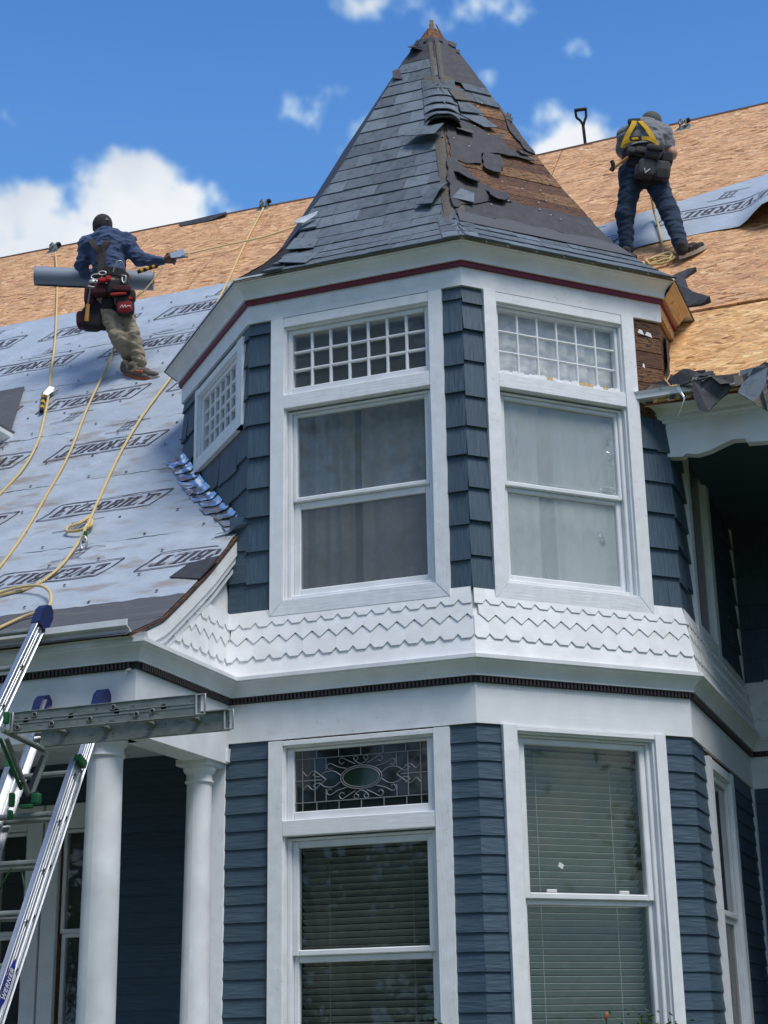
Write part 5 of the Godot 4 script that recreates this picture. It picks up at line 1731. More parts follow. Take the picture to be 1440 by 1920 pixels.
	# step flashing up the turret's left flank
	for k in 11:
		var s := k / 10.0
		var t := lerpf(1.78, 3.20, s)
		var x := roof_right(t) + 0.02
		m = MB.new()
		var gp := PackedVector3Array(); var gu := PackedVector2Array()
		var j := rng.randf_range(-0.035, 0.015); var lift := rng.randf_range(0.006, 0.016)
		for r in 7:
			for c in 7:
				var sr := r / 6.0; var sc := c / 6.0
				var tt := t - 0.085 + 0.17 * sr + j * 0.2 * sc
				# flat on the roof, then turned up a little where it meets the wall
				var o := 0.024 + lift * pow(1.0 - sr, 1.5) + 0.04 * pow(sc, 5.0) + rng.randfn(0, 0.0035)
				gp.append(RF(roof_right(tt) - 0.15 + j + (0.17 - j) * sc, tt, o)); gu.append(Vector2(sc, sr))
		m.grid(gp, 7, 7, gu)
		put(m, "step_flashing", mats.flash, roof)
	# right-hand eave: cornice, shaped valance, soffit
	var ev := part("eave", house)
	m = MB.new()
	moulding(m, Vector2(1.74, 0.80), Vector2(8.2, 0.80), Vector2(1.74, 0.80), Vector2(8.2, 0.80), [Vector2(-0.1, 5.64), Vector2(0.014, 5.64), Vector2(0.014, 5.658), Vector2(0.034, 5.664), Vector2(0.034, 5.69), Vector2(0.05, 5.70), Vector2(0.075, 5.735), Vector2(0.12, 5.765), Vector2(0.17, 5.778), Vector2(0.20, 5.78), Vector2(0.20, 5.808), Vector2(-0.1, 5.84)])
	put(m, "crown_moulding", mats.smooth, ev)
	m = MB.new()
	hexa(m, [Vector3(1.74, 5.806, 1.0), Vector3(2.5, 5.806, 1.0), Vector3(2.5, 5.83, 0.95), Vector3(1.74, 5.83, 0.95), Vector3(1.74, 5.83, 1.015), Vector3(2.5, 5.83, 1.015), Vector3(2.5, 5.86, 0.93), Vector3(1.74, 5.86, 0.93)])
	put(m, "drip_edge", mats.smooth, ev)
	m = MB.new()
	var fv := Fr.new(Vector3(0, 0, 0.8), Vector3.RIGHT, Vector3.UP)
	var vp := PackedVector2Array([Vector2(1.905, 5.645)])
	for q in [Vector3(1.881, 5.397, 0.800), Vector3(2.004, 5.383, 0.800), Vector3(2.028, 5.403, 0.800), Vector3(2.108, 5.387, 0.800), Vector3(2.202, 5.405, 0.800), Vector3(2.292, 5.438, 0.800), Vector3(2.360, 5.459, 0.800), Vector3(2.442, 5.450, 0.800), Vector3(2.451, 5.422, 0.800), Vector3(2.590, 5.412, 0.800)]: vp.append(Vector2(q.x, q.y))
	vp.append(Vector2(8.0, vp[-1].y)); vp.append(Vector2(8.0, 5.645))
	plate(m, fv, vp, -0.085, 0.0)
	put(m, "valance", mats.smooth, ev)
	m = MB.new()
	plate(m, Fr.new(Vector3(0, 5.62, 0), Vector3.RIGHT, Vector3(0, 0, -1)), PackedVector2Array([Vector2(1.92, -0.72), Vector2(8.0, -0.72), Vector2(8.0, 1.8), Vector2(1.92, 1.8)]), -0.02, 0.0)
	put(m, "soffit", mats.siding1, ev)
	m = MB.new()      # the wing on the right closes the recess under the eave
	board(m, Fr.new(Vector3(4.6, 0, -1.82), Vector3(0, 0, 1), Vector3.UP), 0.0, 2.5, 3.9, 5.62, -0.1, 0.0)
	put(m, "recess_wall", mats.siding1, ev)
	m = MB.new()
	board(m, Fr.new(Vector3(0, 0, 0.7), Vector3.RIGHT, Vector3.UP), 4.7, 8.0, 0.0, 5.4, -0.1, 0.0)
	put(m, "recess_wall", mats.siding2, ev)
	# torn roofing hanging over that eave
	var torn := [
		[Vector2(2.161, 0.026), Vector2(2.242, 0.044), Vector2(2.384, -0.006), Vector2(2.416, -0.069), Vector2(2.255, -0.238), Vector2(2.192, -0.211), Vector2(2.160, -0.123)],
		[Vector2(2.288, 0.020), Vector2(2.475, 0.027), Vector2(2.428, -0.047), Vector2(2.349, -0.057)],
		[Vector2(2.441, -0.008), Vector2(2.541, -0.001), Vector2(2.507, -0.077), Vector2(2.449, -0.099)],
		[Vector2(2.464, -0.143), Vector2(2.580, 0.008), Vector2(2.672, 0.017), Vector2(2.657, -0.201), Vector2(2.556, -0.240)],
		[Vector2(2.559, -0.248), Vector2(2.665, -0.130), Vector2(2.650, -0.328)],
		[Vector2(1.857, 0.092), Vector2(1.923, 0.133), Vector2(1.985, 0.052), Vector2(1.926, 0.010), Vector2(1.820, 0.034)],
		[Vector2(2.116, 0.154), Vector2(2.146, 0.203), Vector2(2.227, 0.161), Vector2(2.236, 0.104), Vector2(2.139, 0.104)],
		[Vector2(1.964, 0.112), Vector2(1.992, 0.161), Vector2(2.032, 0.107), Vector2(1.987, 0.072)]]
	var mt := [mats.felt, mats.felt, mats.oldfelt, mats.shingle3, mats.oldfelt, mats.oldfelt, mats.felt, mats.felt]
	var zs := [1.06, 1.08, 1.1, 1.12, 1.14, 1.0, 0.96, 0.98]
	for k in torn.size():
		var pts := PackedVector2Array()
		pts = ragged(torn[k], 0.05, 0.007)
		var lf := PackedFloat32Array()
		for j in pts.size(): lf.append(rng.randf_range(-0.015, 0.03))
		m = MB.new()
		plate(m, Fr.new(Vector3(0, 5.8, zs[k]), Vector3.RIGHT, Vector3(0, 1, -0.12 if k < 5 else -0.5)), pts, 0.0, 0.006, lf)
		put(m, "torn_roofing", mt[k], ev)
	for k in 26:      # the smaller litter along the same edge
		var x := rng.randf_range(1.98, 3.4)
		var sz := rng.randf_range(0.035, 0.10)
		var pl := []
		var n := rng.randi_range(4, 6)
		for j in n:
			var a := TAU * j / n + rng.randf() * 0.6
			pl.append(Vector2(cos(a) * sz * rng.randf_range(0.7, 1.5), sin(a) * sz * rng.randf_range(0.5, 1.0)))
		var pts := ragged(pl, 0.04, 0.004)
		var lf := PackedFloat32Array()
		for j in pts.size(): lf.append(rng.randf_range(0.0, 0.02))
		var lean := rng.randf_range(-1.2, 0.1)
		m = MB.new()
		plate(m, Fr.new(Vector3(x, 5.825 + rng.randf_range(-0.02, 0.05), 1.01 + rng.randf_range(-0.06, 0.03)), Vector3(1, rng.randfn(0, 0.25), 0), Vector3(0, 1, lean)), pts, 0.0, 0.006, lf)
		put(m, "torn_roofing", [mats.felt, mats.oldfelt, mats.shingle2, mats.felt][k % 4], ev)
	m = MB.new()
	tube(m, smooth_path([Vector3(2.054, 5.790, 1.050), Vector3(2.078, 5.736, 1.080), Vector3(2.095, 5.690, 1.090), Vector3(2.070, 5.631, 1.080), Vector3(2.033, 5.578, 1.060)]), 0.012, 6, 0.002)
	put(m, "dangling_scrap", mats.flash, ev)
	m = MB.new()
	var sp0 := RF(1.98, 3.12, 0.03); var sp1 := RF(2.12, 3.42, 0.03)
	tube(m, PackedVector3Array([sp0, sp1]), 0.014, 4, 0.004)
	put(m, "wood_splinter", mats.rawwood, ev)
	for k in 14:
		m = MB.new()
		var x := 1.9 + k * 0.075
		var t := 3.03 + rng.randf() * 0.07
		var w := rng.randf_range(0.03, 0.07)
		hexa(m, [RF(x, t - 0.05, 0.016), RF(x + w, t - 0.06, 0.016), RF(x + w * 0.8, t + w, 0.02), RF(x + 0.01, t + w * 0.6, 0.018), RF(x, t - 0.05, 0.024), RF(x + w, t - 0.06, 0.03), RF(x + w * 0.8, t + w, 0.035), RF(x + 0.01, t + w * 0.6, 0.026)])
		put(m, "torn_roofing", mats.felt, ev)

func lathe_disc(m: MB, c: Vector3, r: float) -> void:
	var n := Vector3(0, 0.667, 0.745); var u := Vector3.RIGHT; var v := n.cross(u)
	for k in 6:
		var a := TAU * k / 6; var b := TAU * (k + 1) / 6
		m.tri(c + n * 0.003, c + (u * cos(a) + v * sin(a)) * r, c + (u * cos(b) + v * sin(b)) * r)

# ------------------------------------------------------------------ people
# bones: [from, to, radius, radius]; the field is meshed as surface nets
func flesh(bones: Array, cell: float, k: float, fold := 0.0, seed_ := 1, freq := 9.0) -> MB:
	var lo: Vector3 = bones[0][0]; var hi := lo
	for b in bones:
		var r := Vector3.ONE * (maxf(b[2], b[3]) + cell * 3.0 + k * 0.3)
		lo = lo.min(b[0] - r).min(b[1] - r); hi = hi.max(b[0] + r).max(b[1] + r)
	var nx := int((hi.x - lo.x) / cell) + 2; var ny := int((hi.y - lo.y) / cell) + 2; var nz := int((hi.z - lo.z) / cell) + 2
	var F := PackedFloat32Array(); F.resize(nx * ny * nz); F.fill(1.0)
	for b in bones:
		var a: Vector3 = b[0]; var d: Vector3 = b[1] - a
		var L := maxf(d.length_squared(), 1e-8)
		var mr := maxf(b[2], b[3]) + cell * 2.5 + k * 0.5
		var m0 := ((a.min(b[1]) - Vector3.ONE * mr) - lo) / cell
		var m1 := ((a.max(b[1]) + Vector3.ONE * mr) - lo) / cell
		var r0: float = b[2]; var dr: float = b[3] - b[2]
		for z in range(maxi(0, int(m0.z)), mini(nz, int(m1.z) + 2)):
			for y in range(maxi(0, int(m0.y)), mini(ny, int(m1.y) + 2)):
				var row := (z * ny + y) * nx
				for x in range(maxi(0, int(m0.x)), mini(nx, int(m1.x) + 2)):
					var p := lo + Vector3(x, y, z) * cell - a
					var h := clampf(p.dot(d) / L, 0.0, 1.0)
					var s := (p - d * h).length() - (r0 + dr * h)
					var o := F[row + x]
					var e := maxf(k - absf(o - s), 0.0)
					F[row + x] = minf(o, s) - (e * e / k * 0.25 if k > 0.0 else 0.0)
	if fold > 0.0:
		var n := noise(seed_, freq, 3)
		for z in nz:
			for y in ny:
				for x in nx:
					var i := (z * ny + y) * nx + x
					if absf(F[i]) < cell * 2.5:
						var p := lo + Vector3(x, y * 1.0, z) * cell
						F[i] += n.get_noise_3d(p.x, p.y * 2.2, p.z) * fold
	var m := MB.new()
	var id := PackedInt32Array(); id.resize(nx * ny * nz); id.fill(-1)
	var step := [0, 1, nx, nx + 1, nx * ny, nx * ny + 1, nx * ny + nx, nx * ny + nx + 1]
	var corner := [Vector3(0, 0, 0), Vector3(1, 0, 0), Vector3(0, 1, 0), Vector3(1, 1, 0), Vector3(0, 0, 1), Vector3(1, 0, 1), Vector3(0, 1, 1), Vector3(1, 1, 1)]
	var edges := [[0, 1], [2, 3], [4, 5], [6, 7], [0, 2], [1, 3], [4, 6], [5, 7], [0, 4], [1, 5], [2, 6], [3, 7]]
	for z in nz - 1:
		for y in ny - 1:
			for x in nx - 1:
				var i := (z * ny + y) * nx + x
				if absf(F[i]) > cell * 2.2: continue
				var g := 0
				for c in 8:
					if F[i + step[c]] < 0.0: g |= 1 << c
				if g == 0 or g == 255: continue
				var p := Vector3.ZERO; var cnt := 0
				for e in edges:
					var fa := F[i + step[e[0]]]; var fb := F[i + step[e[1]]]
					if (fa < 0.0) == (fb < 0.0): continue
					p += corner[e[0]].lerp(corner[e[1]], fa / (fa - fb)); cnt += 1
				p = p / cnt
				var q := lo + (Vector3(x, y, z) + p) * cell
				var gr := Vector3(F[i + 1] - F[i] + F[i + step[7]] - F[i + step[6]], F[i + nx] - F[i] + F[i + step[7]] - F[i + step[5]], F[i + nx * ny] - F[i] + F[i + step[7]] - F[i + step[3]])
				id[i] = m.v.size()
				m.v.append(q); m.n.append(gr.normalized()); m.t.append(Vector2(q.x, q.y))
	for z in range(1, nz - 1):
		for y in range(1, ny - 1):
			for x in range(1, nx - 1):
				var i := (z * ny + y) * nx + x
				if id[i] < 0: continue
				var s0 := F[i] < 0.0
				for ax in 3:
					var d: int = [1, nx, nx * ny][ax]
					if s0 == (F[i + d] < 0.0): continue
					var e: int = [nx, nx * ny, 1][ax]; var f: int = [nx * ny, 1, nx][ax]
					var a := id[i]; var b := id[i - e]; var c := id[i - e - f]; var w := id[i - f]
					if a < 0 or b < 0 or c < 0 or w < 0: continue
					if s0: for j in [a, c, b, a, w, c]: m.i.append(j)
					else: for j in [a, b, c, a, c, w]: m.i.append(j)
	return m

func ribbon(m: MB, pts: Array, width: float, out: Vector3, th := 0.004) -> void:
	var path := smooth_path(pts, 5)
	for k in path.size() - 1:
		var d := (path[k + 1] - path[k]).normalized()
		var s := d.cross(out).normalized() * width / 2
		var o := s.cross(d).normalized()
		if o.dot(out) < 0: o = -o
		var a := path[k]; var b := path[k + 1]
		hexa(m, [a - s, b - s, b + s, a + s, a - s + o * th, b - s + o * th, b + s + o * th, a + s + o * th])

# a soft box: pouch, block or bag; axes give half sizes
func pillow(m: MB, c: Vector3, x: Vector3, y: Vector3, z: Vector3, e := 0.35) -> void:
	var rows := 10; var cols := 17
	var p := PackedVector3Array(); var uv := PackedVector2Array()
	for r in rows:
		var la := lerpf(-PI / 2, PI / 2, float(r) / (rows - 1))
		for q in cols:
			var lo := TAU * q / (cols - 1)
			var f := func(v: float) -> float: return signf(v) * pow(absf(v), e)
			var cl: float = f.call(cos(la))
			p.append(c + x * (cl * f.call(sin(lo))) + y * f.call(sin(la)) + z * (cl * f.call(cos(lo))))
			uv.append(Vector2(q * 0.03, r * 0.03))
	m.grid(p, rows, cols, uv)

func fingers(wrist: Vector3, palm: Vector3, side: Vector3, back: Vector3, curl: float, scale := 1.0) -> Array:
	# palm: towards the knuckles, side: towards the thumb, back: back of the hand
	var o := []
	var kn := wrist + palm * 0.085 * scale
	o.append([wrist, kn + side * 0.02, 0.026 * scale, 0.021 * scale]); o.append([wrist, kn - side * 0.022, 0.024 * scale, 0.019 * scale])
	for k in 4:
		var s := side * (0.032 - 0.0215 * k) * scale
		var ln: float = [0.072, 0.080, 0.075, 0.060][k] * scale
		var a := kn + s
		var d1 := (palm * cos(curl * 0.5) - back * sin(curl * 0.5)).normalized()
		var d2 := (palm * cos(curl * 1.2) - back * sin(curl * 1.2)).normalized()
		var d3 := (palm * cos(curl * 1.8) - back * sin(curl * 1.8)).normalized()
		var b := a + d1 * ln * 0.45; var c := b + d2 * ln * 0.33; var e := c + d3 * ln * 0.26
		o.append([a, b, 0.0105 * scale, 0.0095 * scale]); o.append([b, c, 0.0095 * scale, 0.009 * scale]); o.append([c, e, 0.009 * scale, 0.0075 * scale])
	var t0 := wrist + palm * 0.03 * scale + side * 0.028 * scale
	var t1 := t0 + (side * 0.7 + palm * 0.7 - back * 0.25).normalized() * 0.038 * scale
	var t2 := t1 + (palm * 0.85 + side * 0.1 - back * 0.6).normalized() * 0.032 * scale
	o.append([t0, t1, 0.014 * scale, 0.0115 * scale]); o.append([t1, t2, 0.0115 * scale, 0.009 * scale])
	return o

func head_bones(c: Vector3, fwd: Vector3, up: Vector3, neck: Vector3, sc := 0.88) -> Array:
	fwd *= sc; up *= sc
	var r := fwd.cross(up).normalized() * sc
	var hb := [[c + up * 0.03 - fwd * 0.02, c + up * 0.03 + fwd * 0.02, 0.094, 0.09], [c - up * 0.04 + fwd * 0.03, c - up * 0.085 + fwd * 0.055, 0.068, 0.05],
		[c - up * 0.01 + fwd * 0.10, c - up * 0.03 + fwd * 0.115, 0.012, 0.016], [c - up * 0.065 + fwd * 0.085 - r * 0.02, c - up * 0.065 + fwd * 0.085 + r * 0.02, 0.014, 0.014],
		[c + r * 0.092 + up * 0.01, c + r * 0.097 - up * 0.03, 0.014, 0.010], [c - r * 0.092 + up * 0.01, c - r * 0.097 - up * 0.03, 0.014, 0.010],
		[c - up * 0.05 - fwd * 0.01, neck, 0.062, 0.066]]
	for b in hb:
		b[2] *= sc; b[3] *= sc
	return hb

func shoe(t: Node3D, heel: Vector3, toe: Vector3, upv: Vector3, upper: Material, sole: Material, trim: Material) -> void:
	var d := (toe - heel).normalized()
	var s := d.cross(upv).normalized()
	var u := s.cross(d).normalized()
	var L := heel.distance_to(toe)
	var m := flesh([[heel + d * 0.03 + u * 0.045, heel + d * L * 0.55 + u * 0.04, 0.036, 0.036], [heel + d * L * 0.5 + u * 0.03, toe - d * 0.04 + u * 0.022, 0.038, 0.029], [heel + d * 0.035 + u * 0.05, heel + d * 0.05 + u * 0.09, 0.035, 0.038]], 0.009, 0.03)
	var o := put(m, "shoe", upper, t)
	var b := MB.new()
	var out := PackedVector2Array()
	for k in 20:
		var a := TAU * k / 20
		var x := cos(a); var y := sin(a)
		out.append(Vector2(L / 2 + x * (L / 2 + 0.008), y * (0.043 + 0.008 * x) * (1.0 if absf(x) < 0.8 else 0.95)))
	plate(b, Fr.new(heel, d, u.cross(d)), out, -0.012, 0.02)
	put(b, "sole", sole, o)
	b = MB.new()
	pillow(b, heel + d * L * 0.45 + u * 0.045 + s * 0.035, d * 0.05, u * 0.02, s * 0.014)
	pillow(b, heel + d * L * 0.45 + u * 0.045 - s * 0.035, d * 0.05, u * 0.02, s * 0.014)
	put(b, "side_panel", trim, o)

const CR := Vector3(0.934, 0.0, -0.357)     # to the right and away, square to the climbers' backs
const CF := Vector3(-0.357, 0.0, -0.934)

func build_people() -> void:
	build_left_person()
	build_right_person()

func build_left_person() -> void:
	var fr_ := Vector3(-3.045, 7.356, -0.448); var fl_ := Vector3(-3.169, 7.421, -0.507)
	var t := thing("person", "person in blue long-sleeved shirt, khaki trousers and loaded red tool belt carrying a grey roll", "person", fr_)
	var head := Vector3(-3.453, 8.898, -0.365); var neck := Vector3(-3.388, 8.764, -0.324); var back := Vector3(-3.326, 8.682, -0.264)
	var sl := Vector3(-3.510, 8.643, -0.231); var sr := Vector3(-3.186, 8.666, -0.346)
	var chest := Vector3(-3.339, 8.588, -0.292); var waist := Vector3(-3.296, 8.330, -0.287); var pel := Vector3(-3.266, 8.130, -0.279)
	var hl := Vector3(-3.333, 8.066, -0.254); var hr := Vector3(-3.191, 8.064, -0.308)
	var kr := Vector3(-3.085, 7.713, -0.360); var kl := Vector3(-3.168, 7.654, -0.259)
	var ar := fr_ + Vector3(0.0, 0.10, 0.0); var al := fl_ + Vector3(0.0, 0.10, 0.0)
	var er := Vector3(-3.049, 8.480, -0.385); var wr := Vector3(-2.825, 8.443, -0.426)
	var el := Vector3(-3.577, 8.479, -0.241); var wl := Vector3(-3.654, 8.438, -0.428)
	var hd := (CF * 0.85 - CR * 0.35).normalized()
	var body := [[pel, waist, 0.125, 0.12], [waist, chest, 0.12, 0.14], [sl, sr, 0.075, 0.075], [chest, neck, 0.11, 0.06], [hl, hr, 0.10, 0.10],
		[hl, kl, 0.085, 0.058], [kl, al, 0.056, 0.04], [hr, kr, 0.085, 0.058], [kr, ar, 0.056, 0.04], [sl, el, 0.05, 0.04], [el, wl, 0.04, 0.028], [sr, er, 0.05, 0.04], [er, wr, 0.04, 0.028]]
	body.append_array(head_bones(head, hd, Vector3(0.1, 0.97, 0.2).normalized(), neck))
	var bm := flesh(body, 0.013, 0.03)
	var palm := (Vector3(-2.750, 8.438, -0.411) - wr).normalized()
	bm.add(flesh(fingers(wr, palm, Vector3(0.1, 0.9, 0.3).normalized(), CF * -1.0, 1.0), 0.0042, 0.008))
	bm.add(flesh(fingers(wl, (CF + CR * 0.3 - Vector3.UP * 0.4).normalized(), CR, Vector3.UP, 0.9), 0.0042, 0.008))
	put(bm, "body", mats.skin, t)
	var shirt := flesh([[waist - Vector3.UP * 0.03, chest, 0.142, 0.168], [sl, sr, 0.088, 0.088], [chest, back, 0.15, 0.115], [back, neck + Vector3.UP * 0.01, 0.11, 0.078], [sl, back, 0.088, 0.1], [sr, back, 0.088, 0.1], [sl, el, 0.072, 0.06], [el, wl, 0.06, 0.046], [sr, er, 0.076, 0.062], [er, wr - (wr - er).normalized() * 0.01, 0.056, 0.042]], 0.012, 0.045, 0.022, 11, 7.0)
	put(shirt, "shirt", mats.blue_shirt, t)
	var tr := flesh([[pel + Vector3.UP * 0.06, pel, 0.132, 0.135], [hl, hr, 0.11, 0.11], [hl, kl, 0.098, 0.07], [kl, al, 0.07, 0.058], [hr, kr, 0.098, 0.07], [kr, ar + Vector3.UP * 0.0, 0.07, 0.06]], 0.011, 0.035, 0.018, 12, 7.0)
	put(tr, "trousers", mats.khaki, t)
	# cap
	var up := Vector3(0.1, 0.97, 0.2).normalized()
	var cap := flesh([[head + up * 0.028 - hd * 0.015, head + up * 0.03 + hd * 0.02, 0.088, 0.086], [head - up * 0.012 - hd * 0.012, head + up * 0.01, 0.09, 0.09]], 0.009, 0.02)
	for k in cap.v.size():
		var q := cap.v[k] - head
		var h := q.dot(up)
		if h < -0.02: cap.v[k] -= up * (h + 0.02) * 0.9
	var co := put(cap, "cap", mats.cap, t)
	var bill := MB.new()
	var fb := Fr.new(head + up * 0.02 + hd * 0.09, hd.cross(up).normalized(), hd)
	plate(bill, fb, PackedVector2Array([Vector2(-0.075, 0), Vector2(0.075, 0), Vector2(0.06, 0.05), Vector2(0.03, 0.075), Vector2(-0.03, 0.075), Vector2(-0.06, 0.05)]), -0.003, 0.003)
	put(bill, "brim", mats.cap, co)
	var em := MB.new()
	var fe := Fr.new(head + up * 0.02 - hd * 0.10 + CR * 0.02, CR, up)
	plate(em, fe, PackedVector2Array([Vector2(-0.016, 0), Vector2(0.016, 0), Vector2(0.0, 0.018)]), -0.01, 0.004)
	put(em, "emblem", mats.sole, co)
	shoe(t, fr_ + Vector3(-0.08, -0.005, 0.03), Vector3(-2.776, 7.229, -0.336), Vector3(0, 0.8, 0.6), mats.shoe_tan, mats.sole, mats.shoe_orange)
	shoe(t, fl_ + Vector3(-0.05, -0.02, 0.05), Vector3(-2.882, 7.225, -0.332), Vector3(0, 0.8, 0.6), mats.shoe_tan, mats.shoe_orange, mats.shoe_tan)
	# harness: straps crossing on the back
	var bk := -CF
	var hn := part("harness", t)
	var m := MB.new()
	ribbon(m, [sl + bk * 0.05 + Vector3.UP * 0.075, Vector3(-3.358, 8.542, -0.099), Vector3(-3.303, 8.457, -0.127), Vector3(-3.300, 8.304, -0.114), Vector3(-3.319, 8.217, -0.115)], 0.052, bk, 0.008)
	put(m, "strap", mats.brown_webbing, hn)
	m = MB.new()
	ribbon(m, [neck + bk * 0.03 + CR * 0.06, Vector3(-3.261, 8.606, -0.158), Vector3(-3.300, 8.490, -0.128), Vector3(-3.284, 8.336, -0.132), Vector3(-3.270, 8.257, -0.142)], 0.055, bk, 0.008)
	put(m, "strap", mats.brown_webbing, hn)
	m = MB.new()
	pillow(m, Vector3(-3.307, 8.430, -0.135), CR * 0.045, Vector3.UP * 0.06, bk * 0.016)
	put(m, "back_pad", mats.brown_webbing, hn)
	for q in [[Vector3(-3.321, 8.222, -0.090), 0.05], [Vector3(-3.267, 8.253, -0.100), 0.035], [Vector3(-3.340, 8.172, -0.079), 0.03]]:
		m = MB.new()
		var ring := PackedVector3Array()
		for k in 15: ring.append(q[0] + CR * cos(TAU * k / 14) * q[1] + Vector3.UP * sin(TAU * k / 14) * q[1] * 0.55)
		tube(m, ring, 0.006, 6)
		put(m, "buckle", mats.zinc, hn)
	# tool belt
	var tb := part("tool_belt", t)
	m = MB.new()
	var belt := PackedVector3Array()
	for k in 25:
		var a := TAU * k / 24
		belt.append(waist - Vector3.UP * 0.06 + CR * cos(a) * 0.165 + CF * sin(a) * 0.150 + Vector3.UP * -0.02 * sin(a * 1.0))
	for k in 24:
		var o := ((belt[k] + belt[k + 1]) * 0.5 - waist); o.y = 0
		o = o.normalized()
		hexa(m, [belt[k] - Vector3.UP * 0.04, belt[k + 1] - Vector3.UP * 0.04, belt[k + 1] + Vector3.UP * 0.04, belt[k] + Vector3.UP * 0.04, belt[k] - Vector3.UP * 0.04 + o * 0.014, belt[k + 1] - Vector3.UP * 0.04 + o * 0.014, belt[k + 1] + Vector3.UP * 0.04 + o * 0.014, belt[k] + Vector3.UP * 0.04 + o * 0.014])
	put(m, "belt", mats.black_webbing, tb)
	for q in [["pouch", Vector3(-3.129, 8.103, -0.160), 0.105, 0.075, 0.06, mats.black_webbing], ["pouch", Vector3(-3.081, 7.946, -0.211), 0.082, 0.095, 0.07, mats.black_webbing], ["pouch_front", Vector3(-3.056, 7.904, -0.162), 0.068, 0.058, 0.016, mats.red_cloth],
			["pouch", Vector3(-3.070, 8.067, -0.117), 0.088, 0.028, 0.02, mats.dark_red], ["pouch_trim", Vector3(-3.096, 8.015, -0.108), 0.075, 0.012, 0.012, mats.red_bright], ["pouch", Vector3(-3.011, 8.023, -0.210), 0.03, 0.05, 0.05, mats.black_webbing], ["pouch_trim", Vector3(-3.006, 7.990, -0.174), 0.02, 0.022, 0.012, mats.red_bright],
			["pouch", Vector3(-3.296, 8.088, -0.114), 0.085, 0.06, 0.055, mats.dark_red], ["pouch_trim", Vector3(-3.242, 8.157, -0.065), 0.04, 0.022, 0.03, mats.red_bright], ["pouch_trim", Vector3(-3.190, 8.170, -0.080), 0.025, 0.026, 0.03, mats.red_bright], ["pouch", Vector3(-3.403, 8.057, -0.118), 0.045, 0.10, 0.06, mats.dark_red],
			["bag", Vector3(-3.416, 7.866, -0.202), 0.10, 0.115, 0.07, mats.black_webbing], ["bag", Vector3(-3.504, 7.858, -0.172), 0.05, 0.08, 0.06, mats.dark_red], ["bag", Vector3(-3.344, 7.841, -0.261), 0.055, 0.07, 0.05, mats.black_webbing], ["bag", Vector3(-3.383, 7.999, -0.202), 0.10, 0.07, 0.07, mats.black_webbing], ["pouch", Vector3(-3.253, 7.984, -0.200), 0.06, 0.06, 0.05, mats.black_webbing], ["pouch", Vector3(-3.222, 7.914, -0.237), 0.04, 0.07, 0.04, mats.black_webbing]]:
		m = MB.new()
		var tl := rng.randf_range(-0.12, 0.12)
		pillow(m, q[1], (CR + Vector3.UP * tl).normalized() * q[2], (Vector3.UP - CR * tl).normalized() * q[3], bk * q[4], 0.5)
		put(m, q[0], q[5], tb)
	m = MB.new()      # loop of white script on the red pouch
	tube(m, smooth_path([Vector3(-3.084, 7.882, -0.126), Vector3(-3.063, 7.905, -0.126), Vector3(-3.057, 7.882, -0.136), Vector3(-3.040, 7.905, -0.134), Vector3(-3.034, 7.886, -0.143), Vector3(-3.014, 7.899, -0.146), Vector3(-2.992, 7.894, -0.156)], 4), 0.004, 5)
	put(m, "script_mark", mats.white_plastic, tb)
	for q in [[Vector3(-3.175, 8.261, -0.132), Vector3(-3.127, 8.334, -0.102), Vector3(-3.080, 8.343, -0.117), Vector3(-3.075, 8.291, -0.159)], [Vector3(-3.068, 8.195, -0.106), Vector3(-3.024, 8.176, -0.107), Vector3(-3.035, 8.121, -0.111), Vector3(-3.053, 8.126, -0.102), Vector3(-3.062, 8.172, -0.105)]]:
		m = MB.new()
		tube(m, smooth_path(q, 5), 0.007, 6)
		put(m, "carabiner", mats.zinc, tb)
	m = MB.new()
	pillow(m, Vector3(-3.334, 8.154, -0.042), CR * 0.028, Vector3.UP * 0.02, bk * 0.014, 0.8)
	put(m, "tape_measure", mats.zinc, tb)
	# hammer hanging at the left hip
	var h := thing("hammer", "hammer with yellow wooden grip hanging from the left worker's tool belt", "hammer", Vector3(-3.418, 7.815, -0.107))
	m = MB.new()
	tube(m, PackedVector3Array([Vector3(-3.409, 7.797, -0.094), Vector3(-3.381, 7.948, -0.063)]), 0.021, 8, 0.017)
	put(m, "grip", mats.tool_wood, h)
	m = MB.new()
	tube(m, PackedVector3Array([Vector3(-3.382, 7.943, -0.064), Vector3(-3.345, 8.090, -0.038)]), 0.010, 8)
	put(m, "shank", mats.steel, h)
	m = MB.new()
	tube(m, PackedVector3Array([Vector3(-3.371, 8.104, -0.034), Vector3(-3.318, 8.094, -0.058)]), 0.016, 8)
	put(m, "hammer_head", mats.steel, h)
	# the roll he carries in front of him
	var rl := thing("underlayment_roll", "pale grey roll of roofing underlayment carried by worker in blue", "roll", Vector3(-3.569, 8.441, -0.460))
	m = MB.new()
	var ra := Vector3(-4.103, 8.469, -0.269); var rb := Vector3(-3.095, 8.430, -0.734)
	tube(m, PackedVector3Array([ra, ra.lerp(rb, 0.3), ra.lerp(rb, 0.7), rb]), 0.09, 24, -1.0, false)
	put(m, "roll", mats.roll, rl)
	m = MB.new()
	var sp := PackedVector3Array()
	var ax := (rb - ra).normalized(); var s1 := ax.cross(Vector3.UP).normalized(); var s2 := s1.cross(ax)
	for e in [ra, rb]:
		var dirn := -ax if e == ra else ax
		for k in 24:
			var a := TAU * k / 24; var b := TAU * (k + 1) / 24
			m.quad(e + (s1 * cos(a) + s2 * sin(a)) * 0.03, e + (s1 * cos(a) + s2 * sin(a)) * 0.098, e + (s1 * cos(b) + s2 * sin(b)) * 0.098, e + (s1 * cos(b) + s2 * sin(b)) * 0.03)
	put(m, "roll_end", mats.roll, rl)
	m = MB.new()
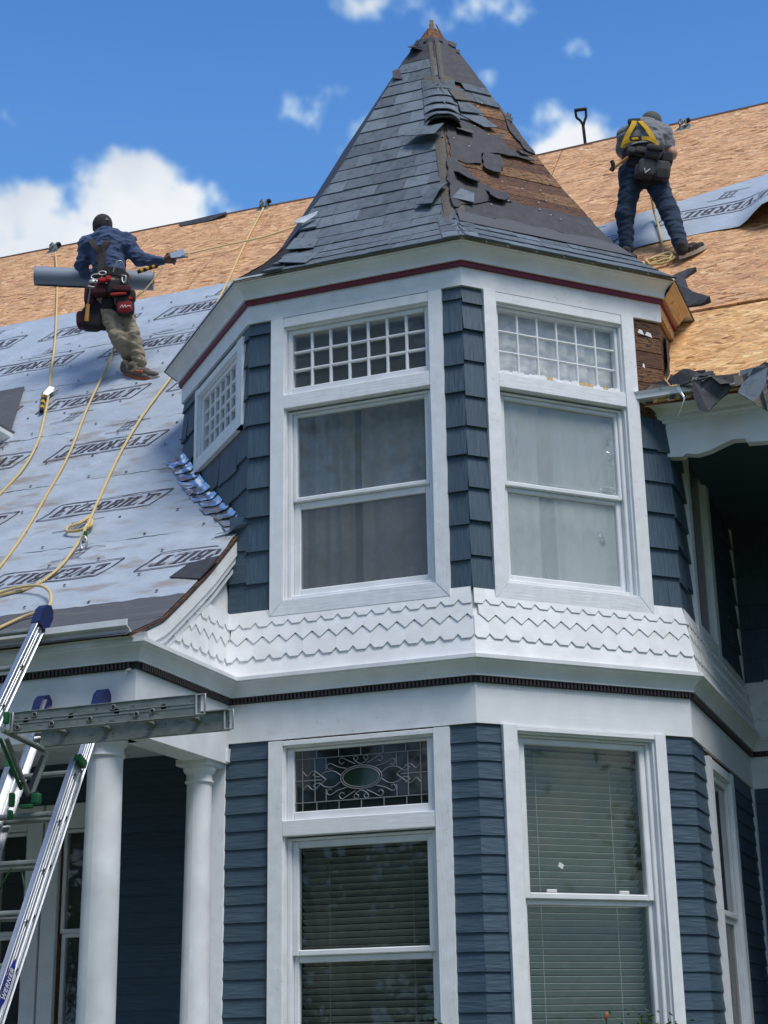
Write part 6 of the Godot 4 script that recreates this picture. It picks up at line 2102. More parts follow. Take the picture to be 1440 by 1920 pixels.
	tube(m, PackedVector3Array([ra - ax * 0.004, rb + ax * 0.004]), 0.032, 12, -1.0, false)
	put(m, "core", mats.dark, rl)
	m = MB.new()      # loose flap along the underside
	hexa(m, [ra + s2 * -0.098 + ax * 0.02, ra.lerp(rb, 0.5) + s2 * -0.098, ra.lerp(rb, 0.5) - s2 * 0.06 - s1 * 0.09, ra - s2 * 0.05 - s1 * 0.095, ra + s2 * -0.104 + ax * 0.02, ra.lerp(rb, 0.5) + s2 * -0.104, ra.lerp(rb, 0.5) - s2 * 0.06 - s1 * 0.096, ra - s2 * 0.05 - s1 * 0.101])
	put(m, "loose_end", mats.sheet_back, rl)

func build_right_person() -> void:
	var fl_ := Vector3(1.405, 7.790, -0.809); var fr_ := Vector3(1.909, 7.613, -0.652)
	var t := thing("person", "person in grey T-shirt, yellow harness and dark jeans bending over on the boards", "person", fr_)
	var pel := Vector3(1.585, 8.614, -0.824); var waist := Vector3(1.600, 8.758, -0.847); var chest := Vector3(1.615, 8.981, -0.932); var neck := Vector3(1.643, 9.132, -1.069)
	var head := Vector3(1.628, 9.264, -1.208); var back := Vector3(1.619, 9.032, -0.949)
	var sl := Vector3(1.468, 9.024, -0.928); var sr := Vector3(1.741, 9.018, -1.012)
	var hl := Vector3(1.507, 8.571, -0.788); var hr := Vector3(1.672, 8.557, -0.832)
	var kl := Vector3(1.419, 8.181, -0.779); var kr := Vector3(1.797, 8.127, -0.784)
	var al := fl_ + Vector3(0, 0.09, 0); var ar := fr_ + Vector3(-0.01, 0.10, 0)
	var er := Vector3(1.812, 8.834, -1.036); var wr := Vector3(1.707, 8.792, -1.146)
	var el := Vector3(1.387, 8.934, -1.008); var wl := Vector3(1.408, 8.899, -1.197)
	var hd := (CF * 0.75 - Vector3.UP * 0.65).normalized(); var up := (CF * 0.65 + Vector3.UP * 0.75).normalized()
	var body := [[pel, waist, 0.13, 0.125], [waist, chest, 0.125, 0.14], [sl, sr, 0.075, 0.075], [chest, neck, 0.11, 0.06], [hl, hr, 0.10, 0.10],
		[hl, kl, 0.088, 0.06], [kl, al, 0.058, 0.042], [hr, kr, 0.088, 0.06], [kr, ar, 0.058, 0.042], [sl, el, 0.05, 0.044], [el, wl, 0.042, 0.03], [sr, er, 0.052, 0.046], [er, wr, 0.046, 0.032]]
	body.append_array(head_bones(head, hd, up, neck))
	var bm := flesh(body, 0.013, 0.03)
	bm.add(flesh(fingers(wr, (CF * 0.6 - Vector3.UP * 0.7 - CR * 0.3).normalized(), CF, CR, 0.8), 0.0042, 0.008))
	bm.add(flesh(fingers(wl, (CF * 0.6 - Vector3.UP * 0.7 + CR * 0.3).normalized(), CF, -CR, 0.8), 0.0042, 0.008))
	put(bm, "body", mats.skin_light, t)
	put(flesh([[waist - Vector3.UP * 0.02, chest, 0.142, 0.16], [sl, sr, 0.09, 0.09], [chest, back, 0.155, 0.12], [back, neck, 0.115, 0.08], [sl, back, 0.09, 0.11], [sr, back, 0.09, 0.11], [sl, sl.lerp(el, 0.75), 0.075, 0.07], [sr, sr.lerp(er, 0.5), 0.078, 0.072]], 0.012, 0.045, 0.018, 21, 6.0), "shirt", mats.grey_shirt, t)
	put(flesh([[pel + Vector3.UP * 0.05, pel, 0.138, 0.14], [hl, hr, 0.122, 0.122], [hl, kl, 0.104, 0.076], [kl, al, 0.076, 0.06], [hr, kr, 0.104, 0.076], [kr, ar, 0.076, 0.06]], 0.011, 0.035, 0.014, 22, 7.0), "trousers", mats.denim, t)
	var cap := flesh([[head + up * 0.028 - hd * 0.02, head + up * 0.03 + hd * 0.02, 0.092, 0.09], [head + up * 0.0 - hd * 0.02, head + up * 0.01, 0.093, 0.092]], 0.009, 0.02)
	var co := put(cap, "cap", mats.cap2, t)
	var bill := MB.new()
	plate(bill, Fr.new(head + hd * 0.10, hd.cross(up).normalized(), hd), PackedVector2Array([Vector2(-0.075, 0), Vector2(0.075, 0), Vector2(0.05, 0.06), Vector2(-0.05, 0.06)]), -0.003, 0.003)
	put(bill, "brim", mats.cap2, co)
	shoe(t, fr_ + Vector3(-0.03, -0.01, 0.06), Vector3(2.067, 7.751, -0.761), Vector3(0, 0.8, 0.6), mats.shoe_dark, mats.sole, mats.shoe_dark)
	shoe(t, fl_ + Vector3(-0.02, -0.02, 0.05), Vector3(1.521, 7.619, -0.643), Vector3(0, 0.8, 0.6), mats.shoe_dark, mats.sole, mats.shoe_dark)
	var bk := -CF
	# white letter on the outer side of the right shoe
	var sn := MB.new()
	var h0 := fr_ + Vector3(-0.03, -0.01, 0.06); var t0 := Vector3(2.067, 7.751, -0.761)
	var sd := (t0 - h0).normalized(); var ss := sd.cross(Vector3(0, 0.8, 0.6)).normalized()
	if ss.dot(bk) < 0.0: ss = -ss
	var su := ss.cross(sd).normalized()
	if su.y < 0.0: su = -su
	var na := h0 + sd * 0.12 + su * 0.042 + ss * 0.043
	for q in [[Vector2(-0.022, -0.018), Vector2(-0.014, 0.022)], [Vector2(-0.014, 0.022), Vector2(0.012, -0.018)], [Vector2(0.012, -0.018), Vector2(0.02, 0.022)]]:
		tube(sn, PackedVector3Array([na + sd * q[0].x * 1.2 + su * q[0].y, na + sd * q[1].x * 1.2 + su * q[1].y]), 0.005, 5)
	put(sn, "letter_mark", mats.white_plastic, t)
	var hn := part("harness", t)
	for q in [[Vector3(1.559, 9.071, -0.788), Vector3(1.543, 8.976, -0.726), Vector3(1.502, 8.885, -0.697), Vector3(1.458, 8.780, -0.695)], [Vector3(1.605, 9.059, -0.788), Vector3(1.664, 8.948, -0.737), Vector3(1.705, 8.851, -0.730), Vector3(1.744, 8.743, -0.749)]]:
		var m := MB.new()
		ribbon(m, q, 0.044, (bk + Vector3.UP * 0.7).normalized(), 0.008)
		put(m, "strap", mats.yellow, hn)
	for q in [[Vector3(1.483, 8.818, -0.680), Vector3(1.569, 8.817, -0.668), Vector3(1.667, 8.817, -0.682), Vector3(1.739, 8.781, -0.722)]]:
		var m := MB.new()
		ribbon(m, q, 0.034, bk, 0.010)
		put(m, "strap", mats.yellow, hn)
	var m2 := MB.new()
	pillow(m2, Vector3(1.568, 9.077, -0.812), CR * 0.075, (Vector3.UP + CF * 0.6).normalized() * 0.04, (bk + Vector3.UP).normalized() * 0.022, 0.5)
	put(m2, "back_plate", mats.black_webbing, hn)
	m2 = MB.new()
	board(m2, Fr.new(Vector3(1.587, 8.803, -0.623), (CR + Vector3.UP * 0.1).normalized(), Vector3.UP), -0.05, 0.05, -0.022, 0.022, 0.0, 0.012)
	put(m2, "label_patch", mats.black_webbing, hn)
	m2 = MB.new()
	board(m2, Fr.new(Vector3(1.585, 8.795, -0.609), (CR + Vector3.UP * 0.1).normalized(), Vector3.UP), -0.03, 0.025, -0.012, 0.012, 0.0, 0.006)
	put(m2, "label_print", mats.yellow, hn)
	var tb := part("tool_belt", t)
	m2 = MB.new()
	for k in 24:
		var a := TAU * k / 24; var b := TAU * (k + 1) / 24
		var c := waist - Vector3.UP * 0.03
		var p := c + CR * cos(a) * 0.17 + CF * sin(a) * 0.15; var q := c + CR * cos(b) * 0.17 + CF * sin(b) * 0.15
		var o := ((p + q) * 0.5 - c).normalized() * 0.014
		var v := Vector3.UP * 0.065
		hexa(m2, [p - v, q - v, q + v, p + v, p - v + o, q - v + o, q + v + o, p + v + o])
	put(m2, "belt", mats.black_webbing, tb)
	for q in [["pouch", Vector3(1.543, 8.694, -0.623), 0.04, 0.03, 0.03, mats.grey_pouch], ["pouch", Vector3(1.631, 8.682, -0.638), 0.06, 0.03, 0.03, mats.grey_pouch], ["pouch", Vector3(1.719, 8.646, -0.639), 0.065, 0.065, 0.05, mats.grey_pouch], ["pouch_flap", Vector3(1.748, 8.650, -0.592), 0.07, 0.02, 0.02, mats.black_webbing],
			["pouch", Vector3(1.650, 8.510, -0.660), 0.075, 0.085, 0.06, mats.grey_pouch], ["pouch", Vector3(1.766, 8.491, -0.711), 0.075, 0.085, 0.065, mats.grey_pouch], ["pouch_front", Vector3(1.783, 8.442, -0.656), 0.055, 0.05, 0.012, mats.black_webbing], ["pouch", Vector3(1.575, 8.515, -0.675), 0.03, 0.06, 0.04, mats.grey_pouch], ["pouch", Vector3(1.809, 8.626, -0.770), 0.05, 0.06, 0.06, mats.black_webbing],
			["pouch", Vector3(1.575, 8.619, -0.706), 0.10, 0.07, 0.04, mats.black_webbing], ["pouch", Vector3(1.675, 8.445, -0.738), 0.10, 0.05, 0.05, mats.black_webbing]]:
		var m := MB.new()
		var tl := rng.randf_range(-0.25, -0.05)
		pillow(m, q[1], (CR + Vector3.UP * tl).normalized() * q[2], (Vector3.UP - CR * tl).normalized() * q[3], bk * q[4], 0.45)
		put(m, q[0], q[5], tb)
	m2 = MB.new()     # white mark on a pouch
	tube(m2, PackedVector3Array([Vector3(1.647, 8.485, -0.584), Vector3(1.650, 8.447, -0.599), Vector3(1.692, 8.476, -0.604)]), 0.006, 5)
	put(m2, "letter_mark", mats.white_plastic, tb)
	var h := thing("hammer", "hammer with dark head sticking out from the right worker's belt loop", "hammer", Vector3(1.359, 8.557, -0.624))
	m2 = MB.new()
	tube(m2, PackedVector3Array([Vector3(1.377, 8.565, -0.628), Vector3(1.515, 8.637, -0.610)]), 0.012, 8)
	put(m2, "handle", mats.tool_wood, h)
	m2 = MB.new()
	tube(m2, smooth_path([Vector3(1.373, 8.630, -0.603), Vector3(1.380, 8.582, -0.622), Vector3(1.358, 8.548, -0.626)]), 0.016, 8, 0.022)
	put(m2, "hammer_head", mats.dark, h)

# ------------------------------------------------------------------ ladders, ropes, tools
# a channel rail: web facing +x (or out), flanges turned inwards
func rail(parent: Node3D, top: Vector3, bottom: Vector3, out: Vector3, width: float, material: Material, holes: Array, called := "rail") -> void:
	var d := (bottom - top).normalized()
	var w := d.cross(out).normalized()
	var L := top.distance_to(bottom)
	var f := Fr.new(top, w, -d)        # right w, up against d, out n
	if f.n.dot(out) < 0.0: f = Fr.new(top, -w, -d)
	var m := MB.new()
	board(m, f, -width / 2, width / 2, -L, 0.0, -0.004, 0.0, 0.001, 1)
	board(m, f, -width / 2, -width / 2 + 0.006, -L, 0.0, -0.03, 0.006, 0.002, 1)
	board(m, f, width / 2 - 0.006, width / 2, -L, 0.0, -0.03, 0.006, 0.002, 1)
	board(m, f, -0.012, -0.006, -L, 0.0, 0.0, 0.003, 0.001, 1)
	board(m, f, 0.006, 0.012, -L, 0.0, 0.0, 0.003, 0.001, 1)
	var o := put(m, called, material, parent)
	for h in holes:
		var ring := MB.new()
		var c := f.p(h[0], -h[1], 0.003)
		var pts := PackedVector3Array()
		for k in 13: pts.append(c + (f.u * cos(TAU * k / 12) + f.v * sin(TAU * k / 12)) * 0.0135)
		tube(ring, pts, 0.004, 6)
		put(ring, "rung_collar", material, o)
		var hole := MB.new()
		for k in 12: hole.tri(c + f.n * 0.0015, c + f.n * 0.0015 + (f.u * cos(TAU * k / 12) + f.v * sin(TAU * k / 12)) * 0.013, c + f.n * 0.0015 + (f.u * cos(TAU * (k + 1) / 12) + f.v * sin(TAU * (k + 1) / 12)) * 0.013)
		put(hole, "rung_end", mats.dark, o)

func end_cap(parent: Node3D, top: Vector3, d: Vector3, out: Vector3, material: Material) -> void:
	# moulded mitt over a rail end
	var w := d.cross(out).normalized()
	var f := Fr.new(top - out * 0.012, w, -d)
	var m := MB.new()
	plate(m, f, PackedVector2Array([Vector2(-0.055, -0.10), Vector2(0.05, -0.10), Vector2(0.062, 0.0), Vector2(0.045, 0.045), Vector2(0.01, 0.075), Vector2(-0.03, 0.06), Vector2(-0.055, 0.02)]), -0.028, 0.028)
	put(m, "end_cap", material, parent)

func rung(parent: Node3D, a: Vector3, b: Vector3, material: Material) -> void:
	var m := MB.new()
	tube(m, PackedVector3Array([a, b]), 0.017, 10)
	put(m, "rung", material, parent)

func rope(pts: Array, r: float, label: String, called := "rope", steps := 6) -> void:
	var m := MB.new()
	tube(m, smooth_path(pts, steps), r, 8)
	single(m, called, mats.rope, label, "rope", "yellow safety ropes")

func build_gear() -> void:
	# ladder against the gutter, only its right-hand rail in view
	var top := Vector3(-1.447, 4.03, 3.31); var dir := Vector3(0, -0.85, 0.527).normalized()
	var t := thing("ladder", "aluminium ladder with blue end cap standing highest against the porch gutter", "ladder", Vector3(-1.447, 0.0, 5.8), "ladders at the porch")
	for sx in [0.0, -0.40]:
		var hs := []
		for k in 13: hs.append([0.0, 0.12 + 0.305 * k])
		rail(t, top + Vector3(sx, 0, 0), top + Vector3(sx, 0, 0) + dir * 4.70, Vector3.RIGHT if sx == 0.0 else Vector3.LEFT, 0.088, mats.alu, hs)
		end_cap(t, top + Vector3(sx, 0, 0), dir, Vector3.RIGHT, mats.blue_cap)
	for k in 15: rung(t, top + dir * (0.12 + 0.305 * k), top + dir * (0.12 + 0.305 * k) + Vector3(-0.40, 0, 0), mats.alu_dirty)
	# extension ladder carrying the staging
	var t2 := thing("ladder", "aluminium extension ladder with two blue end caps carrying the staging plank", "ladder", Vector3(-1.29, 0.0, 4.9), "ladders at the porch")
	top = Vector3(-1.085, 3.52, 3.20); dir = Vector3(0, -0.898, 0.44).normalized()
	var w := Vector3(0, 0.44, 0.898)      # off the wall
	for sx in [0.0, -0.405]:
		var hs := []
		for k in 12: hs.append([0.0, 0.22 + 0.305 * k])
		var out := Vector3.RIGHT if sx == 0.0 else Vector3.LEFT
		rail(t2, top + Vector3(sx, 0, 0), top + Vector3(sx, 0, 0) + dir * 3.6, out, 0.075, mats.alu, hs)
		end_cap(t2, top + Vector3(sx, 0, 0) + dir * 0.02, dir, Vector3.RIGHT, mats.blue_cap)
		var low := top + Vector3(sx * 1.06 + (0.025 if sx == 0.0 else 0.0), 0, 0) + dir * 0.50 + w * 0.078
		hs = []
		for k in 11: hs.append([0.0, 0.10 + 0.305 * k])
		rail(t2, low, low + dir * 3.38, out, 0.08, mats.alu, hs)
		var c := MB.new()
		board(c, Fr.new(low, w, -dir), -0.042, 0.042, -0.03, 0.012, -0.03, 0.012, 0.004)
		put(c, "end_cap", mats.green, t2)
	for k in 12:
		var a := top + dir * (0.22 + 0.305 * k)
		rung(t2, a, a + Vector3(-0.405, 0, 0), mats.alu_dirty)
		if k > 1: rung(t2, a + w * 0.078 + dir * 0.02, a + w * 0.078 + dir * 0.02 + Vector3(-0.42, 0, 0), mats.alu_dirty)
	# maker's sticker along the lower rail
	var sd := top + dir * 1.86 + w * 0.078 + Vector3(0.034, 0, 0)
	var fs := Fr.new(sd, -dir, Vector3.RIGHT.cross(-dir))
	var m := MB.new()
	plate(m, fs, PackedVector2Array([Vector2(-0.14, 0), Vector2(-0.1, -0.018), Vector2(-0.03, -0.027), Vector2(0.03, -0.027), Vector2(0.1, -0.018), Vector2(0.14, 0), Vector2(0.1, 0.018), Vector2(0.03, 0.027), Vector2(-0.03, 0.027), Vector2(-0.1, 0.018)]), -0.001, 0.0012)
	put(m, "sticker", mats.label_blue, t2)
	m = MB.new()
	var la := lettering("WERNER", false)
	var v: PackedVector3Array = la[Mesh.ARRAY_VERTEX]; var ix: PackedInt32Array = la[Mesh.ARRAY_INDEX]
	var lo := v[0]; var hi := v[0]
	for q in v:
		lo = lo.min(q); hi = hi.max(q)
	for k in range(0, ix.size(), 3):
		var z := []
		for j in 3:
			var q := v[ix[k + j]]
			z.append(fs.p(((q.x - lo.x) / (hi.x - lo.x) - 0.5) * 0.17, ((q.y - lo.y) / (hi.y - lo.y) - 0.5) * 0.032, 0.0015 + 0.001 * (q.z - lo.z) / maxf(1e-5, hi.z - lo.z)))
		m.tri(z[0], z[2], z[1])
	put(m, "lettering", mats.white_plastic, t2)
	# teal cord hung between the rungs
	m = MB.new()
	tube(m, smooth_path([Vector3(-1.398, 2.364, 3.720), Vector3(-1.337, 2.469, 3.720), Vector3(-1.288, 2.545, 3.700), Vector3(-1.264, 2.495, 3.700), Vector3(-1.224, 2.384, 3.720)], 5), 0.005, 6)
	single(m, "cord", mats.green, "thin green cord tied to a ladder rung under the staging", "cord")
	# staging: a length of ladder laid flat
	var st := thing("staging_plank", "worn grey aluminium ladder section laid flat as staging across the porch corner", "staging", Vector3(-0.62, 3.19, 3.8))
	var hn := []
	for q in [[-0.03, 0.05], [0.032, 0.155], [-0.028, 0.265], [-0.022, 0.5], [0.03, 0.64], [-0.02, 0.78], [-0.012, 0.875]]: hn.append(q)
	rail(st, Vector3(-1.20, 3.245, 3.98), Vector3(-0.045, 3.245, 3.98), Vector3(0, 0, 1), 0.115, mats.alu_dirty, hn)
	rail(st, Vector3(-1.26, 3.235, 3.58), Vector3(-0.075, 3.235, 3.58), Vector3(0, 0, -1), 0.115, mats.alu_dirty, [])
	for x in [-1.1, -0.82, -0.54, -0.26]: rung(st, Vector3(x, 3.25, 3.58), Vector3(x, 3.25, 3.98), mats.alu_dirty)
	for q in [Vector3(-0.04, 3.245, 3.975), Vector3(-0.072, 3.235, 3.585), Vector3(-1.205, 3.245, 3.975)]:
		m = MB.new()
		var pts := []
		for s in [Vector2(-1, -1), Vector2(-1, 1), Vector2(1, 1), Vector2(1, -1), Vector2(-1, -1)]: pts.append(q + Vector3(s.x * 0.024, s.y * 0.052, 0.012))
		tube(m, PackedVector3Array(pts), 0.007, 6)
		put(m, "end_loop", mats.zinc, st)
	# jack that holds the staging to the ladder
	var jk := thing("ladder_jack", "grey steel ladder jack with green clamps under the left end of the staging", "ladder jack", Vector3(-1.2, 2.75, 3.75))
	for q in [[Vector3(-1.272, 3.181, 3.900), Vector3(-1.268, 2.899, 3.660), 0.014, mats.alu_dirty], [Vector3(-1.183, 3.135, 3.620), Vector3(-1.247, 2.903, 3.660), 0.013, mats.alu_dirty], [Vector3(-1.220, 3.204, 4.020), Vector3(-1.225, 3.160, 3.600), 0.016, mats.alu_dirty], [Vector3(-1.216, 3.123, 3.600), Vector3(-1.276, 2.925, 3.640), 0.022, mats.dark], [Vector3(-1.278, 3.171, 3.950), Vector3(-1.292, 2.930, 3.700), 0.010, mats.green], [Vector3(-1.315, 2.878, 3.660), Vector3(-1.213, 2.907, 3.660), 0.018, mats.dark]]:
		m = MB.new()
		tube(m, PackedVector3Array([q[0], q[1]]), q[2], 6)
		put(m, "strut", q[3], jk)
	for q in [[Vector3(-1.218, 2.878, 3.660), 0.026, 0.032], [Vector3(-1.265, 2.837, 3.680), 0.04, 0.012], [Vector3(-1.350, 2.876, 3.700), 0.012, 0.04], [Vector3(-1.355, 2.794, 3.700), 0.009, 0.026], [Vector3(-1.211, 3.271, 4.000), 0.011, 0.034]]:
		m = MB.new()
		pillow(m, q[0], Vector3(q[1], 0, 0), Vector3(0, q[2], 0), Vector3(0, 0, 0.02), 0.4)
		put(m, "clamp", mats.green, jk)
	# roof anchors on the ridge
	for q in [[Vector3(-5.939, 10.554, -3.304), "weathered grey roof anchor on the ridge above the worker in blue"], [Vector3(-3.152, 10.501, -3.256), "steel roof anchor on the ridge left of the turret"], [Vector3(1.626, 10.282, -3.061), "pale roof anchor on the ridge beside the worker in grey"]]:
		var a: Vector3 = q[0]
		var an := thing("roof_anchor", q[1], "anchor", a, "roof anchors on the ridge")
		var g := Fr.new(a, Vector3.RIGHT, Vector3(0, 0.745, -0.667))
		m = MB.new()
		board(m, g, -0.085, 0.085, -0.07, 0.09, 0.0, 0.012, 0.003)
		put(m, "base_plate", mats.alu_dirty, an)
		m = MB.new()
		plate(m, Fr.new(a + Vector3(0, 0.02, 0), Vector3(0, 0.2, -1), Vector3.UP), PackedVector2Array([Vector2(-0.05, 0), Vector2(0.07, 0), Vector2(0.05, 0.10), Vector2(0.0, 0.115), Vector2(-0.04, 0.07)]), -0.03, -0.02)
		plate(m, Fr.new(a + Vector3(0, 0.02, 0), Vector3(0, 0.2, -1), Vector3.UP), PackedVector2Array([Vector2(-0.05, 0), Vector2(0.07, 0), Vector2(0.05, 0.09), Vector2(0.0, 0.10), Vector2(-0.04, 0.06)]), 0.035, 0.045)
		put(m, "lug", mats.alu_dirty, an)
		m = MB.new()
		pillow(m, a + Vector3(0.05, 0.095, -0.02), Vector3(0.03, 0.012, 0), Vector3(-0.006, 0.016, 0), Vector3(0, 0, 0.025), 0.3)
		put(m, "strap_end", mats.black_webbing, an)
		m = MB.new()
		var rg := PackedVector3Array()
		for k in 13: rg.append(a + Vector3(cos(TAU * k / 12) * 0.022, 0.055 + sin(TAU * k / 12) * 0.028, 0.05))
		tube(m, rg, 0.007, 6)
		put(m, "ring", mats.steel, an)
	# ropes lying down the roof
	rope([Vector3(-5.783, 10.417, -3.115), Vector3(-5.370, 9.756, -2.551), Vector3(-4.883, 8.956, -1.837), Vector3(-4.457, 8.241, -1.192), Vector3(-4.117, 7.617, -0.635), Vector3(-3.916, 7.273, -0.321), Vector3(-3.729, 6.896, 0.009), Vector3(-3.544, 6.477, 0.377), Vector3(-3.466, 6.120, 0.689), Vector3(-3.505, 5.836, 0.925), Vector3(-3.540, 5.470, 1.274)], 0.0105, "yellow safety rope furthest left, hanging from the anchor behind the worker in blue")
	rope([Vector3(-3.143, 7.773, -0.226), Vector3(-3.586, 7.900, -0.881), Vector3(-3.476, 7.595, -0.608), Vector3(-3.298, 6.914, -0.007), Vector3(-3.083, 6.238, 0.590), Vector3(-2.991, 5.710, 1.041), Vector3(-2.852, 5.245, 1.516), Vector3(-2.734, 4.851, 1.966), Vector3(-2.676, 4.523, 2.338)], 0.0105, "yellow safety rope running down from between the legs of the worker in blue")
	rope([Vector3(-3.108, 10.458, -3.164), Vector3(-2.984, 9.655, -2.461), Vector3(-2.830, 8.907, -1.793), Vector3(-2.705, 8.274, -1.214), Vector3(-2.627, 7.648, -0.655), Vector3(-2.602, 7.179, -0.244), Vector3(-2.603, 6.655, 0.218), Vector3(-2.544, 6.126, 0.684), Vector3(-2.439, 5.632, 1.116), Vector3(-2.305, 5.288, 1.485), Vector3(-2.205, 5.042, 1.764), Vector3(-2.158, 4.735, 2.097), Vector3(-2.232, 4.558, 2.298), Vector3(-2.447, 4.507, 2.357), Vector3(-2.665, 4.466, 2.410)], 0.0105, "yellow safety rope passing behind the turret cornice with a knot low on the sheet")
	rope([Vector3(-2.574, 4.473, 2.418), Vector3(-2.371, 4.543, 2.345), Vector3(-2.126, 4.529, 2.395), Vector3(-1.961, 4.445, 2.502), Vector3(-1.855, 4.327, 2.639), Vector3(-1.843, 4.252, 2.721), Vector3(-2.004, 4.211, 2.742), Vector3(-2.126, 4.088, 2.906)], 0.0105, "yellow rope looped around the top of the highest ladder")
	rope([Vector3(-2.623, 8.510, -0.502), Vector3(-2.446, 8.759, -0.909), Vector3(-2.186, 8.978, -1.268), Vector3(-1.842, 9.293, -1.682)], 0.009, "taut yellow rope from the outstretched hand towards the turret roof")
	rope([Vector3(-2.796, 8.346, -0.359), Vector3(-2.851, 8.222, -0.325), Vector3(-2.933, 8.094, -0.283), Vector3(-3.004, 8.045, -0.273)], 0.007, "short yellow lanyard hanging from the hand of the worker in blue")
	rope([Vector3(1.641, 8.415, -0.803), Vector3(1.574, 8.468, -1.307), Vector3(1.642, 8.171, -1.109), Vector3(1.709, 7.810, -0.814), Vector3(1.731, 7.614, -0.638)], 0.010, "yellow rope hanging between the legs of the worker in grey")
	rope([Vector3(1.617, 10.187, -2.850), Vector3(1.658, 9.772, -2.223), Vector3(1.711, 9.234, -1.420)], 0.009, "short taut rope from the right ridge anchor to the worker in grey")
	# coil at the right-hand worker's feet
	var coil := []
	for k in 26:
		var a := k * 0.62
		var c := Vector2(1.70 + cos(a) * (0.10 + 0.02 * sin(k * 1.3)), 5.50 + sin(a) * (0.075 + 0.02 * cos(k * 0.9)))
		coil.append(RF(c.x + 0.03 * sin(k * 2.1), c.y + 0.02 * cos(k * 1.7), 0.046 + 0.0012 * k + 0.012 * absf(sin(k * 1.1))))
	rope(coil, 0.0105, "small coil of yellow rope on the boards behind the turret eave", "rope_coil", 4)
	# knot and clip on the long rope
	var kn := []
	for p in [Vector3(-2.324, 5.328, 1.456), Vector3(-2.344, 5.252, 1.553), Vector3(-2.417, 5.216, 1.594), Vector3(-2.400, 5.170, 1.632), Vector3(-2.267, 5.150, 1.670), Vector3(-2.194, 5.184, 1.646), Vector3(-2.253, 5.265, 1.539), Vector3(-2.220, 5.158, 1.676), Vector3(-2.168, 5.040, 1.781)]: kn.append(p)
	rope(kn, 0.0125, "thick knotted loop of rope halfway up the dirty sheet", "rope_knot")
	var cl := thing("rope_clip", "green and white snap hook hanging below the rope knot", "hook", Vector3(-2.106, 4.958, 1.875))
	m = MB.new()
	var ck := []
	for k in 13: ck.append(Vector3(-2.106, 4.975, 1.871) + Vector3(cos(TAU * k / 12) * 0.026, sin(TAU * k / 12) * 0.05, 0))
	tube(m, PackedVector3Array(ck), 0.009, 6)
	put(m, "hook", mats.zinc, cl)
	m = MB.new()
	pillow(m, Vector3(-2.162, 5.069, 1.763), Vector3(0.014, 0, 0), Vector3(0, 0.035, 0), Vector3(0, 0, 0.012), 0.5)
	put(m, "gate", mats.green, cl)
	# rope grabs
	for q in [[Vector3(-2.690, 8.469, -0.423), Vector3(0.9, 0.30, -0.3), "silver rope grab held in the hand of the worker in blue"], [Vector3(-3.896, 7.236, -0.275), Vector3(0.1, 0.8, -0.6), "small rope grab with striped webbing clipped to the leftmost rope"]]:
		var a: Vector3 = q[0]; var d := (q[1] as Vector3).normalized()
		var rg := thing("rope_grab", q[2], "rope grab", a, "rope grabs on the safety ropes")
		var u := d.cross(-CF).normalized()
		var f := Fr.new(a, d, u)
		for s in [-0.022, 0.016]:
			m = MB.new()
			plate(m, f, PackedVector2Array([Vector2(-0.05, -0.03), Vector2(0.08, -0.03), Vector2(0.09, 0.02), Vector2(0.03, 0.035), Vector2(-0.05, 0.02)]), s, s + 0.006)
			put(m, "side_plate", mats.alu, rg)
		m = MB.new()
		tube(m, PackedVector3Array([f.p(-0.02, 0.02, 0), f.p(0.10, 0.05, 0)]), 0.009, 6)
		put(m, "lever", mats.steel, rg)
		m = MB.new()
		tube(m, PackedVector3Array([f.p(-0.04, -0.01, 0.0), f.p(-0.07, -0.02, 0.0)]), 0.012, 6)
		put(m, "pin", mats.yellow, rg)
	# striped shock absorber packs
	for q in [[Vector3(-3.965, 7.261, -0.311), Vector3(-3.794, 6.953, -0.035), "yellow and black shock pack lying beside the leftmost rope"], [Vector3(-3.003, 8.294, -0.276), Vector3(-2.840, 8.365, -0.358), "yellow and black shock pack between belt and outstretched hand"]]:
		var a: Vector3 = q[0]; var b: Vector3 = q[1]
		var pk := thing("shock_pack", q[2], "webbing", (a + b) * 0.5, "shock packs of the harnesses")
		for k in 7:
			m = MB.new()
			var p0 := a.lerp(b, k / 7.0); var p1 := a.lerp(b, (k + 0.92) / 7.0)
			tube(m, PackedVector3Array([p0, p1]), 0.02, 6)
			put(m, "band", mats.yellow if k % 2 == 1 else mats.black_webbing, pk)
	# roofing spade standing behind the ridge
	var sv := thing("roofing_spade", "roofing spade with D-shaped grip standing upright behind the ridge", "spade", Vector3(0.475, 10.351, -3.710))
	m = MB.new()
	tube(m, smooth_path([Vector3(0.455, 10.320, -3.826), Vector3(0.516, 10.587, -3.530), Vector3(0.541, 10.777, -3.360)], 4), 0.017, 8)
	put(m, "shaft", mats.steel, sv)
	m = MB.new()
	tube(m, smooth_path([Vector3(0.544, 10.755, -3.368), Vector3(0.519, 10.810, -3.340), Vector3(0.487, 10.843, -3.316), Vector3(0.485, 10.913, -3.290)], 4), 0.014, 8)
	tube(m, smooth_path([Vector3(0.544, 10.755, -3.368), Vector3(0.562, 10.809, -3.356), Vector3(0.583, 10.852, -3.349), Vector3(0.587, 10.922, -3.326)], 4), 0.014, 8)
	tube(m, PackedVector3Array([Vector3(0.475, 10.913, -3.286), Vector3(0.599, 10.927, -3.328)]), 0.019, 8)
	put(m, "grip", mats.dark, sv)
	m = MB.new()
	hexa(m, [Vector3(0.407, 10.320, -3.807), Vector3(0.504, 10.319, -3.845), Vector3(0.466, 10.066, -4.032), Vector3(0.336, 10.068, -3.982), Vector3(0.414, 10.300, -3.772), Vector3(0.511, 10.298, -3.810), Vector3(0.473, 10.046, -3.997), Vector3(0.344, 10.049, -3.947)])
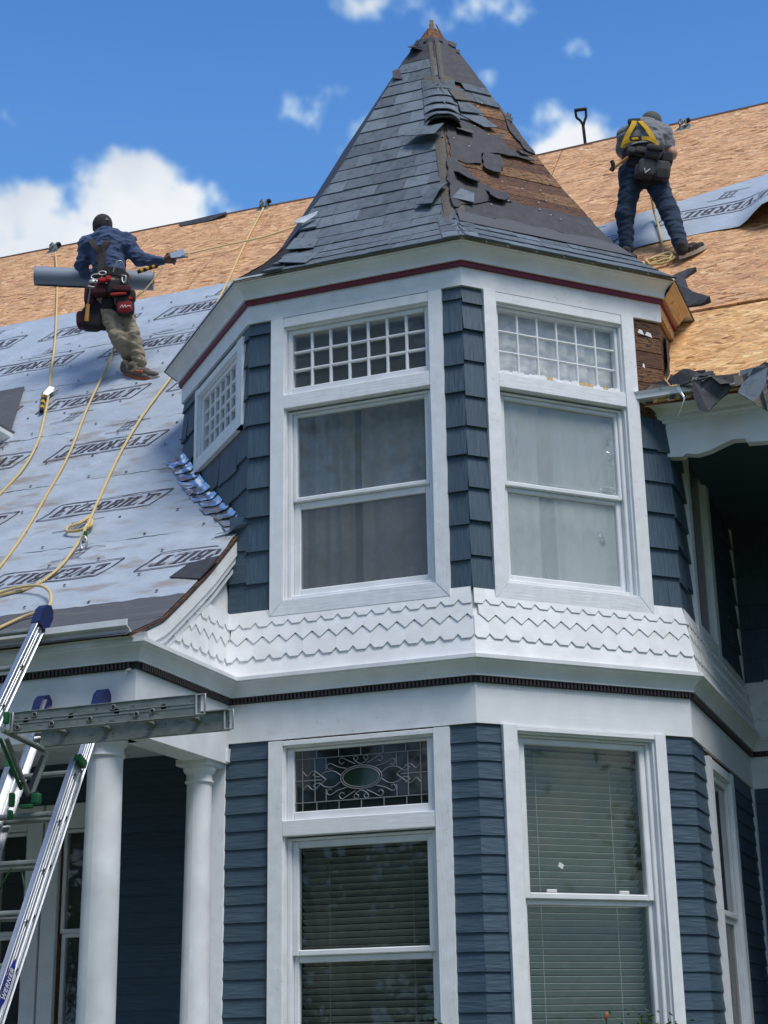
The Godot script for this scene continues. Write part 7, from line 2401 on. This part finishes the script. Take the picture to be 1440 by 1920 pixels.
	put(m, "blade", mats.steel, sv)
	# plants whose tips reach into the picture
	shrub(Vector3(1.595, 1.668, 1.306), 0.30, 190, "leafy shrub tip at foot of the large ground floor window", 31)
	shrub(Vector3(1.910, 1.641, 0.783), 0.16, 80, "small shrub tip below the corner siding on the right", 32)
	shrub(Vector3(0.603, 1.666, 2.415), 0.10, 50, "green sprig at foot of the window with the leaded transom", 33)
	var fl := thing("flower_stalk", "bare stalk with a brown seed head before the large ground floor window", "plant", Vector3(Vector3(1.417, 1.691, 1.551).x, 0, Vector3(1.417, 1.691, 1.551).z))
	m = MB.new()
	var tip := Vector3(1.414, 1.670, 1.545)
	tube(m, smooth_path([Vector3(tip.x - 0.05, 0, tip.z + 0.05), Vector3(tip.x - 0.02, 0.9, tip.z), tip]), 0.006, 6, 0.004)
	put(m, "stem", mats.leaf, fl)
	m = MB.new()
	pillow(m, Vector3(1.417, 1.691, 1.551), Vector3(0.014, 0, 0), Vector3(0.004, 0.022, 0), Vector3(0, 0, 0.014), 0.9)
	put(m, "seed_head", mats.bud, fl)

func shrub(tip: Vector3, spread: float, leaves: int, label: String, seed_: int) -> void:
	var r := RandomNumberGenerator.new()
	r.seed = seed_
	var t := thing("shrub", label, "shrub", Vector3(tip.x, 0, tip.z), "shrubs along the foot of the house")
	var m := MB.new()
	for k in 6:
		var e := tip + Vector3(r.randfn(0, spread * 0.4), -r.randf() * 0.10, r.randfn(0, spread * 0.4))
		tube(m, smooth_path([Vector3(tip.x + r.randfn(0, 0.04), 0, tip.z + r.randfn(0, 0.04)), Vector3(tip.x + r.randfn(0, 0.08), 0.8, tip.z + r.randfn(0, 0.08)), e]), 0.009, 5, 0.003)
	put(m, "stems", mats.bark, t)
	m = MB.new()
	for k in leaves * 6:
		var h := r.randf()
		var c := tip + Vector3(r.randfn(0, spread * 0.42), 0.05 - pow(h, 0.8) * tip.y * 0.9, r.randfn(0, spread * 0.42))
		leaf(m, c, r, 0.05)
	stuff(put(m, "foliage", mats.leaf, t))

func leaf(m: MB, c: Vector3, r: RandomNumberGenerator, s: float) -> void:
	var d := Vector3(r.randfn(), r.randfn() * 0.7 + 0.3, r.randfn()).normalized()
	var x := d.cross(Vector3(r.randfn(), r.randfn(), r.randfn())).normalized()
	var n := x.cross(d)
	var L := s * r.randf_range(0.7, 1.3)
	var a := c; var b := c + d * L * 0.5 + x * L * 0.22 + n * L * 0.06; var e := c + d * L; var f := c + d * L * 0.5 - x * L * 0.22 + n * L * 0.06
	m.tri(a, b, e, Vector2(0, 0), Vector2(0.5, 0.5), Vector2(1, 0))
	m.tri(a, e, f, Vector2(0, 0), Vector2(1, 0), Vector2(0.5, -0.5))

# street trees behind the camera, which the window glass mirrors
func build_trees() -> void:
	var hg := thing("hedge", "tall clipped hedge along the far side of the front lawn", "hedge", Vector3(-5.0, 0, 20.5))
	var hr := RandomNumberGenerator.new()
	hr.seed = 61
	var hm := MB.new()
	for j in 16000:
		leaf(hm, Vector3(hr.randf_range(-15.0, 5.0), pow(hr.randf(), 0.8) * 4.6 + hr.randfn(0, 0.12), 20.5 + hr.randfn(0, 0.35)), hr, 0.24)
	stuff(put(hm, "foliage", mats.leaf, hg))
	hm = MB.new()
	for j in 20: tube(hm, smooth_path([Vector3(-14.5 + j, 0, 20.5), Vector3(-14.4 + j, 2.0, 20.55), Vector3(-14.6 + j, 4.0, 20.45)]), 0.05, 6, 0.015)
	stuff(put(hm, "stems", mats.bark, hg))
	var k := 0
	for q in [[Vector3(-6.5, 0, 17.5), 15.5, 4.6, "broad street tree left of the front walk"], [Vector3(-14.5, 0, 16.5), 16.0, 4.8, "tall street tree at the far left of the lawn"], [Vector3(15.5, 0, 10.5), 10.5, 3.6, "street tree to the right of the house front"], [Vector3(4.0, 0, 25.0), 13.0, 4.6, "large tree across the pavement facing the turret"], [Vector3(20.0, 0, 1.0), 12.0, 4.2, "tree beside the house at the far right"]]:
		var r := RandomNumberGenerator.new()
		r.seed = 900 + k
		k += 1
		var at: Vector3 = q[0]; var H: float = q[1]; var R: float = q[2]
		var t := thing("tree", q[3], "tree", at, "trees around the front lawn")
		var m := MB.new()
		tube(m, smooth_path([at, at + Vector3(0.1, H * 0.25, 0.1), at + Vector3(-0.1, H * 0.5, 0), at + Vector3(0.1, H * 0.85, 0.1)]), 0.26, 10, 0.05)
		var clumps := []
		for j in 52:
			var a := r.randf() * TAU; var e := r.randf_range(-1.0, 1.0)
			var rad := R * sqrt(maxf(0.05, 1.0 - e * e * 0.85)) * r.randf_range(0.45, 1.0)
			var c := at + Vector3(cos(a) * rad, H * 0.58 + e * H * 0.40, sin(a) * rad)
			clumps.append(c)
			tube(m, smooth_path([at + Vector3(0, clampf(c.y - rad * 0.7, H * 0.14, H * 0.8), 0), at.lerp(c, 0.5) + Vector3(0, c.y * 0.42, 0), c]), 0.06, 5, 0.012)
		put(m, "trunk", mats.bark, t)
		m = MB.new()
		for c in clumps:
			for j in 140:
				var d := Vector3(r.randfn(), r.randfn() * 0.7, r.randfn()) * 0.62
				leaf(m, c + d, r, 0.26)
		stuff(put(m, "crown", mats.leaf, t))
